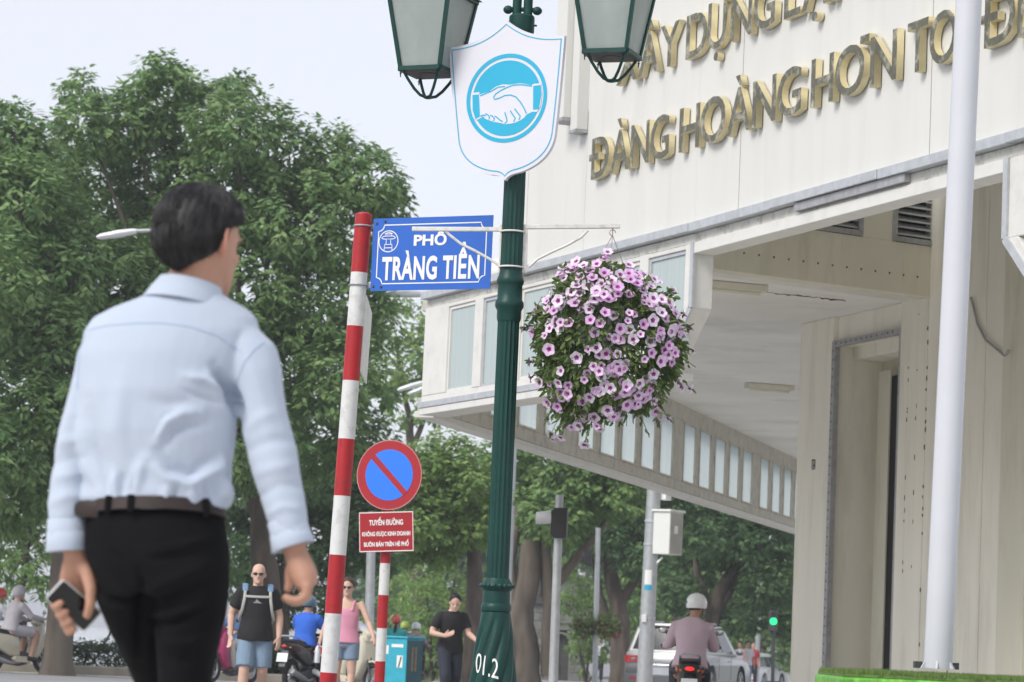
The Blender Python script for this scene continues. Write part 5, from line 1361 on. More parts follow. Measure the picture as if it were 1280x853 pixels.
def hair_shell(H, sc, front, side, back, th=.016, seed=0, top=.02, cols=72, rows=16, groove=.004):
    """closed cap of hair; front/side/back: lower edge elevations in degrees"""
    mb = MB(); vs = []; ns = V(seed, seed * 2, 0)
    def edge(a):                                           # a: 0 front .. pi back
        f = a / PI
        return rad(front + (side - front) * min(1, f * 2) ** 1.4) if f < .5 else rad(side + (back - side) * ((f - .5) * 2) ** .32)
    for lay in (0, 1):
        for i in range(rows):
            for j in range(cols):
                az = 2 * PI * j / cols; a = abs((az + PI) % (2 * PI) - PI); e0 = edge(a); e = e0 + (PI / 2 - e0) * i / (rows - 1)
                dv_ = V(math.sin(az) * math.cos(e), math.cos(az) * math.cos(e), math.sin(e))
                rx_, ry_, rz_ = .077, .100, .104
                k = 1 / math.sqrt((dv_.x / rx_) ** 2 + (dv_.y / ry_) ** 2 + (dv_.z / rz_) ** 2)
                if lay == 0:
                    g = mnoise.noise(V(math.sin(az) * 14, math.cos(az) * 14, e * 1.2) + ns) * groove + mnoise.noise(V(math.sin(az) * 30, math.cos(az) * 30, e * 2) + ns) * groove * .6
                    k += th * (.35 + .65 * min(1, i / (rows * .25))) * (1 - .45 * max(0, math.sin(e)) ** 3) + .003 * mnoise.noise(dv_ * 3.2 + ns) + top * max(0, math.sin(e)) ** 1.2 + g
                else: k -= .006
                vs.append(H @ ((dv_ * k + V(0, -.004, .016)) * sc))
    R_ = rows * cols
    for i in range(rows - 1):
        for j in range(cols):
            j2 = (j + 1) % cols
            mb.f.append((i * cols + j, i * cols + j2, (i + 1) * cols + j2, (i + 1) * cols + j)); mb.f.append((R_ + i * cols + j, R_ + (i + 1) * cols + j, R_ + (i + 1) * cols + j2, R_ + i * cols + j2))
    for j in range(cols): j2 = (j + 1) % cols; mb.f.append((j, R_ + j, R_ + j2, j2))
    mb.f.append(tuple((rows - 1) * cols + j for j in range(cols)))
    mb.v = [tuple(p) for p in vs]; mb.m = [0] * len(mb.f); return mb
STAND = dict(pelvis=(0, 0, .95), chest=(0, 0, 1.28), neck=(0, -.012, 1.47), head=(0, .015, 1.615), sh=(.178, -.01, 1.415), el=(.235, -.03, 1.13), wr=(.25, .06, .885),
             hip=(.09, 0, .91), kn=(.10, .03, .50), an=(.10, -.02, .09))
RIDE = dict(pelvis=(0, -.20, .81), chest=(0, -.12, 1.12), neck=(0, -.085, 1.305), head=(0, -.04, 1.45), sh=(.172, -.09, 1.235), el=(.27, .07, 1.03), wr=(.30, .32, 1.00),
            hip=(.09, -.16, .79), kn=(.17, .26, .74), an=(.16, .18, .31))
def person(label, loc, rz, base=STAND, over=None, H=1.72, skin='skin', top=('tee_black', 'short'), bottom=('denim', 'long'), hair=None, helmet=None, wide=1., belly=0., hrot=(0, 0), shoe='shoe', fem=False,
           group=None, curl=(.4, .4), palm=None, extra=None, scoop=0., voxel=.0095):
    t = thing('person', label, 'person', loc, rz, group)
    k = H / 1.72; J = {}
    for a, p in base.items():
        if a in ('sh', 'el', 'wr', 'hip', 'kn', 'an'):
            J[a + 'R'] = V(*p) * k; J[a + 'L'] = V(-p[0], p[1], p[2]) * k
        else: J[a] = V(*p) * k
    for a, p in (over or {}).items(): J[a] = V(*p) * k
    r_ = k * wide
    P, Cc, N, Hd = J['pelvis'], J['chest'], J['neck'], J['head']
    side = (J['shR'] - J['shL']).normalized(); hs_ = (J['hipR'] - J['hipL']).normalized()
    def torso(mb, inf=0., z0=-.11, upto=6):
        low = P + (P - Cc).normalized() * (-z0) * k
        fw = side.cross((N - P).normalized()) * -1
        fwd = V(-side.y, side.x, 0) if True else fw
        seq = [(low, .150, .100, hs_), (P, .166, .118 + belly * .3, hs_), (P.lerp(Cc, .40), .146 + belly * .15, .108 + belly, hs_.lerp(side, .4)), (P.lerp(Cc, .95), .165, .116 + belly * .5, side),
               (Cc.lerp(N, .35), .176, .112, side), (Cc.lerp(N, .66), .168, .092, side), (Cc.lerp(N, .86), .115, .074, side), (N + (N - Cc).normalized() * .005, .068, .064, side)]
        seq = seq[:upto + 2]
        if inf: seq[0] = (low, .188, .134 + belly * .5, hs_); seq[1] = (P, .178, .126 + belly * .6, hs_)
        if inf and scoop: seq[-1] = (Cc.lerp(N, .30), .158, .104, side)
        mb.tube([s[0] + fwd * (belly * .5 if i in (1, 2, 3) else 0) for i, s in enumerate(seq)], [(s[1] * r_ + inf, s[2] * r_ + inf) for s in seq], 22, side=side)
    ab = MB(); torso(ab)
    up_h = (Hd - N).normalized()
    yaw, pit = hrot
    Hm = Matrix.Translation(Hd) @ Matrix.Rotation(yaw, 4, 'Z') @ Matrix.Rotation(pit, 4, 'X')
    ab.tube([N - up_h * .05 * k, N + up_h * .02 * k, Hd - up_h * .05 * k - V(0, .018, 0) * k], [.062 * r_, .054 * r_, .054 * r_], 14)
    head_shell(ab, Hm, k * 1.0, fem)
    aw = .92 if fem else 1.
    for s_ in 'LR':
        sh, el, wr = J['sh' + s_], J['el' + s_], J['wr' + s_]
        ab.tube([sh + (sh - el).normalized() * .02 * k, sh.lerp(el, .3), el.lerp(sh, .1), el, el.lerp(wr, .3), wr.lerp(el, .12), wr], [x * r_ * aw for x in (.052, .050, .043, .041, .042, .030, .027)], 12)
        dd = (wr - el).normalized(); sg_ = 1 if s_ == 'R' else -1
        ts = V(-sg_ * .6, .8, .0) if not palm or palm.get(s_) is None else V(*palm[s_])
        hand_shell(ab, wr, dd if not (palm and palm.get('d' + s_)) else V(*palm['d' + s_]), ts * 1., k * aw, curl[0 if s_ == 'L' else 1])
        hp, kn, an = J['hip' + s_], J['kn' + s_], J['an' + s_]
        ab.tube([hp, hp.lerp(kn, .3), kn.lerp(hp, .12), kn, kn.lerp(an, .3), an.lerp(kn, .2), an], [x * r_ for x in (.088, .084, .062, .056, .058, .040, .037)], 14)
        td = V(sg_ * .15, 1, 0).normalized()
        ab.tube([an - td * .055 * k - V(0, 0, .035) * k, an + td * .03 * k - V(0, 0, .035) * k, an + td * .16 * k - V(0, 0, .062) * k], [(.034 * k, .038 * k), (.042 * k, .038 * k), (.038 * k, .022 * k)], 10, side=V(1, 0, 0))
    body = fuse(ab, voxel, 3); body.materials.append(M[skin]); link('body', body, t)
    cv = voxel * 1.25
    def cloth(name, mb, m, amp=.006, fr=7.):
        me = fuse(mb, cv, 3); sd = hash(label) % 50 if False else len(label)
        displace(me, lambda co, no: amp * np.array([mnoise.noise(V(*c) * fr + V(sd, 0, 0)) + .6 * mnoise.noise(V(c[0] * fr * 2, c[1] * fr * 2, c[2] * fr * .9)) for c in co]))
        me.materials.append(M[m]); return link(name, me, t)
    if top:
        m, sl = top[:2]; mb = MB()
        torso(mb, .014, -.06 if len(top) < 3 else top[2], 6 if not scoop else 3)
        for s_ in 'LR':
            sh, el, wr = J['sh' + s_], J['el' + s_], J['wr' + s_]
            st = sh.lerp(Cc.lerp(N, .6), .28)
            if sl == 'short': mb.tube([st, sh.lerp(el, .06), sh.lerp(el, .3), sh.lerp(el, .72)], [x * r_ for x in (.060, .070, .074, .069)], 14)
            elif sl == 'long': mb.tube([st, sh.lerp(el, .06), sh.lerp(el, .4), el, el.lerp(wr, .4), wr.lerp(el, .04)], [x * r_ for x in (.060, .069, .068, .057, .050, .040)], 14)
            elif sl == 'none':
                sg2 = side * ((1 if s_ == 'R' else -1) * k); fy2 = V(0, k, 0)
                mb.tube([Cc.lerp(N, .20) + sg2 * .085 + fy2 * .100, Cc.lerp(N, .62) + sg2 * .094 + fy2 * .082, Cc.lerp(N, .86) + sg2 * .098 + fy2 * .03, Cc.lerp(N, .84) + sg2 * .096 - fy2 * .04, Cc.lerp(N, .55) + sg2 * .09 - fy2 * .09, Cc.lerp(N, .15) + sg2 * .08 - fy2 * .10], .019 * r_, 8)
        cloth('shirt', mb, m)
    if bottom:
        m, ln = bottom; mb = MB()
        mb.tube([P + (Cc - P) * .22, P, P + (P - Cc).normalized() * .10 * k], [(.158 * r_, .114 * r_ + belly * .3), (.172 * r_, .124 * r_), (.150 * r_, .110 * r_)], 20, side=hs_)
        for s_ in 'LR':
            hp, kn, an = J['hip' + s_], J['kn' + s_], J['an' + s_]
            if ln == 'long': mb.tube([hp, hp.lerp(kn, .35), kn, kn.lerp(an, .45), an + V(0, 0, .02)], [x * r_ for x in (.104, .100, .078, .074, .062)], 14)
            else: mb.tube([hp, hp.lerp(kn, .4), hp.lerp(kn, ln)], [x * r_ for x in (.104, .102, .098)], 14)
        cloth('trousers' if ln == 'long' else 'shorts', mb, m)
    for s_ in 'LR':
        an = J['an' + s_]; sg_ = 1 if s_ == 'R' else -1; td = V(sg_ * .15, 1, 0).normalized(); mb = MB()
        mb.tube([an - td * .07 * k - V(0, 0, .045) * k, an - td * .02 * k - V(0, 0, .03) * k, an + td * .06 * k - V(0, 0, .042) * k, an + td * .17 * k - V(0, 0, .062) * k, an + td * .20 * k - V(0, 0, .07) * k],
                [(.030 * k, .04 * k), (.043 * k, .05 * k), (.047 * k, .042 * k), (.044 * k, .026 * k), (.025 * k, .016 * k)], 12, side=V(1, 0, 0)); part('shoe', mb, M[shoe], t, ang=60)
    if hair:
        part('hair', hair_shell(Hm, k, *hair[1:]), M[hair[0]], t, ang=80)
    if helmet:
        mb = MB(); prof = [(.124, -.04), (.130, .0), (.129, .03), (.120, .068), (.098, .101), (.064, .126), (.02, .138), (.002, .139)]
        mb.lathe(prof, 24); mb.v = [tuple(Hm @ (V(p[0] * .92, p[1] * 1.08, p[2] + .018) * k)) for p in mb.v]; he = part('helmet', mb, M[helmet], t, ang=60)
        mb = MB(); mb.tube([Hm @ (V(.112 * math.cos(a) * .95, .125 * math.sin(a) + .012, -.004) * k) for a in [.35 + i * .24 for i in range(11)]], [(.022 * k, .006 * k)] * 11, 8, side=Hm.to_3x3() @ V(0, .3, -.1)); part('visor', mb, M['black_plastic'] if helmet != 'helmet_red' else M[helmet], he)
        mb = MB(); mb.tube([Hm @ (V(x, y, z) * k) for x, y, z in ((-.088, .0, -.02), (-.062, .03, -.10), (0, .06, -.122), (.062, .03, -.10), (.088, .0, -.02))], .006 * k, 6); part('chin_strap', mb, M['black_plastic'], he)
    if not helmet or extra == 'face':
        for s_ in (-1, 1): 
            mb = MB(); mb.ball(Hm @ (V(s_ * .031, .0885, -.002) * k), .0085 * k, 8, 6); part('eye', mb, M['black_plastic'], t)
    t['hm'] = 0
    del t['hm']
    return t, J, Hm, k
def sunglasses(t, Hm, k):
    mb = MB()
    for s_ in (-1, 1):
        mb.ball(Hm @ (V(s_ * .032, .104, .0) * k), (.026 * k, .006 * k, .018 * k), 12, 8, M=Hm.to_3x3())
        mb.tube([Hm @ (V(s_ * .056, .098, .006) * k), Hm @ (V(s_ * .078, .03, .006) * k), Hm @ (V(s_ * .080, -.01, .0) * k)], .0035 * k, 6)
    mb.tube([Hm @ (V(-.012, .110, .006) * k), Hm @ (V(.012, .110, .006) * k)], .003 * k, 6)
    part('sunglasses', mb, M['black_plastic'], t)
def place(u, Y, v=820): p = at(u, v, Y); return V(p.x, Y, gz(Y))

# bald man walking towards the camera
bl = place(318, 34.4)
t, J, Hm, k = person('bald man in sunglasses and black T-shirt with backpack straps and blue shorts', bl, PI + rad(6), H=1.75,
    over=dict(anR=(.13, .10, .09), knR=(.115, .12, .50), anL=(-.11, -.22, .12), knL=(-.10, .02, .50), elR=(.29, -.06, 1.14), wrR=(.29, .03, .88), elL=(-.27, -.02, 1.13), wrL=(-.27, .08, .88)),
    skin='skin_pale', top=('tee_black', 'short', -.10), bottom=('denim', .93), wide=1.08, belly=.022, shoe='grey', hrot=(rad(-4), 0))
sunglasses(t, Hm, k)
mb = MB()
for zz_, ww in ((.0, .05), (.012, .03), (.024, .012)):
    pass
cz = J['chest']; fy = .150 * k
mb.add([(x * k, fy + .012 * k, cz.z + z * k) for x, z in ((-.055, -.005), (.055, -.005), (.03, .012), (.006, .042), (-.01, .02))], [(0, 1, 2, 3, 4)]); part('shirt_print', mb, M['print_grey'], t, smooth=False)
bp = thing('backpack', 'blue backpack with pale straps worn by the bald man', 'backpack', tuple(bl), PI + rad(6))
mb = MB(); mb.puff([(-.16, .98), (-.32, 1.0), (-.35, 1.2), (-.30, 1.46), (-.16, 1.50)], .30, .05); part('pack', mb, M['backpack_blue'], bp, ang=50)
for s_ in (-1, 1):
    pts = [(s_ * .135, -.17, 1.46), (s_ * .150, -.08, 1.525), (s_ * .150, .02, 1.515), (s_ * .148, .115, 1.44), (s_ * .155, .150, 1.34), (s_ * .175, .135, 1.22), (s_ * .205, .03, 1.10), (s_ * .17, -.14, 1.04)]
    mb = MB(); mb.tube(pts[:4], [(.033, .008)] * 4, 8, side=V(1, 0, 0)); part('shoulder_pad', mb, M['backpack_blue'], bp)
    mb = MB(); mb.tube(pts[3:], [(.017, .006)] * 5, 8, side=V(1, 0, 0)); part('strap', mb, M['strap_pale'], bp)
mb = MB(); mb.tube([(-.15, .150, 1.375), (-.06, .170, 1.372), (.06, .170, 1.372), (.15, .150, 1.375)], [(.014, .004)] * 4, 8, side=V(0, 0, 1)); part('chest_strap', mb, M['strap_pale'], bp)

# woman in a pink tank top, arm out, bottle in her right hand
wl = place(431, 36.0)
t, J, Hm, k = person('woman in sunglasses, pink tank top and denim shorts, walking with a bottle', wl, PI - rad(6), H=1.66,
    over=dict(elR=(.27, -.03, 1.14), wrR=(.33, .05, .88), elL=(-.30, .06, 1.17), wrL=(-.40, .24, .99), anR=(.09, -.20, .12), knR=(.10, .02, .50), anL=(-.09, .14, .09)),
    skin='skin_pale', top=('tank_pink', 'none', -.05), bottom=('denim', .55), hair=('hair_brown', 42, -12, -38, .012, 3, .012), wide=.92, fem=True, scoop=1)
sunglasses(t, Hm, k)
mb = MB(); mb.ball(Hm @ (V(0, -.10, .07) * k), .038, 12, 8); part('hair_bun', mb, M['hair_brown'], t)
bt = WM[t.name] @ (J['wrR'] + V(.01, .04, -.11))
bo_ = thing('water_bottle', 'clear water bottle hanging from the hand of the woman in pink', 'bottle', tuple(bt))
mb = MB(); mb.lathe([(.03, -.13), (.034, -.12), (.034, .02), (.03, .05), (.014, .075), (.013, .09)], 16); part('bottle_body', mb, M['bottle'], bo_)
mb = MB(); mb.lathe([(.016, .088), (.016, .108), (.012, .112)], 12); part('cap', mb, M['sign_blue_light'], bo_)

# man in black looking down at his phone
ml = place(562, 40.0)
t, J, Hm, k = person('man in plain black T-shirt and black trousers looking down, one hand raised', ml, PI + rad(16), H=1.62,
    over=dict(chest=(0, .05, 1.27), neck=(0, .075, 1.45), head=(-.01, .15, 1.575), shR=(.172, .05, 1.39), shL=(-.172, .05, 1.39), elR=(.31, .06, 1.12), wrR=(.15, .26, 1.08), elL=(-.245, .10, 1.13), wrL=(-.32, .33, 1.02),
              anR=(.10, .20, .09), knR=(.10, .18, .50), anL=(-.10, -.25, .14), knL=(-.10, .02, .50)),
    skin='skin_pale', top=('tee_black', 'short', -.10), bottom=('denim_dark', 'long'), hair=('hair', 54, -10, -48, .013, 5, .012), hrot=(rad(-14), rad(-22)), curl=(.5, .35),
    palm=dict(R=(0, -.3, 1), dR=(-.75, .25, .35), L=(.0, .4, 1)), wide=1.04)
ph = WM[t.name] @ (J['wrL'] + V(-.05, .12, .01))
pt_ = thing('phone', 'white phone with dark screen held out by the man in black', 'phone', tuple(ph))
mb = MB(); rm = Matrix.Rotation(rad(-12), 3, 'Y') @ Matrix.Rotation(rad(-18), 3, 'X')
def slab(mb, w_, h_, d_, rm, off=V(0, 0, 0)): mb.hexa([rm @ (V(x * w_ / 2, y * d_ / 2, z * h_ / 2) + off) for z in (-1, 1) for x, y in ((-1, -1), (1, -1), (1, 1), (-1, 1))]); return mb
slab(mb, .14, .085, .012, rm); part('case', mb, M['paint_white'], pt_, smooth=False, bevel=.004)
mb = MB(); slab(mb, .092, .066, .001, rm, V(0, -.0068, 0)); part('screen', mb, M['phone_screen'], pt_, smooth=False)

# ================================================================== motorbikes
def motorbike(label, loc, rz, col, kind='scooter', lit=False, group='motorbikes on the street', accent=None, stand=False, plate=True):
    t = thing('motorbike', label, 'motorbike', tuple(loc), rz, group)
    mc, bk_ = M[col], M['black_plastic']; r = .275
    for y, nm in ((.64, 'front_wheel'), (-.60, 'rear_wheel')):
        mb = MB(); n = 28; mb.tube([(0, y + (r - .045) * math.cos(2 * PI * i / n), r + (r - .045) * math.sin(2 * PI * i / n)) for i in range(n + 1)], (.043 if y > 0 else .05), 8, caps=False, side=None); wo = part('wheel', mb, M['tyre'], t)
        mb = MB(); mb.tube([(0, y + (r - .095) * math.cos(2 * PI * i / n), r + (r - .095) * math.sin(2 * PI * i / n)) for i in range(n + 1)], [(.022, .014)] * (n + 1), 6, caps=False); part('rim', mb, M['galv'], wo)
        mb = MB()
        for i in range(5):
            a = 2 * PI * i / 5; mb.bar((0, y, r), (0, y + (r - .09) * math.cos(a), r + (r - .09) * math.sin(a)), .03, .02, up=(1, 0, 0))
        mb.tube([(-.05, y, r), (.05, y, r)], .035, 12); part('spokes', mb, M['galv'], wo)
    mb = MB()
    for s_ in (-1, 1): mb.tube([(s_ * .062, .64, r), (s_ * .062, .50, .66)], .018, 8)
    mb.tube([(0, .53, .58), (0, .40, .96)], .025, 8); part('fork', mb, M['dark_grey'], t)
    # front mudguard
    mb = MB(); pr = [(.64 + .315 * math.cos(a), r + .315 * math.sin(a)) for a in [.15 + i * .2 for i in range(13)]]; pr += [(.64 + .285 * math.cos(a), r + .285 * math.sin(a)) for a in [.15 + i * .2 for i in range(12, -1, -1)]]
    vs = [(sx * .06, y, z) for sx in (-1, 1) for y, z in pr]; n = len(pr); mb.add(vs, [(i, (i + 1) % n, n + (i + 1) % n, n + i) for i in range(n)] + [tuple(range(n - 1, -1, -1)), tuple(range(n, 2 * n))]); part('mudguard', mb, mc, t)
    # leg shield, floor and tail
    mb = MB(); mb.puff([(.54, .60), (.50, .96), (.42, 1.0), (.36, .80), (.34, .52), (.30, .36), (.24, .30), (.24, .26), (.36, .28), (.46, .42)], .36, .10); part('leg_shield', mb, mc, t, ang=50)
    if kind == 'scooter':
        mb = MB(); mb.puff([(.30, .26), (.30, .33), (-.16, .34), (-.22, .28), (-.16, .22), (.22, .21)], .34, .05); part('floorboard', mb, mc, t, ang=50)
        tail = [(-.02, .34), (.0, .58), (-.06, .72), (-.30, .76), (-.66, .80), (-.86, .78), (-.90, .72), (-.72, .60), (-.45, .44), (-.25, .33)]
    else:
        mb = MB(); mb.puff([(.34, .50), (.05, .44), (-.10, .40), (-.12, .52), (.02, .58), (.34, .66)], .13, .04); part('spine_cover', mb, mc, t, ang=50)
        tail = [(.04, .46), (.05, .60), (-.06, .70), (-.35, .74), (-.70, .82), (-.92, .80), (-.90, .72), (-.68, .62), (-.40, .50), (-.15, .44)]
    mb = MB(); mb.puff(tail, .27, .07); part('tail_cover', mb, mc, t, ang=50)
    if accent:
        for s_ in (-1, 1):
            mb = MB(); mb.prism([(-.10, .54), (-.14, .70), (-.5, .74), (-.86, .78), (-.84, .70), (-.5, .58)], (s_ * .128, 0, 0), (0, 1, 0), (0, 0, 1), (s_ * .012, 0, 0)); part('side_stripe', mb, M[accent], t, smooth=False, bevel=.004)
    mb = MB(); mb.puff([(.02, .70), (.0, .78), (-.10, .80), (-.30, .80), (-.40, .84), (-.70, .87), (-.80, .84), (-.78, .79), (-.40, .75), (-.2, .73)], .26, .05); part('seat', mb, bk_, t, ang=50)
    mb = MB(); mb.puff([(.20, .18), (.22, .40), (.02, .44), (-.24, .36), (-.60, .33), (-.66, .24), (-.30, .18), (.0, .14)], .16, .06); part('engine', mb, M['dark_grey'], t, ang=40)
    mb = MB(); mb.tube([(.10, .0, .22), (.12, -.2, .2), (.13, -.45, .25), (.135, -.86, .36)], [.022, .022, .045, .048], 12); part('exhaust', mb, M['grey'], t)
    mb = MB(); mb.puff([(.54, .88), (.56, 1.0), (.46, 1.08), (.36, 1.06), (.32, .98), (.42, .92)], .22, .06); part('handlebar_cover', mb, mc, t, ang=50)
    mb = MB(); mb.tube([(-.36, .30, 1.01), (-.30, .33, 1.01), (-.12, .40, 1.03), (.12, .40, 1.03), (.30, .33, 1.01), (.36, .30, 1.01)], .016, 8); part('handlebar', mb, bk_, t)
    mb = MB(); mb.ball((0, .545, .97), (.085, .045, .06), 14, 8); part('headlight', mb, M['lamp_glass'], t)
    for s_ in (-1, 1):
        mb = MB(); mb.tube([(s_ * .22, .37, 1.03), (s_ * .27, .36, 1.12), (s_ * .31, .34, 1.17)], .007, 6)
        mi = part('mirror', mb, bk_, t); mb = MB(); mb.ball((s_ * .33, .335, 1.20), (.062, .016, .045), 14, 8); part('mirror_head', mb, bk_, mi); mb = MB(); mb.ball((s_ * .33, .325, 1.20), (.054, .012, .038), 14, 8); part('mirror_glass', mb, M['chrome'], mi)
        mb = MB(); mb.ball((s_ * .10, -.885, .735), (.022, .015, .015), 10, 6); part('indicator', mb, mat('amber', (.6, .22, .02)) if 'amber' not in M else M['amber'], t)
    mb = MB(); mb.ball((0, -.895, .755), (.06, .03, .028), 14, 8); part('tail_light', mb, M['tail_lit' if lit else 'tail_red'], t)
    mb = MB(); mb.puff([(-.78, .62), (-.86, .68), (-.98, .42), (-.95, .36), (-.90, .42)], .12, .02); part('rear_mudguard', mb, bk_, t, ang=50)
    if plate: mb = MB(); mb.hexa([(x, y, z) for y, z in ((-.985, .50), (-.94, .64)) for x, y in ((-.095, y), (.095, y), (.095, y + .006), (-.095, y + .006))]); part('number_plate', mb, M['plate_white'], t, smooth=False)
    mb = MB(); mb.tube([(-.10, -.35, .82), (-.12, -.7, .90), (-.08, -.88, .92), (.08, -.88, .92), (.12, -.7, .90), (.10, -.35, .82)], .013, 8); part('grab_rail', mb, M['grey'], t)
    return t
M['amber'] = mat('amber', (.6, .22, .02), .25)
def fwd(rz): return V(-math.sin(rz), math.cos(rz), 0)
def rider(label, u, Y, rz, bike, bkw, pkw, dv_=0):
    p = place(u, Y); motorbike(bike, p, rz, **bkw)
    return person(label, tuple(p), rz, base=RIDE, group='riders on motorbikes', **pkw)
# rider in a pink shirt close on the right
t, J, Hm, k = rider('rider seen from behind in a pale pink shirt and white helmet, on a black motorbike', 863, 34.4, rad(-4), 'black and red motorbike with its tail light lit, ridden by the man in pink',
      dict(col='bike_black', kind='under', lit=True, accent='bike_red'),
      dict(H=1.74, skin='skin_tan', top=('shirt_pink', 'long', -.06), bottom=('denim_dark', 'long'), hair=('hair', 30, -20, -50, .008, 2, .0), helmet='helmet_white', wide=1.1, hrot=(rad(-28), 0),
           over=dict(chest=(.01, -.14, 1.14), neck=(.03, -.10, 1.325), head=(.05, -.06, 1.47), shR=(.195, -.11, 1.235), shL=(-.165, -.11, 1.245), elL=(-.255, .05, 1.02), elR=(.265, .03, .99))))
he = [o for o in t.children if o.name.startswith('helmet')][0]
for a, e in ((2.9, .35), (3.6, .75), (4.1, .2), (3.3, 1.05)):
    mb = MB(); p = V(math.cos(a) * math.cos(e) * .114, math.sin(a) * math.cos(e) * .132, .018 + math.sin(e) * .125)
    mb.ball(Hm @ (p * k), (.020, .020, .020), 10, 6); part('helmet_mark', mb, M['helmet_blue'], he)
rider('rider seen from behind in a bright blue T-shirt and blue helmet', 385, 48.0, rad(-22), 'black motorbike with a red tail light and white plate under the rider in blue', dict(col='bike_black', kind='under'),
      dict(H=1.72, skin='skin_tan', top=('tee_blue', 'short'), bottom=('denim_dark', 'long'), hair=('hair', 30, -20, -50, .008, 2, .0), helmet='helmet_blue', wide=1.12))
rider('scooter rider at the left edge wrapped in a pale grey hooded jacket', 22, 56.6, rad(-46), 'cream scooter ridden by the hooded person, dark under the seat', dict(col='bike_cream'),
      dict(H=1.84, skin='skin', top=('hood_grey', 'long'), bottom=('hood_grey', .86), hair=('hood_grey', 30, -58, -70, .034, 4, .014), wide=1.05))
rider('rider in a white shirt and red helmet cut by the left edge', -2, 58.2, rad(-52), 'dark motorbike at the left edge under the rider in white', dict(col='bike_black'),
      dict(H=1.80, skin='skin', top=('tee_white', 'long'), bottom=('denim_dark', 'long'), hair=('hair', 30, -20, -50, .008, 2, .0), helmet='helmet_red'))
rider('rider in a blue jacket and white helmet half hidden behind the bald man', 290, 55.0, rad(150), 'pink motorbike behind the bald man, front wheel to the left', dict(col='bike_pink', kind='under'),
      dict(H=1.70, skin='skin', top=('blue_jacket', 'long'), bottom=('khaki', 'long'), hair=('hair', 30, -20, -50, .008, 2, .0), helmet='helmet_white'))
rider('rider in a white shirt mostly hidden behind the woman in pink', 440, 47.0, rad(-142), 'cream and red motorbike behind the woman in pink', dict(col='bike_cream', accent='bike_red'),
      dict(H=1.62, skin='skin_tan', top=('tee_white', 'short'), bottom=('denim_dark', 'long'), hair=('hair', 40, -14, -48, .014, 2, .01)))
t, J, Hm, k = rider('woman seen from behind in a teal top and red helmet with a ponytail', 493, 66.0, rad(4), 'dark motorbike beyond the turquoise bin, under the woman in teal', dict(col='bike_black', kind='under'),
      dict(H=1.70, skin='skin', top=('tee_teal', 'short'), bottom=('denim_dark', 'long'), hair=('hair', 30, -20, -50, .01, 2, .0), helmet='helmet_red', fem=True))
mb = MB(); mb.tube([Hm @ V(0, -.11, -.05), Hm @ V(-.01, -.16, -.12), Hm @ V(-.03, -.17, -.24), Hm @ V(-.06, -.16, -.38)], [.03, .04, .034, .008], 10); part('ponytail', mb, M['hair'], t)
rider('rider in white with a lime green helmet beyond the turquoise bin', 505, 74.0, rad(-10), 'dark motorbike under the rider with the lime helmet', dict(col='bike_black'), dict(H=1.66, skin='skin', top=('tee_white', 'short'), bottom=('denim_dark', 'long'), hair=('hair', 30, -20, -50, .01, 2, .0), helmet='helmet_green'))
rider('rider in a checked shirt and white helmet between the bin and the man in black', 519, 70.0, rad(-6), 'dark motorbike under the rider in the checked shirt', dict(col='bike_black', kind='under'), dict(H=1.60, skin='skin', top=('plaid', 'long'), bottom=('denim_dark', 'long'), hair=('hair', 30, -20, -50, .01, 2, .0), helmet='helmet_white'))
# people far down the side street
person('distant bare-armed woman by the white hatchback', tuple(place(925, 96)), rad(150), H=1.62, top=('petal_pale', 'none'), bottom=('denim', 'long'), hair=('hair_brown', 40, -20, -60, .014, 1, .01), group='distant people', voxel=.016, fem=True)
person('distant person in a pale blue top by the white hatchback', tuple(place(934, 98)), rad(200), H=1.66, top=('tee_white', 'short'), bottom=('denim', 'long'), hair=('hair', 40, -14, -48, .014, 1, .01), group='distant people', voxel=.016)
person('distant person in a dark red top near the green signal', tuple(place(941, 106)), rad(190), H=1.72, top=('bike_red', 'short'), bottom=('denim_dark', 'long'), hair=('hair', 40, -14, -48, .014, 1, .01), group='distant people', voxel=.016)
person('distant person in white beside the flower-pot pole', tuple(place(749, 104)), rad(170), H=1.62, top=('tee_white', 'short'), bottom=('denim_dark', 'long'), hair=('hair', 40, -14, -48, .014, 1, .01), group='distant people', voxel=.016)

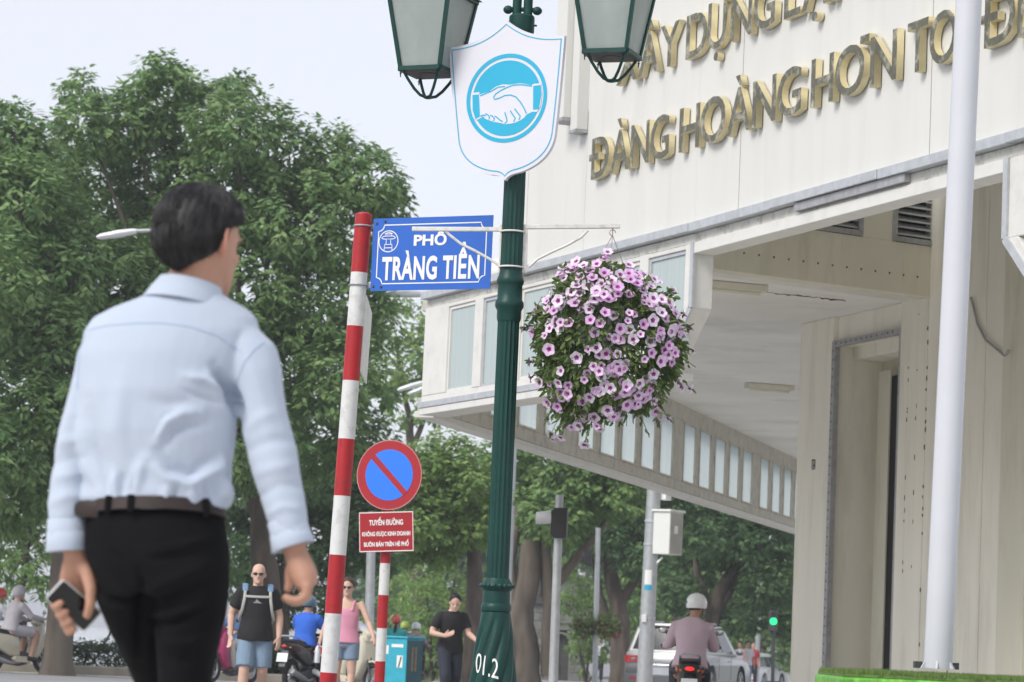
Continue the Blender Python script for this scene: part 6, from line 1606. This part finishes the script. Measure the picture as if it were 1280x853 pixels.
# ================================================================== cars
def car(label, loc, rz, L, W_, Hh, col, suv=True):
    t = thing('car', label, 'car', tuple(loc), rz); mc = M[col]; wr = .36 if suv else .30
    y0, y1 = -L / 2, L / 2; hb = Hh * (.60 if suv else .58)                  # y1 is the nose
    fa, ra = y1 - L * .20, y0 + L * .19; cl = .24 if suv else .17
    arch = lambda yc: [(yc + (wr + .07) * math.cos(a), wr + (wr + .07) * math.sin(a)) for a in [PI * (1 - i / 10.) for i in range(11)]]
    prof = [(y0 + .02, cl + .12)] + [(y0 + .10, cl)] + [p for p in arch(ra) if p[1] > cl] + [p for p in arch(fa) if p[1] > cl] + [(y1 - .08, cl), (y1, cl + .2), (y1 - .02, hb * .72), (y1 - .25, hb * .86), (y1 - L * .26, hb * .98), (y0 + L * .30, hb + .0), (y0 + .06, hb + .01), (y0 - .03, hb * .82), (y0 - .05, cl + .30)]
    mb = MB(); n = len(prof)
    lay = [(-.5, .90, .0), (-.475, .985, .0), (-.40, 1., 0), (.40, 1., 0), (.475, .985, 0), (.5, .90, 0)]
    cyy = 0; czz = hb * .55; vs = []
    for fx, kx, _ in lay:
        for y, z in prof: vs.append((fx * W_, cyy + (y - cyy) * (1 - (1 - kx) * .35), czz + (z - czz) * kx))
    mb.add(vs, [(l * n + j, l * n + (j + 1) % n, (l + 1) * n + (j + 1) % n, (l + 1) * n + j) for l in range(5) for j in range(n)] + [tuple(range(n - 1, -1, -1)), tuple(range(5 * n, 6 * n))])
    bo = part('body', mb, mc, t, ang=45)
    # cabin: tapered upwards
    rb, rt_, fb, ft = y0 + .05, y0 + (.42 if suv else .40), y1 - L * .255, y1 - L * .42
    wb_, wt_ = W_ * .485, W_ * .385
    zr = Hh
    ring0 = [(-wb_, rb), (wb_, rb), (wb_, fb), (-wb_, fb)]; ring1 = [(-wt_ * 1.04, rt_ - .1), (wt_ * 1.04, rt_ - .1), (wt_ * 1.02, ft), (-wt_ * 1.02, ft)]; ring2 = [(-wt_ * .9, rt_), (wt_ * .9, rt_), (wt_ * .9, ft - .12), (-wt_ * .9, ft - .12)]
    mb = MB(); vs = [(x, y, hb - .02) for x, y in ring0] + [(x, y, zr - .07) for x, y in ring1] + [(x, y, zr) for x, y in ring2]
    mb.add(vs, [(i, (i + 1) % 4, 4 + (i + 1) % 4, 4 + i) for i in range(4)] + [(4 + i, 4 + (i + 1) % 4, 8 + (i + 1) % 4, 8 + i) for i in range(4)] + [(8, 9, 10, 11), (3, 2, 1, 0)])
    part('cabin', mb, mc, t, smooth=False, bevel=.05)
    def quadpanel(a, b, c_, e, u0, u1, v0, v1, off, m, name, par, th=.012):
        a, b, c_, e = V(*a), V(*b), V(*c_), V(*e); n_ = (b - a).cross(e - a).normalized()
        f = lambda u, v: a.lerp(b, u).lerp(e.lerp(c_, u), v)
        q = [f(u0, v0), f(u1, v0), f(u1, v1), f(u0, v1)]; mb = MB(); mb.hexa([p + n_ * (off - th) for p in q] + [p + n_ * off for p in q]); return part(name, mb, m, par, smooth=False)
    B = lambda i: vs[i]
    g = M['car_glass']
    quadpanel(B(0), B(1), B(5), B(4), .07, .93, .14, .92, .008, g, 'rear_window', t)
    quadpanel(B(2), B(3), B(7), B(6), .07, .93, .10, .92, .008, g, 'windscreen', t)
    for (a, b, c_, e) in ((B(1), B(2), B(6), B(5)), (B(3), B(0), B(4), B(7))):
        segs = ((.06, .28), (.31, .56), (.59, .88)) if a == B(1) else ((.12, .41), (.44, .69), (.72, .94))
        for u0, u1 in segs: quadpanel(a, b, c_, e, u0, u1, .12, .86, .008, g, 'side_window', t)
    for yc in (fa, ra):
        for s_ in (-1, 1):
            mb = MB(); x = s_ * (W_ / 2 - .12); n2 = 26
            mb.tube([(x, yc + (wr - .09) * math.cos(2 * PI * i / n2), wr + (wr - .09) * math.sin(2 * PI * i / n2)) for i in range(n2 + 1)], [(.11, .09)] * (n2 + 1), 10, caps=False, side=V(1, 0, 0)); wo = part('wheel', mb, M['tyre'], t)
            mb = MB(); xo = x + s_ * .085
            for i in range(6): a = 2 * PI * i / 6; mb.bar((xo, yc, wr), (xo, yc + (wr - .12) * math.cos(a), wr + (wr - .12) * math.sin(a)), .06, .03, up=(1, 0, 0))
            mb.tube([(xo - s_ * .05, yc, wr), (xo + s_ * .02, yc, wr)], .06, 12); mb.tube([(xo, yc + (wr - .12) * math.cos(2 * PI * i / n2), wr + (wr - .12) * math.sin(2 * PI * i / n2)) for i in range(n2 + 1)], .022, 6, caps=False); part('rim', mb, M['galv'], wo)
            mb = MB(); mb.tube([(x - s_ * .12, yc, wr), (x + s_ * .0, yc, wr)], wr + .05, 24); part('wheel_arch', mb, M['void'], t, smooth=False)
    for s_ in (-1, 1):
        mb = MB(); mb.puff([(y0 - .055, hb * .76), (y0 - .03, hb * .92), (y0 + .20, hb * .94), (y0 + .12, hb * .80)], .30 if suv else .24, .05, x0=s_ * (W_ / 2 - .17)); tlo = part('tail_light', mb, M['tail_red'], t, ang=50)
        mb = MB(); mb.ball((s_ * (W_ / 2 - .23), y0 - .055, hb * .835), (.055, .02, .04), 12, 8); part('lamp_lens', mb, M['lamp_glass'], tlo)
        mb = MB(); mb.ball((s_ * (W_ / 2 - .2), y1 - .05, hb * .70), (.16, .08, .09), 14, 8); part('headlight', mb, M['lamp_glass'], t)
        mb = MB(); mb.ball((s_ * (W_ / 2 + .09), y1 - L * .33, hb + .08), (.10, .06, .07), 14, 8); part('door_mirror', mb, mc, t)
        for yy_ in (.02, -.22): mb = MB(); mb.bar((s_ * (W_ / 2 + .012), yy_ * L, hb * .86), (s_ * (W_ / 2 + .012), yy_ * L + .18, hb * .86), .025, .03); part('door_handle', mb, M['chrome'], t)
        for yy_ in (-.165, .075): mb = MB(); mb.bar((s_ * (W_ / 2 + .001), yy_ * L, cl + .2), (s_ * (W_ / 2 + .001), yy_ * L, hb - .03), .012, .004, up=(1, 0, 0)); part('door_seam', mb, M['void'], t, smooth=False)
        if suv: mb = MB(); mb.tube([(s_ * wt_ * .88, rt_ + .1, zr + .02), (s_ * wt_ * .88, rt_ + .2, zr + .05), (s_ * wt_ * .88, ft - .5, zr + .05), (s_ * wt_ * .88, ft - .4, zr + .01)], .02, 8); part('roof_rail', mb, M['grey'], t)
    mb = MB(); mb.box((0, y0 - .045, hb * .70), (W_ * .55, .03, .07)); part('chrome_bar', mb, M['chrome'], t, smooth=False, bevel=.01)
    mb = MB(); mb.box((.0, y0 - .058, hb * .56), (.44, .02, .20)); part('number_plate', mb, M['plate_white'], t, smooth=False)
    mb = MB(); mb.puff([(y0 - .10, cl + .06), (y0 - .11, cl + .24), (y0 - .02, cl + .28), (y0 + .1, cl + .05)], W_ * .96, .04); part('bumper', mb, mc, t, ang=50)
    for s_ in (-1, 1): mb = MB(); mb.box((s_ * W_ * .36, y0 - .112, cl + .16), (.16, .012, .045)); part('reflector', mb, M['tail_red'], t, smooth=False)
    mb = MB(); mb.puff([(rt_ - .17, zr - .045), (rt_ - .15, zr + .005), (rt_ + .2, zr + .015), (rt_ + .2, zr - .03)], W_ * .72, .03); part('spoiler', mb, mc, t, ang=50)
    return t
cp_ = at(846, 800, 67.0)
ch = rad(-19)
car('silver off-road car seen from behind with red tail lights, beyond the grey pole', V(cp_.x, 67.0, gz(67)) + fwd(ch) * 1.2, ch, 4.6, 1.84, 1.66, 'silver')
cp_ = at(944, 830, 118.)
car('small white hatchback far down the street beside the white column', V(cp_.x, 118, gz(118) - .0), rad(-24), 3.7, 1.62, 1.42, 'car_white', suv=False)

# ================================================================== the man walking away in the foreground
MY = 6.46; MS = FPX / MY
IR = R3 @ V(1, 0, 0)                                       # image right, to lay out the pose
def q6(u, v, d_=0.): return at(u, v, MY + d_)
base6 = q6(215, 800); base6.z = 0
man = thing('person', 'man seen from behind in a light blue shirt and black trousers, walking away', 'person', tuple(base6))
def rings(mb, L, n=28, shrink=0.): mb.tube([q6(a[0], a[1], a[4] if len(a) > 4 else 0) for a in L], [(max(.01, a[2] / MS - shrink), max(.01, a[3] - shrink)) for a in L], n, side=IR)
torso = [(233, 366, 44, .064), (230, 375, 62, .072), (226, 385, 84, .082), (220, 398, 103, .092), (215, 415, 111, .104), (204, 445, 107, .120), (198, 490, 101, .128, -.005), (196, 540, 99, .124, -.005),
         (197, 580, 93, .115), (198, 604, 92, .113), (197, 622, 96, .117), (196, 632, 93, .112), (195, 641, 85, .104)]
slR = [(290, 428, 24, .05), (306, 434, 29, .06, -.005), (315, 446, 33, .062, -.01), (321, 470, 33.5, .06, -.02), (330, 520, 29.5, .054, -.03), (341, 570, 30.5, .054, -.04), (352, 620, 28, .048, -.05), (361, 655, 24, .042, -.06), (364, 668, 22, .040, -.06)]
slL = [(140, 424, 24, .05), (128, 432, 26, .054), (122, 448, 28, .056), (113, 490, 25, .054, .01), (96, 540, 23, .048, .015), (87, 590, 23, .046, .01), (84, 630, 24, .045, 0), (84, 652, 23, .043, 0)]
pelv = [(195, 634, 83, .105), (194, 655, 88, .118, -.01), (197, 690, 90, .132, -.015), (201, 712, 86, .134, -.015), (207, 745, 76, .125, -.01)]
legR = [(238, 725, 49, .105, -.02), (238, 770, 45, .098, -.015), (234, 815, 38, .088, -.005), (232, 853, 33, .078, 0), (230, 960, 30, .062, .02), (226, 1060, 28, .06, .0), (224, 1150, 24, .055, -.06), (224, 1182, 23, .055, -.08)]
legL = [(160, 722, 45, .10, .0), (174, 770, 41, .095, .08), (192, 815, 36, .085, .17), (202, 853, 31, .078, .24), (205, 955, 28, .062, .36), (208, 1050, 25, .058, .40), (208, 1140, 23, .055, .42), (208, 1160, 22, .055, .43)]
def hrings(mb, L, n=28, shrink=0.):                        # level rings, for the trunk
    vs = []
    for a in L:
        c = q6(a[0], a[1], a[4] if len(a) > 4 else 0); ra, rb = max(.01, a[2] / MS - shrink), max(.01, a[3] - shrink)
        vs += [c + IR * ra * math.cos(2 * PI * i / n) + V(0, 1, 0) * rb * math.sin(2 * PI * i / n) for i in range(n)]
    k = len(L); mb.add(vs, [(i * n + j, i * n + (j + 1) % n, (i + 1) * n + (j + 1) % n, (i + 1) * n + j) for i in range(k - 1) for j in range(n)] + [tuple(range(n - 1, -1, -1)), tuple(range((k - 1) * n, k * n))])
# body: one surface under the clothes, with neck, head, forearms and hands
ab = MB()
hrings(ab, torso[1:], shrink=.036); hrings(ab, pelv[:-1], shrink=.045); rings(ab, legR, shrink=.034); rings(ab, legL, shrink=.034); rings(ab, slR[:-1], 16, .024); rings(ab, slL[:-1], 16, .020)
hc = q6(250, 302)
HM = Matrix.Translation(hc) @ Matrix.Rotation(rad(-35), 4, 'Z') @ Matrix.Rotation(rad(-4), 4, 'X')
HK = 1.0
head_shell(ab, HM, HK)
ab.tube([q6(236, 384), q6(240, 368), q6(246, 345, .005), q6(248, 325, .01)], [.075, .066, .062, .062], 18)
ab.tube([q6(352, 620, -.05), q6(361, 655, -.06), q6(366, 676, -.06), q6(369, 690, -.06)], [.036, .033, .029, (.026, .022)], 14, side=IR)
ab.tube([q6(84, 630), q6(87, 662), q6(93, 686), q6(95, 698)], [.034, .031, .027, (.026, .021)], 14, side=IR)
# right hand: relaxed, fingers curled to the left
ab.tube([q6(368, 688, -.06), q6(374, 704, -.06), q6(381, 720, -.06), q6(385, 734, -.06)], [(.025, .020), (.029, .028), (.030, .037), (.024, .040)], 14, side=IR)
for k, (dz, L, du) in enumerate(((-.032, .92, 0), (-.011, 1.0, 1), (.011, .96, 0), (.031, .80, -2))):
    d0 = -.06 + dz
    ab.tube([q6(384 + du, 731, d0), q6(383 + du, 745 + 2 * (k % 2), d0 * 1.0), q6(372 + du, 751 + 2 * (k % 2), d0), q6(372 - 12 * L, 749 + k, d0), q6(372 - 19 * L, 744 + k, d0)], [.0125, .0118, .0105, .0095, .0075], 9)
ab.tube([q6(368, 700, -.01), q6(363, 716, .005), q6(362, 729, .008), q6(359, 740, .006)], [.016, .0135, .0115, .0085], 10)
# left hand closed round the phone
PC = [q6(63, 738, -.020), q6(88, 716, -.020), q6(119, 772, .030), q6(97, 801, .030)]
ab.tube([q6(95, 692), q6(95, 710, .016), q6(95, 732, .030), q6(96, 752, .042)], [(.026, .021), (.034, .020), (.040, .016), (.036, .013)], 14, side=V(.85, 0, .35))
ab.tube([q6(102, 700, .004), q6(110, 718, -.008), q6(114, 738, -.024), q6(113, 757, -.026), q6(108, 773, -.014)], [.017, .018, .0145, .0125, .0095], 12)
for k, f in enumerate((.26, .44, .61, .77)):
    E_ = PC[0].lerp(PC[3], f); u, v = (PC[1] - PC[0]).normalized(), UP
    pn = (PC[1] - PC[0]).cross(PC[3] - PC[0]).normalized()
    if pn.y > 0: pn = -pn
    L = (1, 1.05, 1., .85)[k]
    ab.tube([E_ + u * .036 - pn * .020, E_ + u * .004 - pn * .018, E_ - u * .011 - pn * .003, E_ - u * .004 + pn * .012, E_ + u * .006 * L + pn * .0135, E_ + u * .015 * L + pn * .0125], [.011, .0108, .0105, .0100, .0092, .0072], 9)
body = fuse(ab, .0048, 3)
body.materials.append(M['skin_man']); link('body', body, man, world=True)
# shirt
CAMI = RM.to_3x3().transposed()
CI = np.array(CAMI)
def uv_of(co):
    c = (co - np.array([0, 0, EYE])) @ CI.T
    return 640 + FPX * c[:, 0] / -c[:, 2], 426.5 - FPX * c[:, 1] / -c[:, 2]
def folds(me, L, amp, fr, seed, world_front=True):
    def fn(co, no):
        u, v = uv_of(co); h = np.zeros(len(co))
        front = np.clip(-no[:, 1] * 1.6 + .3, 0, 1)
        for pts, w_, a in L:
            pts = np.array(pts, float); dmin = np.full(len(co), 1e9); tt = np.zeros(len(co)); n = len(pts) - 1
            for i in range(n):
                A, B = pts[i], pts[i + 1]; AB = B - A; t = np.clip(((u - A[0]) * AB[0] + (v - A[1]) * AB[1]) / (AB @ AB), 0, 1)
                dd = np.hypot(u - A[0] - t * AB[0], v - A[1] - t * AB[1]); m_ = dd < dmin; dmin[m_] = dd[m_]; tt[m_] = (i + t[m_]) / n
            h += 2.0 * a * np.exp(-(dmin / w_) ** 2) * (np.sin(np.pi * np.clip(tt, .04, .96)) ** .6 if abs(a) > .0024 else 1) * front
        nz = np.array([mnoise.noise(V(*c) * fr + V(seed, 0, 0)) + .45 * mnoise.noise(V(c[0] * fr * 2.6, c[1] * fr * 2.6, c[2] * fr * 1.6)) for c in co])
        return h + nz * amp
    displace(me, fn)
sm_ = MB(); hrings(sm_, torso, 36); rings(sm_, slR, 20); rings(sm_, slL, 20)
sh = fuse(sm_, .0058, 5)
folds(sh, [([(268, 458), (283, 488), (294, 512)], 7, -.014), ([(262, 470), (276, 498), (286, 522)], 8, .007), ([(281, 470), (297, 505), (303, 535)], 6, -.008),
           ([(196, 553), (207, 528), (226, 517), (250, 516)], 8, .0075), ([(204, 560), (214, 540), (234, 530), (256, 530)], 7, -.006), ([(186, 574), (206, 597), (238, 606), (276, 583), (290, 560)], 8, .0085), ([(196, 566), (216, 586), (240, 592), (266, 572)], 7, -.005),
           ([(95, 520), (106, 572), (124, 612)], 8, .007), ([(110, 500), (122, 560), (146, 606)], 9, -.004), ([(150, 470), (146, 540), (160, 600)], 12, .004), ([(141, 590), (146, 622)], 6, .006), ([(179, 574), (167, 616)], 7, .0065), ([(154, 588), (157, 620)], 6, -.004),
           ([(210, 604), (206, 628)], 6, .004), ([(236, 612), (246, 628)], 7, .005), ([(276, 592), (290, 628)], 7, .008), ([(262, 600), (270, 626)], 6, -.004), ([(120, 622), (200, 630), (290, 632)], 5, .004),
           ([(232, 470), (256, 476), (284, 494)], 3.5, .004), ([(226, 486), (250, 496), (280, 506)], 3.2, -.0035), ([(204, 584), (232, 596), (262, 588)], 3.2, -.004), ([(150, 596), (153, 626)], 3, -.004), ([(172, 590), (162, 622)], 3, -.004), ([(222, 606), (218, 628)], 3, -.0035), ([(252, 600), (262, 626)], 3, -.004), ([(192, 545), (204, 522), (226, 510)], 3, -.0035), ([(118, 560), (132, 596), (136, 620)], 3.5, -.004), ([(281, 560), (286, 596), (296, 622)], 3.5, -.005), ([(230, 470), (255, 474), (280, 490)], 7, .004), ([(180, 500), (215, 506), (250, 500)], 9, -.003),
           ([(306, 540), (322, 524), (348, 514)], 7, 0.0025), ([(312, 562), (336, 552), (362, 550)], 7, -0.0020), ([(314, 594), (340, 586), (376, 580)], 7, 0.0025), ([(322, 622), (350, 606), (380, 608)], 6, -0.0020), ([(330, 646), (352, 634), (380, 636)], 5, 0.0025), ([(310, 450), (324, 490), (336, 540)], 9, 0.0015),
           ([(70, 562), (86, 552), (106, 548)], 7, 0.0030), ([(66, 580), (86, 574), (106, 572)], 6, -0.0020), ([(64, 600), (84, 594), (106, 592)], 7, 0.0030), ([(60, 630), (84, 620), (108, 622)], 6, 0.0025), ([(92, 480), (88, 520), (80, 550)], 7, 0.0020)],
      .0042, 7.5, 3)
sh.materials.append(M['shirt_blue']); shirt = link('shirt', sh, man, world=True)
# seams laid on the surface of the shirt
from mathutils.bvhtree import BVHTree
def tree_of(o):
    mw = WM[man.name]; return BVHTree.FromPolygons([mw @ v.co for v in o.data.vertices], [tuple(p.vertices) for p in o.data.polygons])
def seam(bv, pts, r, name, m, par, n=10, lift=.0):
    out = []
    for i in range(len(pts) - 1):
        for j in range(n):
            f = j / n; u = pts[i][0] + (pts[i + 1][0] - pts[i][0]) * f; v = pts[i][1] + (pts[i + 1][1] - pts[i][1]) * f
            h = bv.ray_cast(ORI, ray(u, v).normalized())
            if h[0] is not None: out.append(h[0] + h[1] * lift)
    if len(out) < 2: return
    out = [p - (p - ORI).normalized() * .0006 for p in out]
    mb = MB(); mb.tube(out, r, 6); part(name, mb, m, par, world=True)
bv = tree_of(shirt)
seam(bv, [(104, 414), (135, 407), (170, 404), (205, 404), (240, 409), (272, 420), (306, 443)], .0014, 'yoke_seam', M['shirt_seam'], shirt)
seam(bv, [(330, 428), (318, 437), (306, 452), (297, 474), (291, 500)], .0014, 'armhole_seam', M['shirt_seam'], shirt)
seam(bv, [(107, 418), (100, 440), (97, 465), (97, 490)], .0014, 'armhole_seam', M['shirt_seam'], shirt)
# collar: a stand with the fall turned over it
def ringpts(cu, cv, hw, dp, tilt, d0=0, n=30):
    c = q6(cu, cv, d0); R_ = []
    ax = IR * math.cos(tilt) - UP * math.sin(tilt); ay = V(0, 1, 0) + UP * -.14
    return [c + ax * (hw / MS) * math.cos(2 * PI * i / n) + ay * dp * math.sin(2 * PI * i / n) for i in range(n)]
def loft_part(L, name, m, par, closed=True):
    n = len(L[0]); mb = MB(); vs = sum(L, []); k = len(L)
    mb.add(vs, [(i * n + j, i * n + (j + 1) % n, ((i + 1) % k) * n + (j + 1) % n, ((i + 1) % k) * n + j) for i in range(k if closed else k - 1) for j in range(n)])
    return part(name, mb, m, par, world=True, ang=60)
loft_part([ringpts(230, 383, 55, .088, .17), ringpts(232, 378, 53, .086, .17), ringpts(234, 368, 47.5, .079, .18), ringpts(237, 358, 42, .071, .19), ringpts(238, 355, 40.5, .069, .19), ringpts(238, 356, 38, .064, .19), ringpts(235, 370, 41, .068, .18), ringpts(231, 383, 49, .080, .17)], 'collar', M['shirt_blue'], shirt)
# rolled cuffs
def cuff(c0, c1, r0, r1, dep, d0, d1, name='rolled_cuff'):
    a, b = q6(*c0, d0), q6(*c1, d1); ax = (b - a).normalized(); L = (b - a).length
    pr = [(0, r0), (.03, r0 + .0025), (.5, (r0 + r1) / 2 + .0035), (.97, r1 + .004), (1.0, r1 + .003), (1.0, r1 - .001), (.96, r1 - .003), (.5, r1 - .006), (.02, r0 - .007)]
    side = (IR - ax * ax.dot(IR)).normalized(); up_ = ax.cross(side); n = 30; Ls = []
    for f, r in pr: Ls.append([a + ax * L * f + side * (r + .0022 * mnoise.noise(V(i * .5, f * 3, r0 * 90))) * math.cos(2 * PI * i / n) + up_ * (r * dep + .002 * mnoise.noise(V(i * .5, f * 3, 7))) * math.sin(2 * PI * i / n) for i in range(n)])
    c_ = loft_part(Ls, name, M['shirt_blue'], shirt)
    return c_
cuff((357, 648), (367, 681), .0405, .0415, .92, -.06, -.062); cuff((361, 664), (367, 684), .0425, .0455, .92, -.06, -.062)
cuff((84, 648), (85, 680), .0425, .0430, .92, .0, .0); cuff((84, 664), (85, 689), .0440, .0455, .92, .0, .0)
# trousers
tm = MB(); hrings(tm, pelv, 36); rings(tm, legR, 24); rings(tm, legL, 24)
tr = fuse(tm, .0065, 4)
folds(tr, [([(174, 715), (178, 745), (176, 790), (172, 830)], 7, -.013), ([(186, 690), (225, 684), (265, 672)], 6, .004), ([(186, 700), (220, 696), (258, 690)], 5, -.003), ([(182, 776), (215, 778), (252, 764)], 5, -.008), ([(184, 768), (215, 770), (254, 756)], 5, .006),
           ([(190, 735), (225, 722), (275, 700)], 8, .005), ([(194, 748), (235, 742), (278, 724)], 7, -.004), ([(120, 690), (145, 720), (166, 760)], 8, .005), ([(130, 680), (155, 712), (172, 740)], 7, -.004), ([(200, 800), (230, 806), (258, 796)], 6, .004), ([(204, 820), (232, 828), (254, 820)], 6, -.004)],
      .0035, 8, 9)
tr.materials.append(M['trouser_black']); trs = link('trousers', tr, man, world=True)
bt_ = tree_of(trs)
seam(bt_, [(188, 684), (215, 682), (246, 678), (262, 675)], .0016, 'pocket_welt', M['trouser_black'], trs)
seam(bt_, [(284, 665), (287, 700), (284, 740), (277, 790), (268, 840)], .0014, 'side_seam', M['trouser_black'], trs)
# belt and loops
def bandring(u, v, hw, dp, d0, n=44): return ringpts(u, v, hw, dp, .012, d0, n)
bl_ = loft_part([bandring(194, 632, 88.5, .117, -.007), bandring(194, 648, 90, .1225, -.009), bandring(194, 648, 87, .117, -.009), bandring(194, 632, 85.5, .111, -.007)], 'belt', M['leather_brown'], man)
for u in (144, 172, 260):
    cph = (u - 194) / 89.; sph = -math.sqrt(1 - cph * cph); pts = []
    for v, hw, dp in ((631, 88.5, .117), (634, 89, .118), (641, 90, .121), (649, 90.5, .1235), (654, 90.5, .124)):
        ax = IR * math.cos(.012) - UP * math.sin(.012); ay = V(0, 1, 0) + UP * -.14
        pts.append(q6(194, v, -.008) + ax * (hw / MS) * cph + ay * dp * sph + (ax * cph + ay * sph).normalized() * .004)
    mb = MB(); mb.tube(pts, [(.0075, .003)] * 5, 8, side=IR); part('belt_loop', mb, M['trouser_black'], bl_, world=True)
mb = MB(); mb.tube([q6(124, 638, -.085), q6(110, 636, -.075), q6(99, 636, -.055), q6(92, 637, -.03)], [(.018, .004), (.019, .004), (.018, .004), (.010, .003)], 10, side=UP); part('belt_end', mb, M['leather_brown'], bl_, world=True)
# shoes, below the frame
for (u, v, d_) in ((224, 1195, -.09), (208, 1176, .44)):
    a = q6(u, v, d_); a.z = .07; mb = MB(); mb.tube([a + V(0, -.09, -.02), a + V(0, -.04, 0), a + V(0, .06, -.02), a + V(.01, .17, -.035), a + V(.01, .21, -.045)], [(.032, .045), (.042, .055), (.047, .045), (.044, .032), (.024, .02)], 14, side=V(1, 0, 0)); part('shoe', mb, M['shoe'], man, world=True, ang=60)
# hair: a thick black crop with the fringe brushed forward
hb_m = hair_shell(HM, HK, 26, 9, -61, .021, 8, 0, 190, 40, .0022)
vs = []
HI = HM.inverted()
for p in hb_m.v:                                           # fuller fringe and crown
    c = HI @ V(*p); f = max(0, c.y) / .12
    if c.z > .03: c.y += .012 * f * min(1, (c.z - .03) / .03); c.z += .004 * f; c.x *= 1 + .08 * min(1, max(0, c.z - .03) / .04) * (1 - .3 * f)
    vs.append(tuple(HM @ c))
hb_m.v = vs
hair6 = part('hair', hb_m, M['hair'], man, world=True, ang=80)
rgh = random.Random(2); tf = MB()
def edge6(az):
    f = abs(az) / PI
    return rad(26 + (9 - 26) * min(1, f * 2) ** 1.4) if f < .5 else rad(9 + (-61 - 9) * ((f - .5) * 2) ** .32)
def hp_(az, e, lift):
    dv2 = V(math.sin(az) * math.cos(e), math.cos(az) * math.cos(e), math.sin(e)); k2 = 1 / math.sqrt((dv2.x / .077) ** 2 + (dv2.y / .100) ** 2 + (dv2.z / .104) ** 2)
    c = dv2 * (k2 + .021 * (.35 + .65 * min(1, (e - edge6(az)) / .45)) * (1 - .45 * max(0, dv2.z) ** 3) + .003 * mnoise.noise(dv2 * 3.2 + V(8, 3, 1)) + .0 + lift) + V(0, -.004, .016); f = max(0, c.y) / .12
    if c.z > .03: c.y += .012 * f * min(1, (c.z - .03) / .03); c.z += .004 * f; c.x *= 1 + .08 * min(1, max(0, c.z - .03) / .04) * (1 - .3 * f)
    return HM @ c
for k in range(2600):                                      # fine locks combed down from the crown
    az = rgh.uniform(-PI, PI); e0 = edge6(az); e = e0 + (1.45 - e0) * rgh.random() ** .8
    L = min(rgh.uniform(.25, .6), e - e0 + .03); tw = rgh.gauss(0, .10); l1 = rgh.uniform(-.0015, .0015)
    if L < .06: continue
    pts = [hp_(az + tw * f, e - L * f, l1 - .001 + .0022 * math.sin(f * PI)) for f in (0, .35, .7, 1.)]
    tf.tube(pts, [.0006, .0011, .0009, .0003], 4, caps=False)
o = part('hair_locks', tf, M['hair'], hair6, world=True); o['kind'] = 'stuff'
for s_ in (-1, 1):
    er = MB(); RE = HM.to_3x3() @ Matrix.Rotation(s_ * .55, 3, 'Z'); ec6 = HM @ V(s_ * .085, -.014, -.010)
    er.ball(ec6, (.0075, .0165, .030), 14, 10, M=RE)
    er.tube([ec6 + RE @ V(s_ * .006, .0165 * math.cos(t) - .003, .031 * math.sin(t) + .002) for t in [.2 + i * .3 for i in range(14)]], [.003, .0042, .0045, .0045, .0045, .0045, .0045, .0045, .0045, .0042, .004, .004, .0042, .003], 8)
    part('ear', er, M['skin_ear'], man, world=True, ang=80)
for s_ in (-1, 1): mb = MB(); mb.ball(HM @ V(s_ * .031, .0885, -.002), .0085, 8, 6); part('eye', mb, M['black_plastic'], man, world=True)
# the phone in his left hand
pc = (PC[0] + PC[1] + PC[2] + PC[3]) / 4
phn = thing('phone', 'silver-edged phone with a black screen in the left hand of the man in blue', 'phone', tuple(pc))
ex = ((PC[1] - PC[0]) + (PC[2] - PC[3])).normalized(); ey = ((PC[0] - PC[3]) + (PC[1] - PC[2])); ey -= ex * ey.dot(ex); hl = ey.length / 4 * 1.0; ey.normalize(); en = ex.cross(ey)
wl_ = ((PC[1] - PC[0]).length + (PC[2] - PC[3]).length) / 4
def rrect(a, b, r, n=5):
    P = []
    for sx, sy, a0 in ((1, 1, 0), (-1, 1, PI / 2), (-1, -1, PI), (1, -1, 1.5 * PI)):
        for i in range(n + 1): t = a0 + i / n * PI / 2; P.append((sx * (a - r) + r * math.cos(t), sy * (b - r) + r * math.sin(t)))
    return P
mb = MB(); mb.prism(rrect(wl_, hl, .009), pc - en * .0042, ex, ey, en * .0084); part('case', mb, M['phone_silver'], phn, world=True, bevel=.001)
mb = MB(); mb.prism(rrect(wl_ * .90, hl * .955, .006), pc + en * .0042, ex, ey, en * .0004); part('screen', mb, M['phone_screen'], phn, world=True, smooth=False)

# ------------------------------------------------------------------ thin summer haze over the street
hzm = bpy.data.materials.new('haze_air'); hzm.use_nodes = True; ht = hzm.node_tree
ht.nodes.remove(ht.nodes['Principled BSDF']); hv = ht.nodes.new('ShaderNodeVolumePrincipled')
hv.inputs['Color'].default_value = (.93, .95, 1, 1); hv.inputs['Density'].default_value = .0009; hv.inputs['Anisotropy'].default_value = .2
ht.links.new(hv.outputs[0], ht.nodes['Material Output'].inputs['Volume'])
mb = MB(); mb.hexa([(x, y, z) for z in (-4, 24) for x, y in ((-2600, -80), (2600, -80), (2600, 3050), (-2600, 3050))])
tag(part('haze', mb, hzm, smooth=False), kind='stuff')
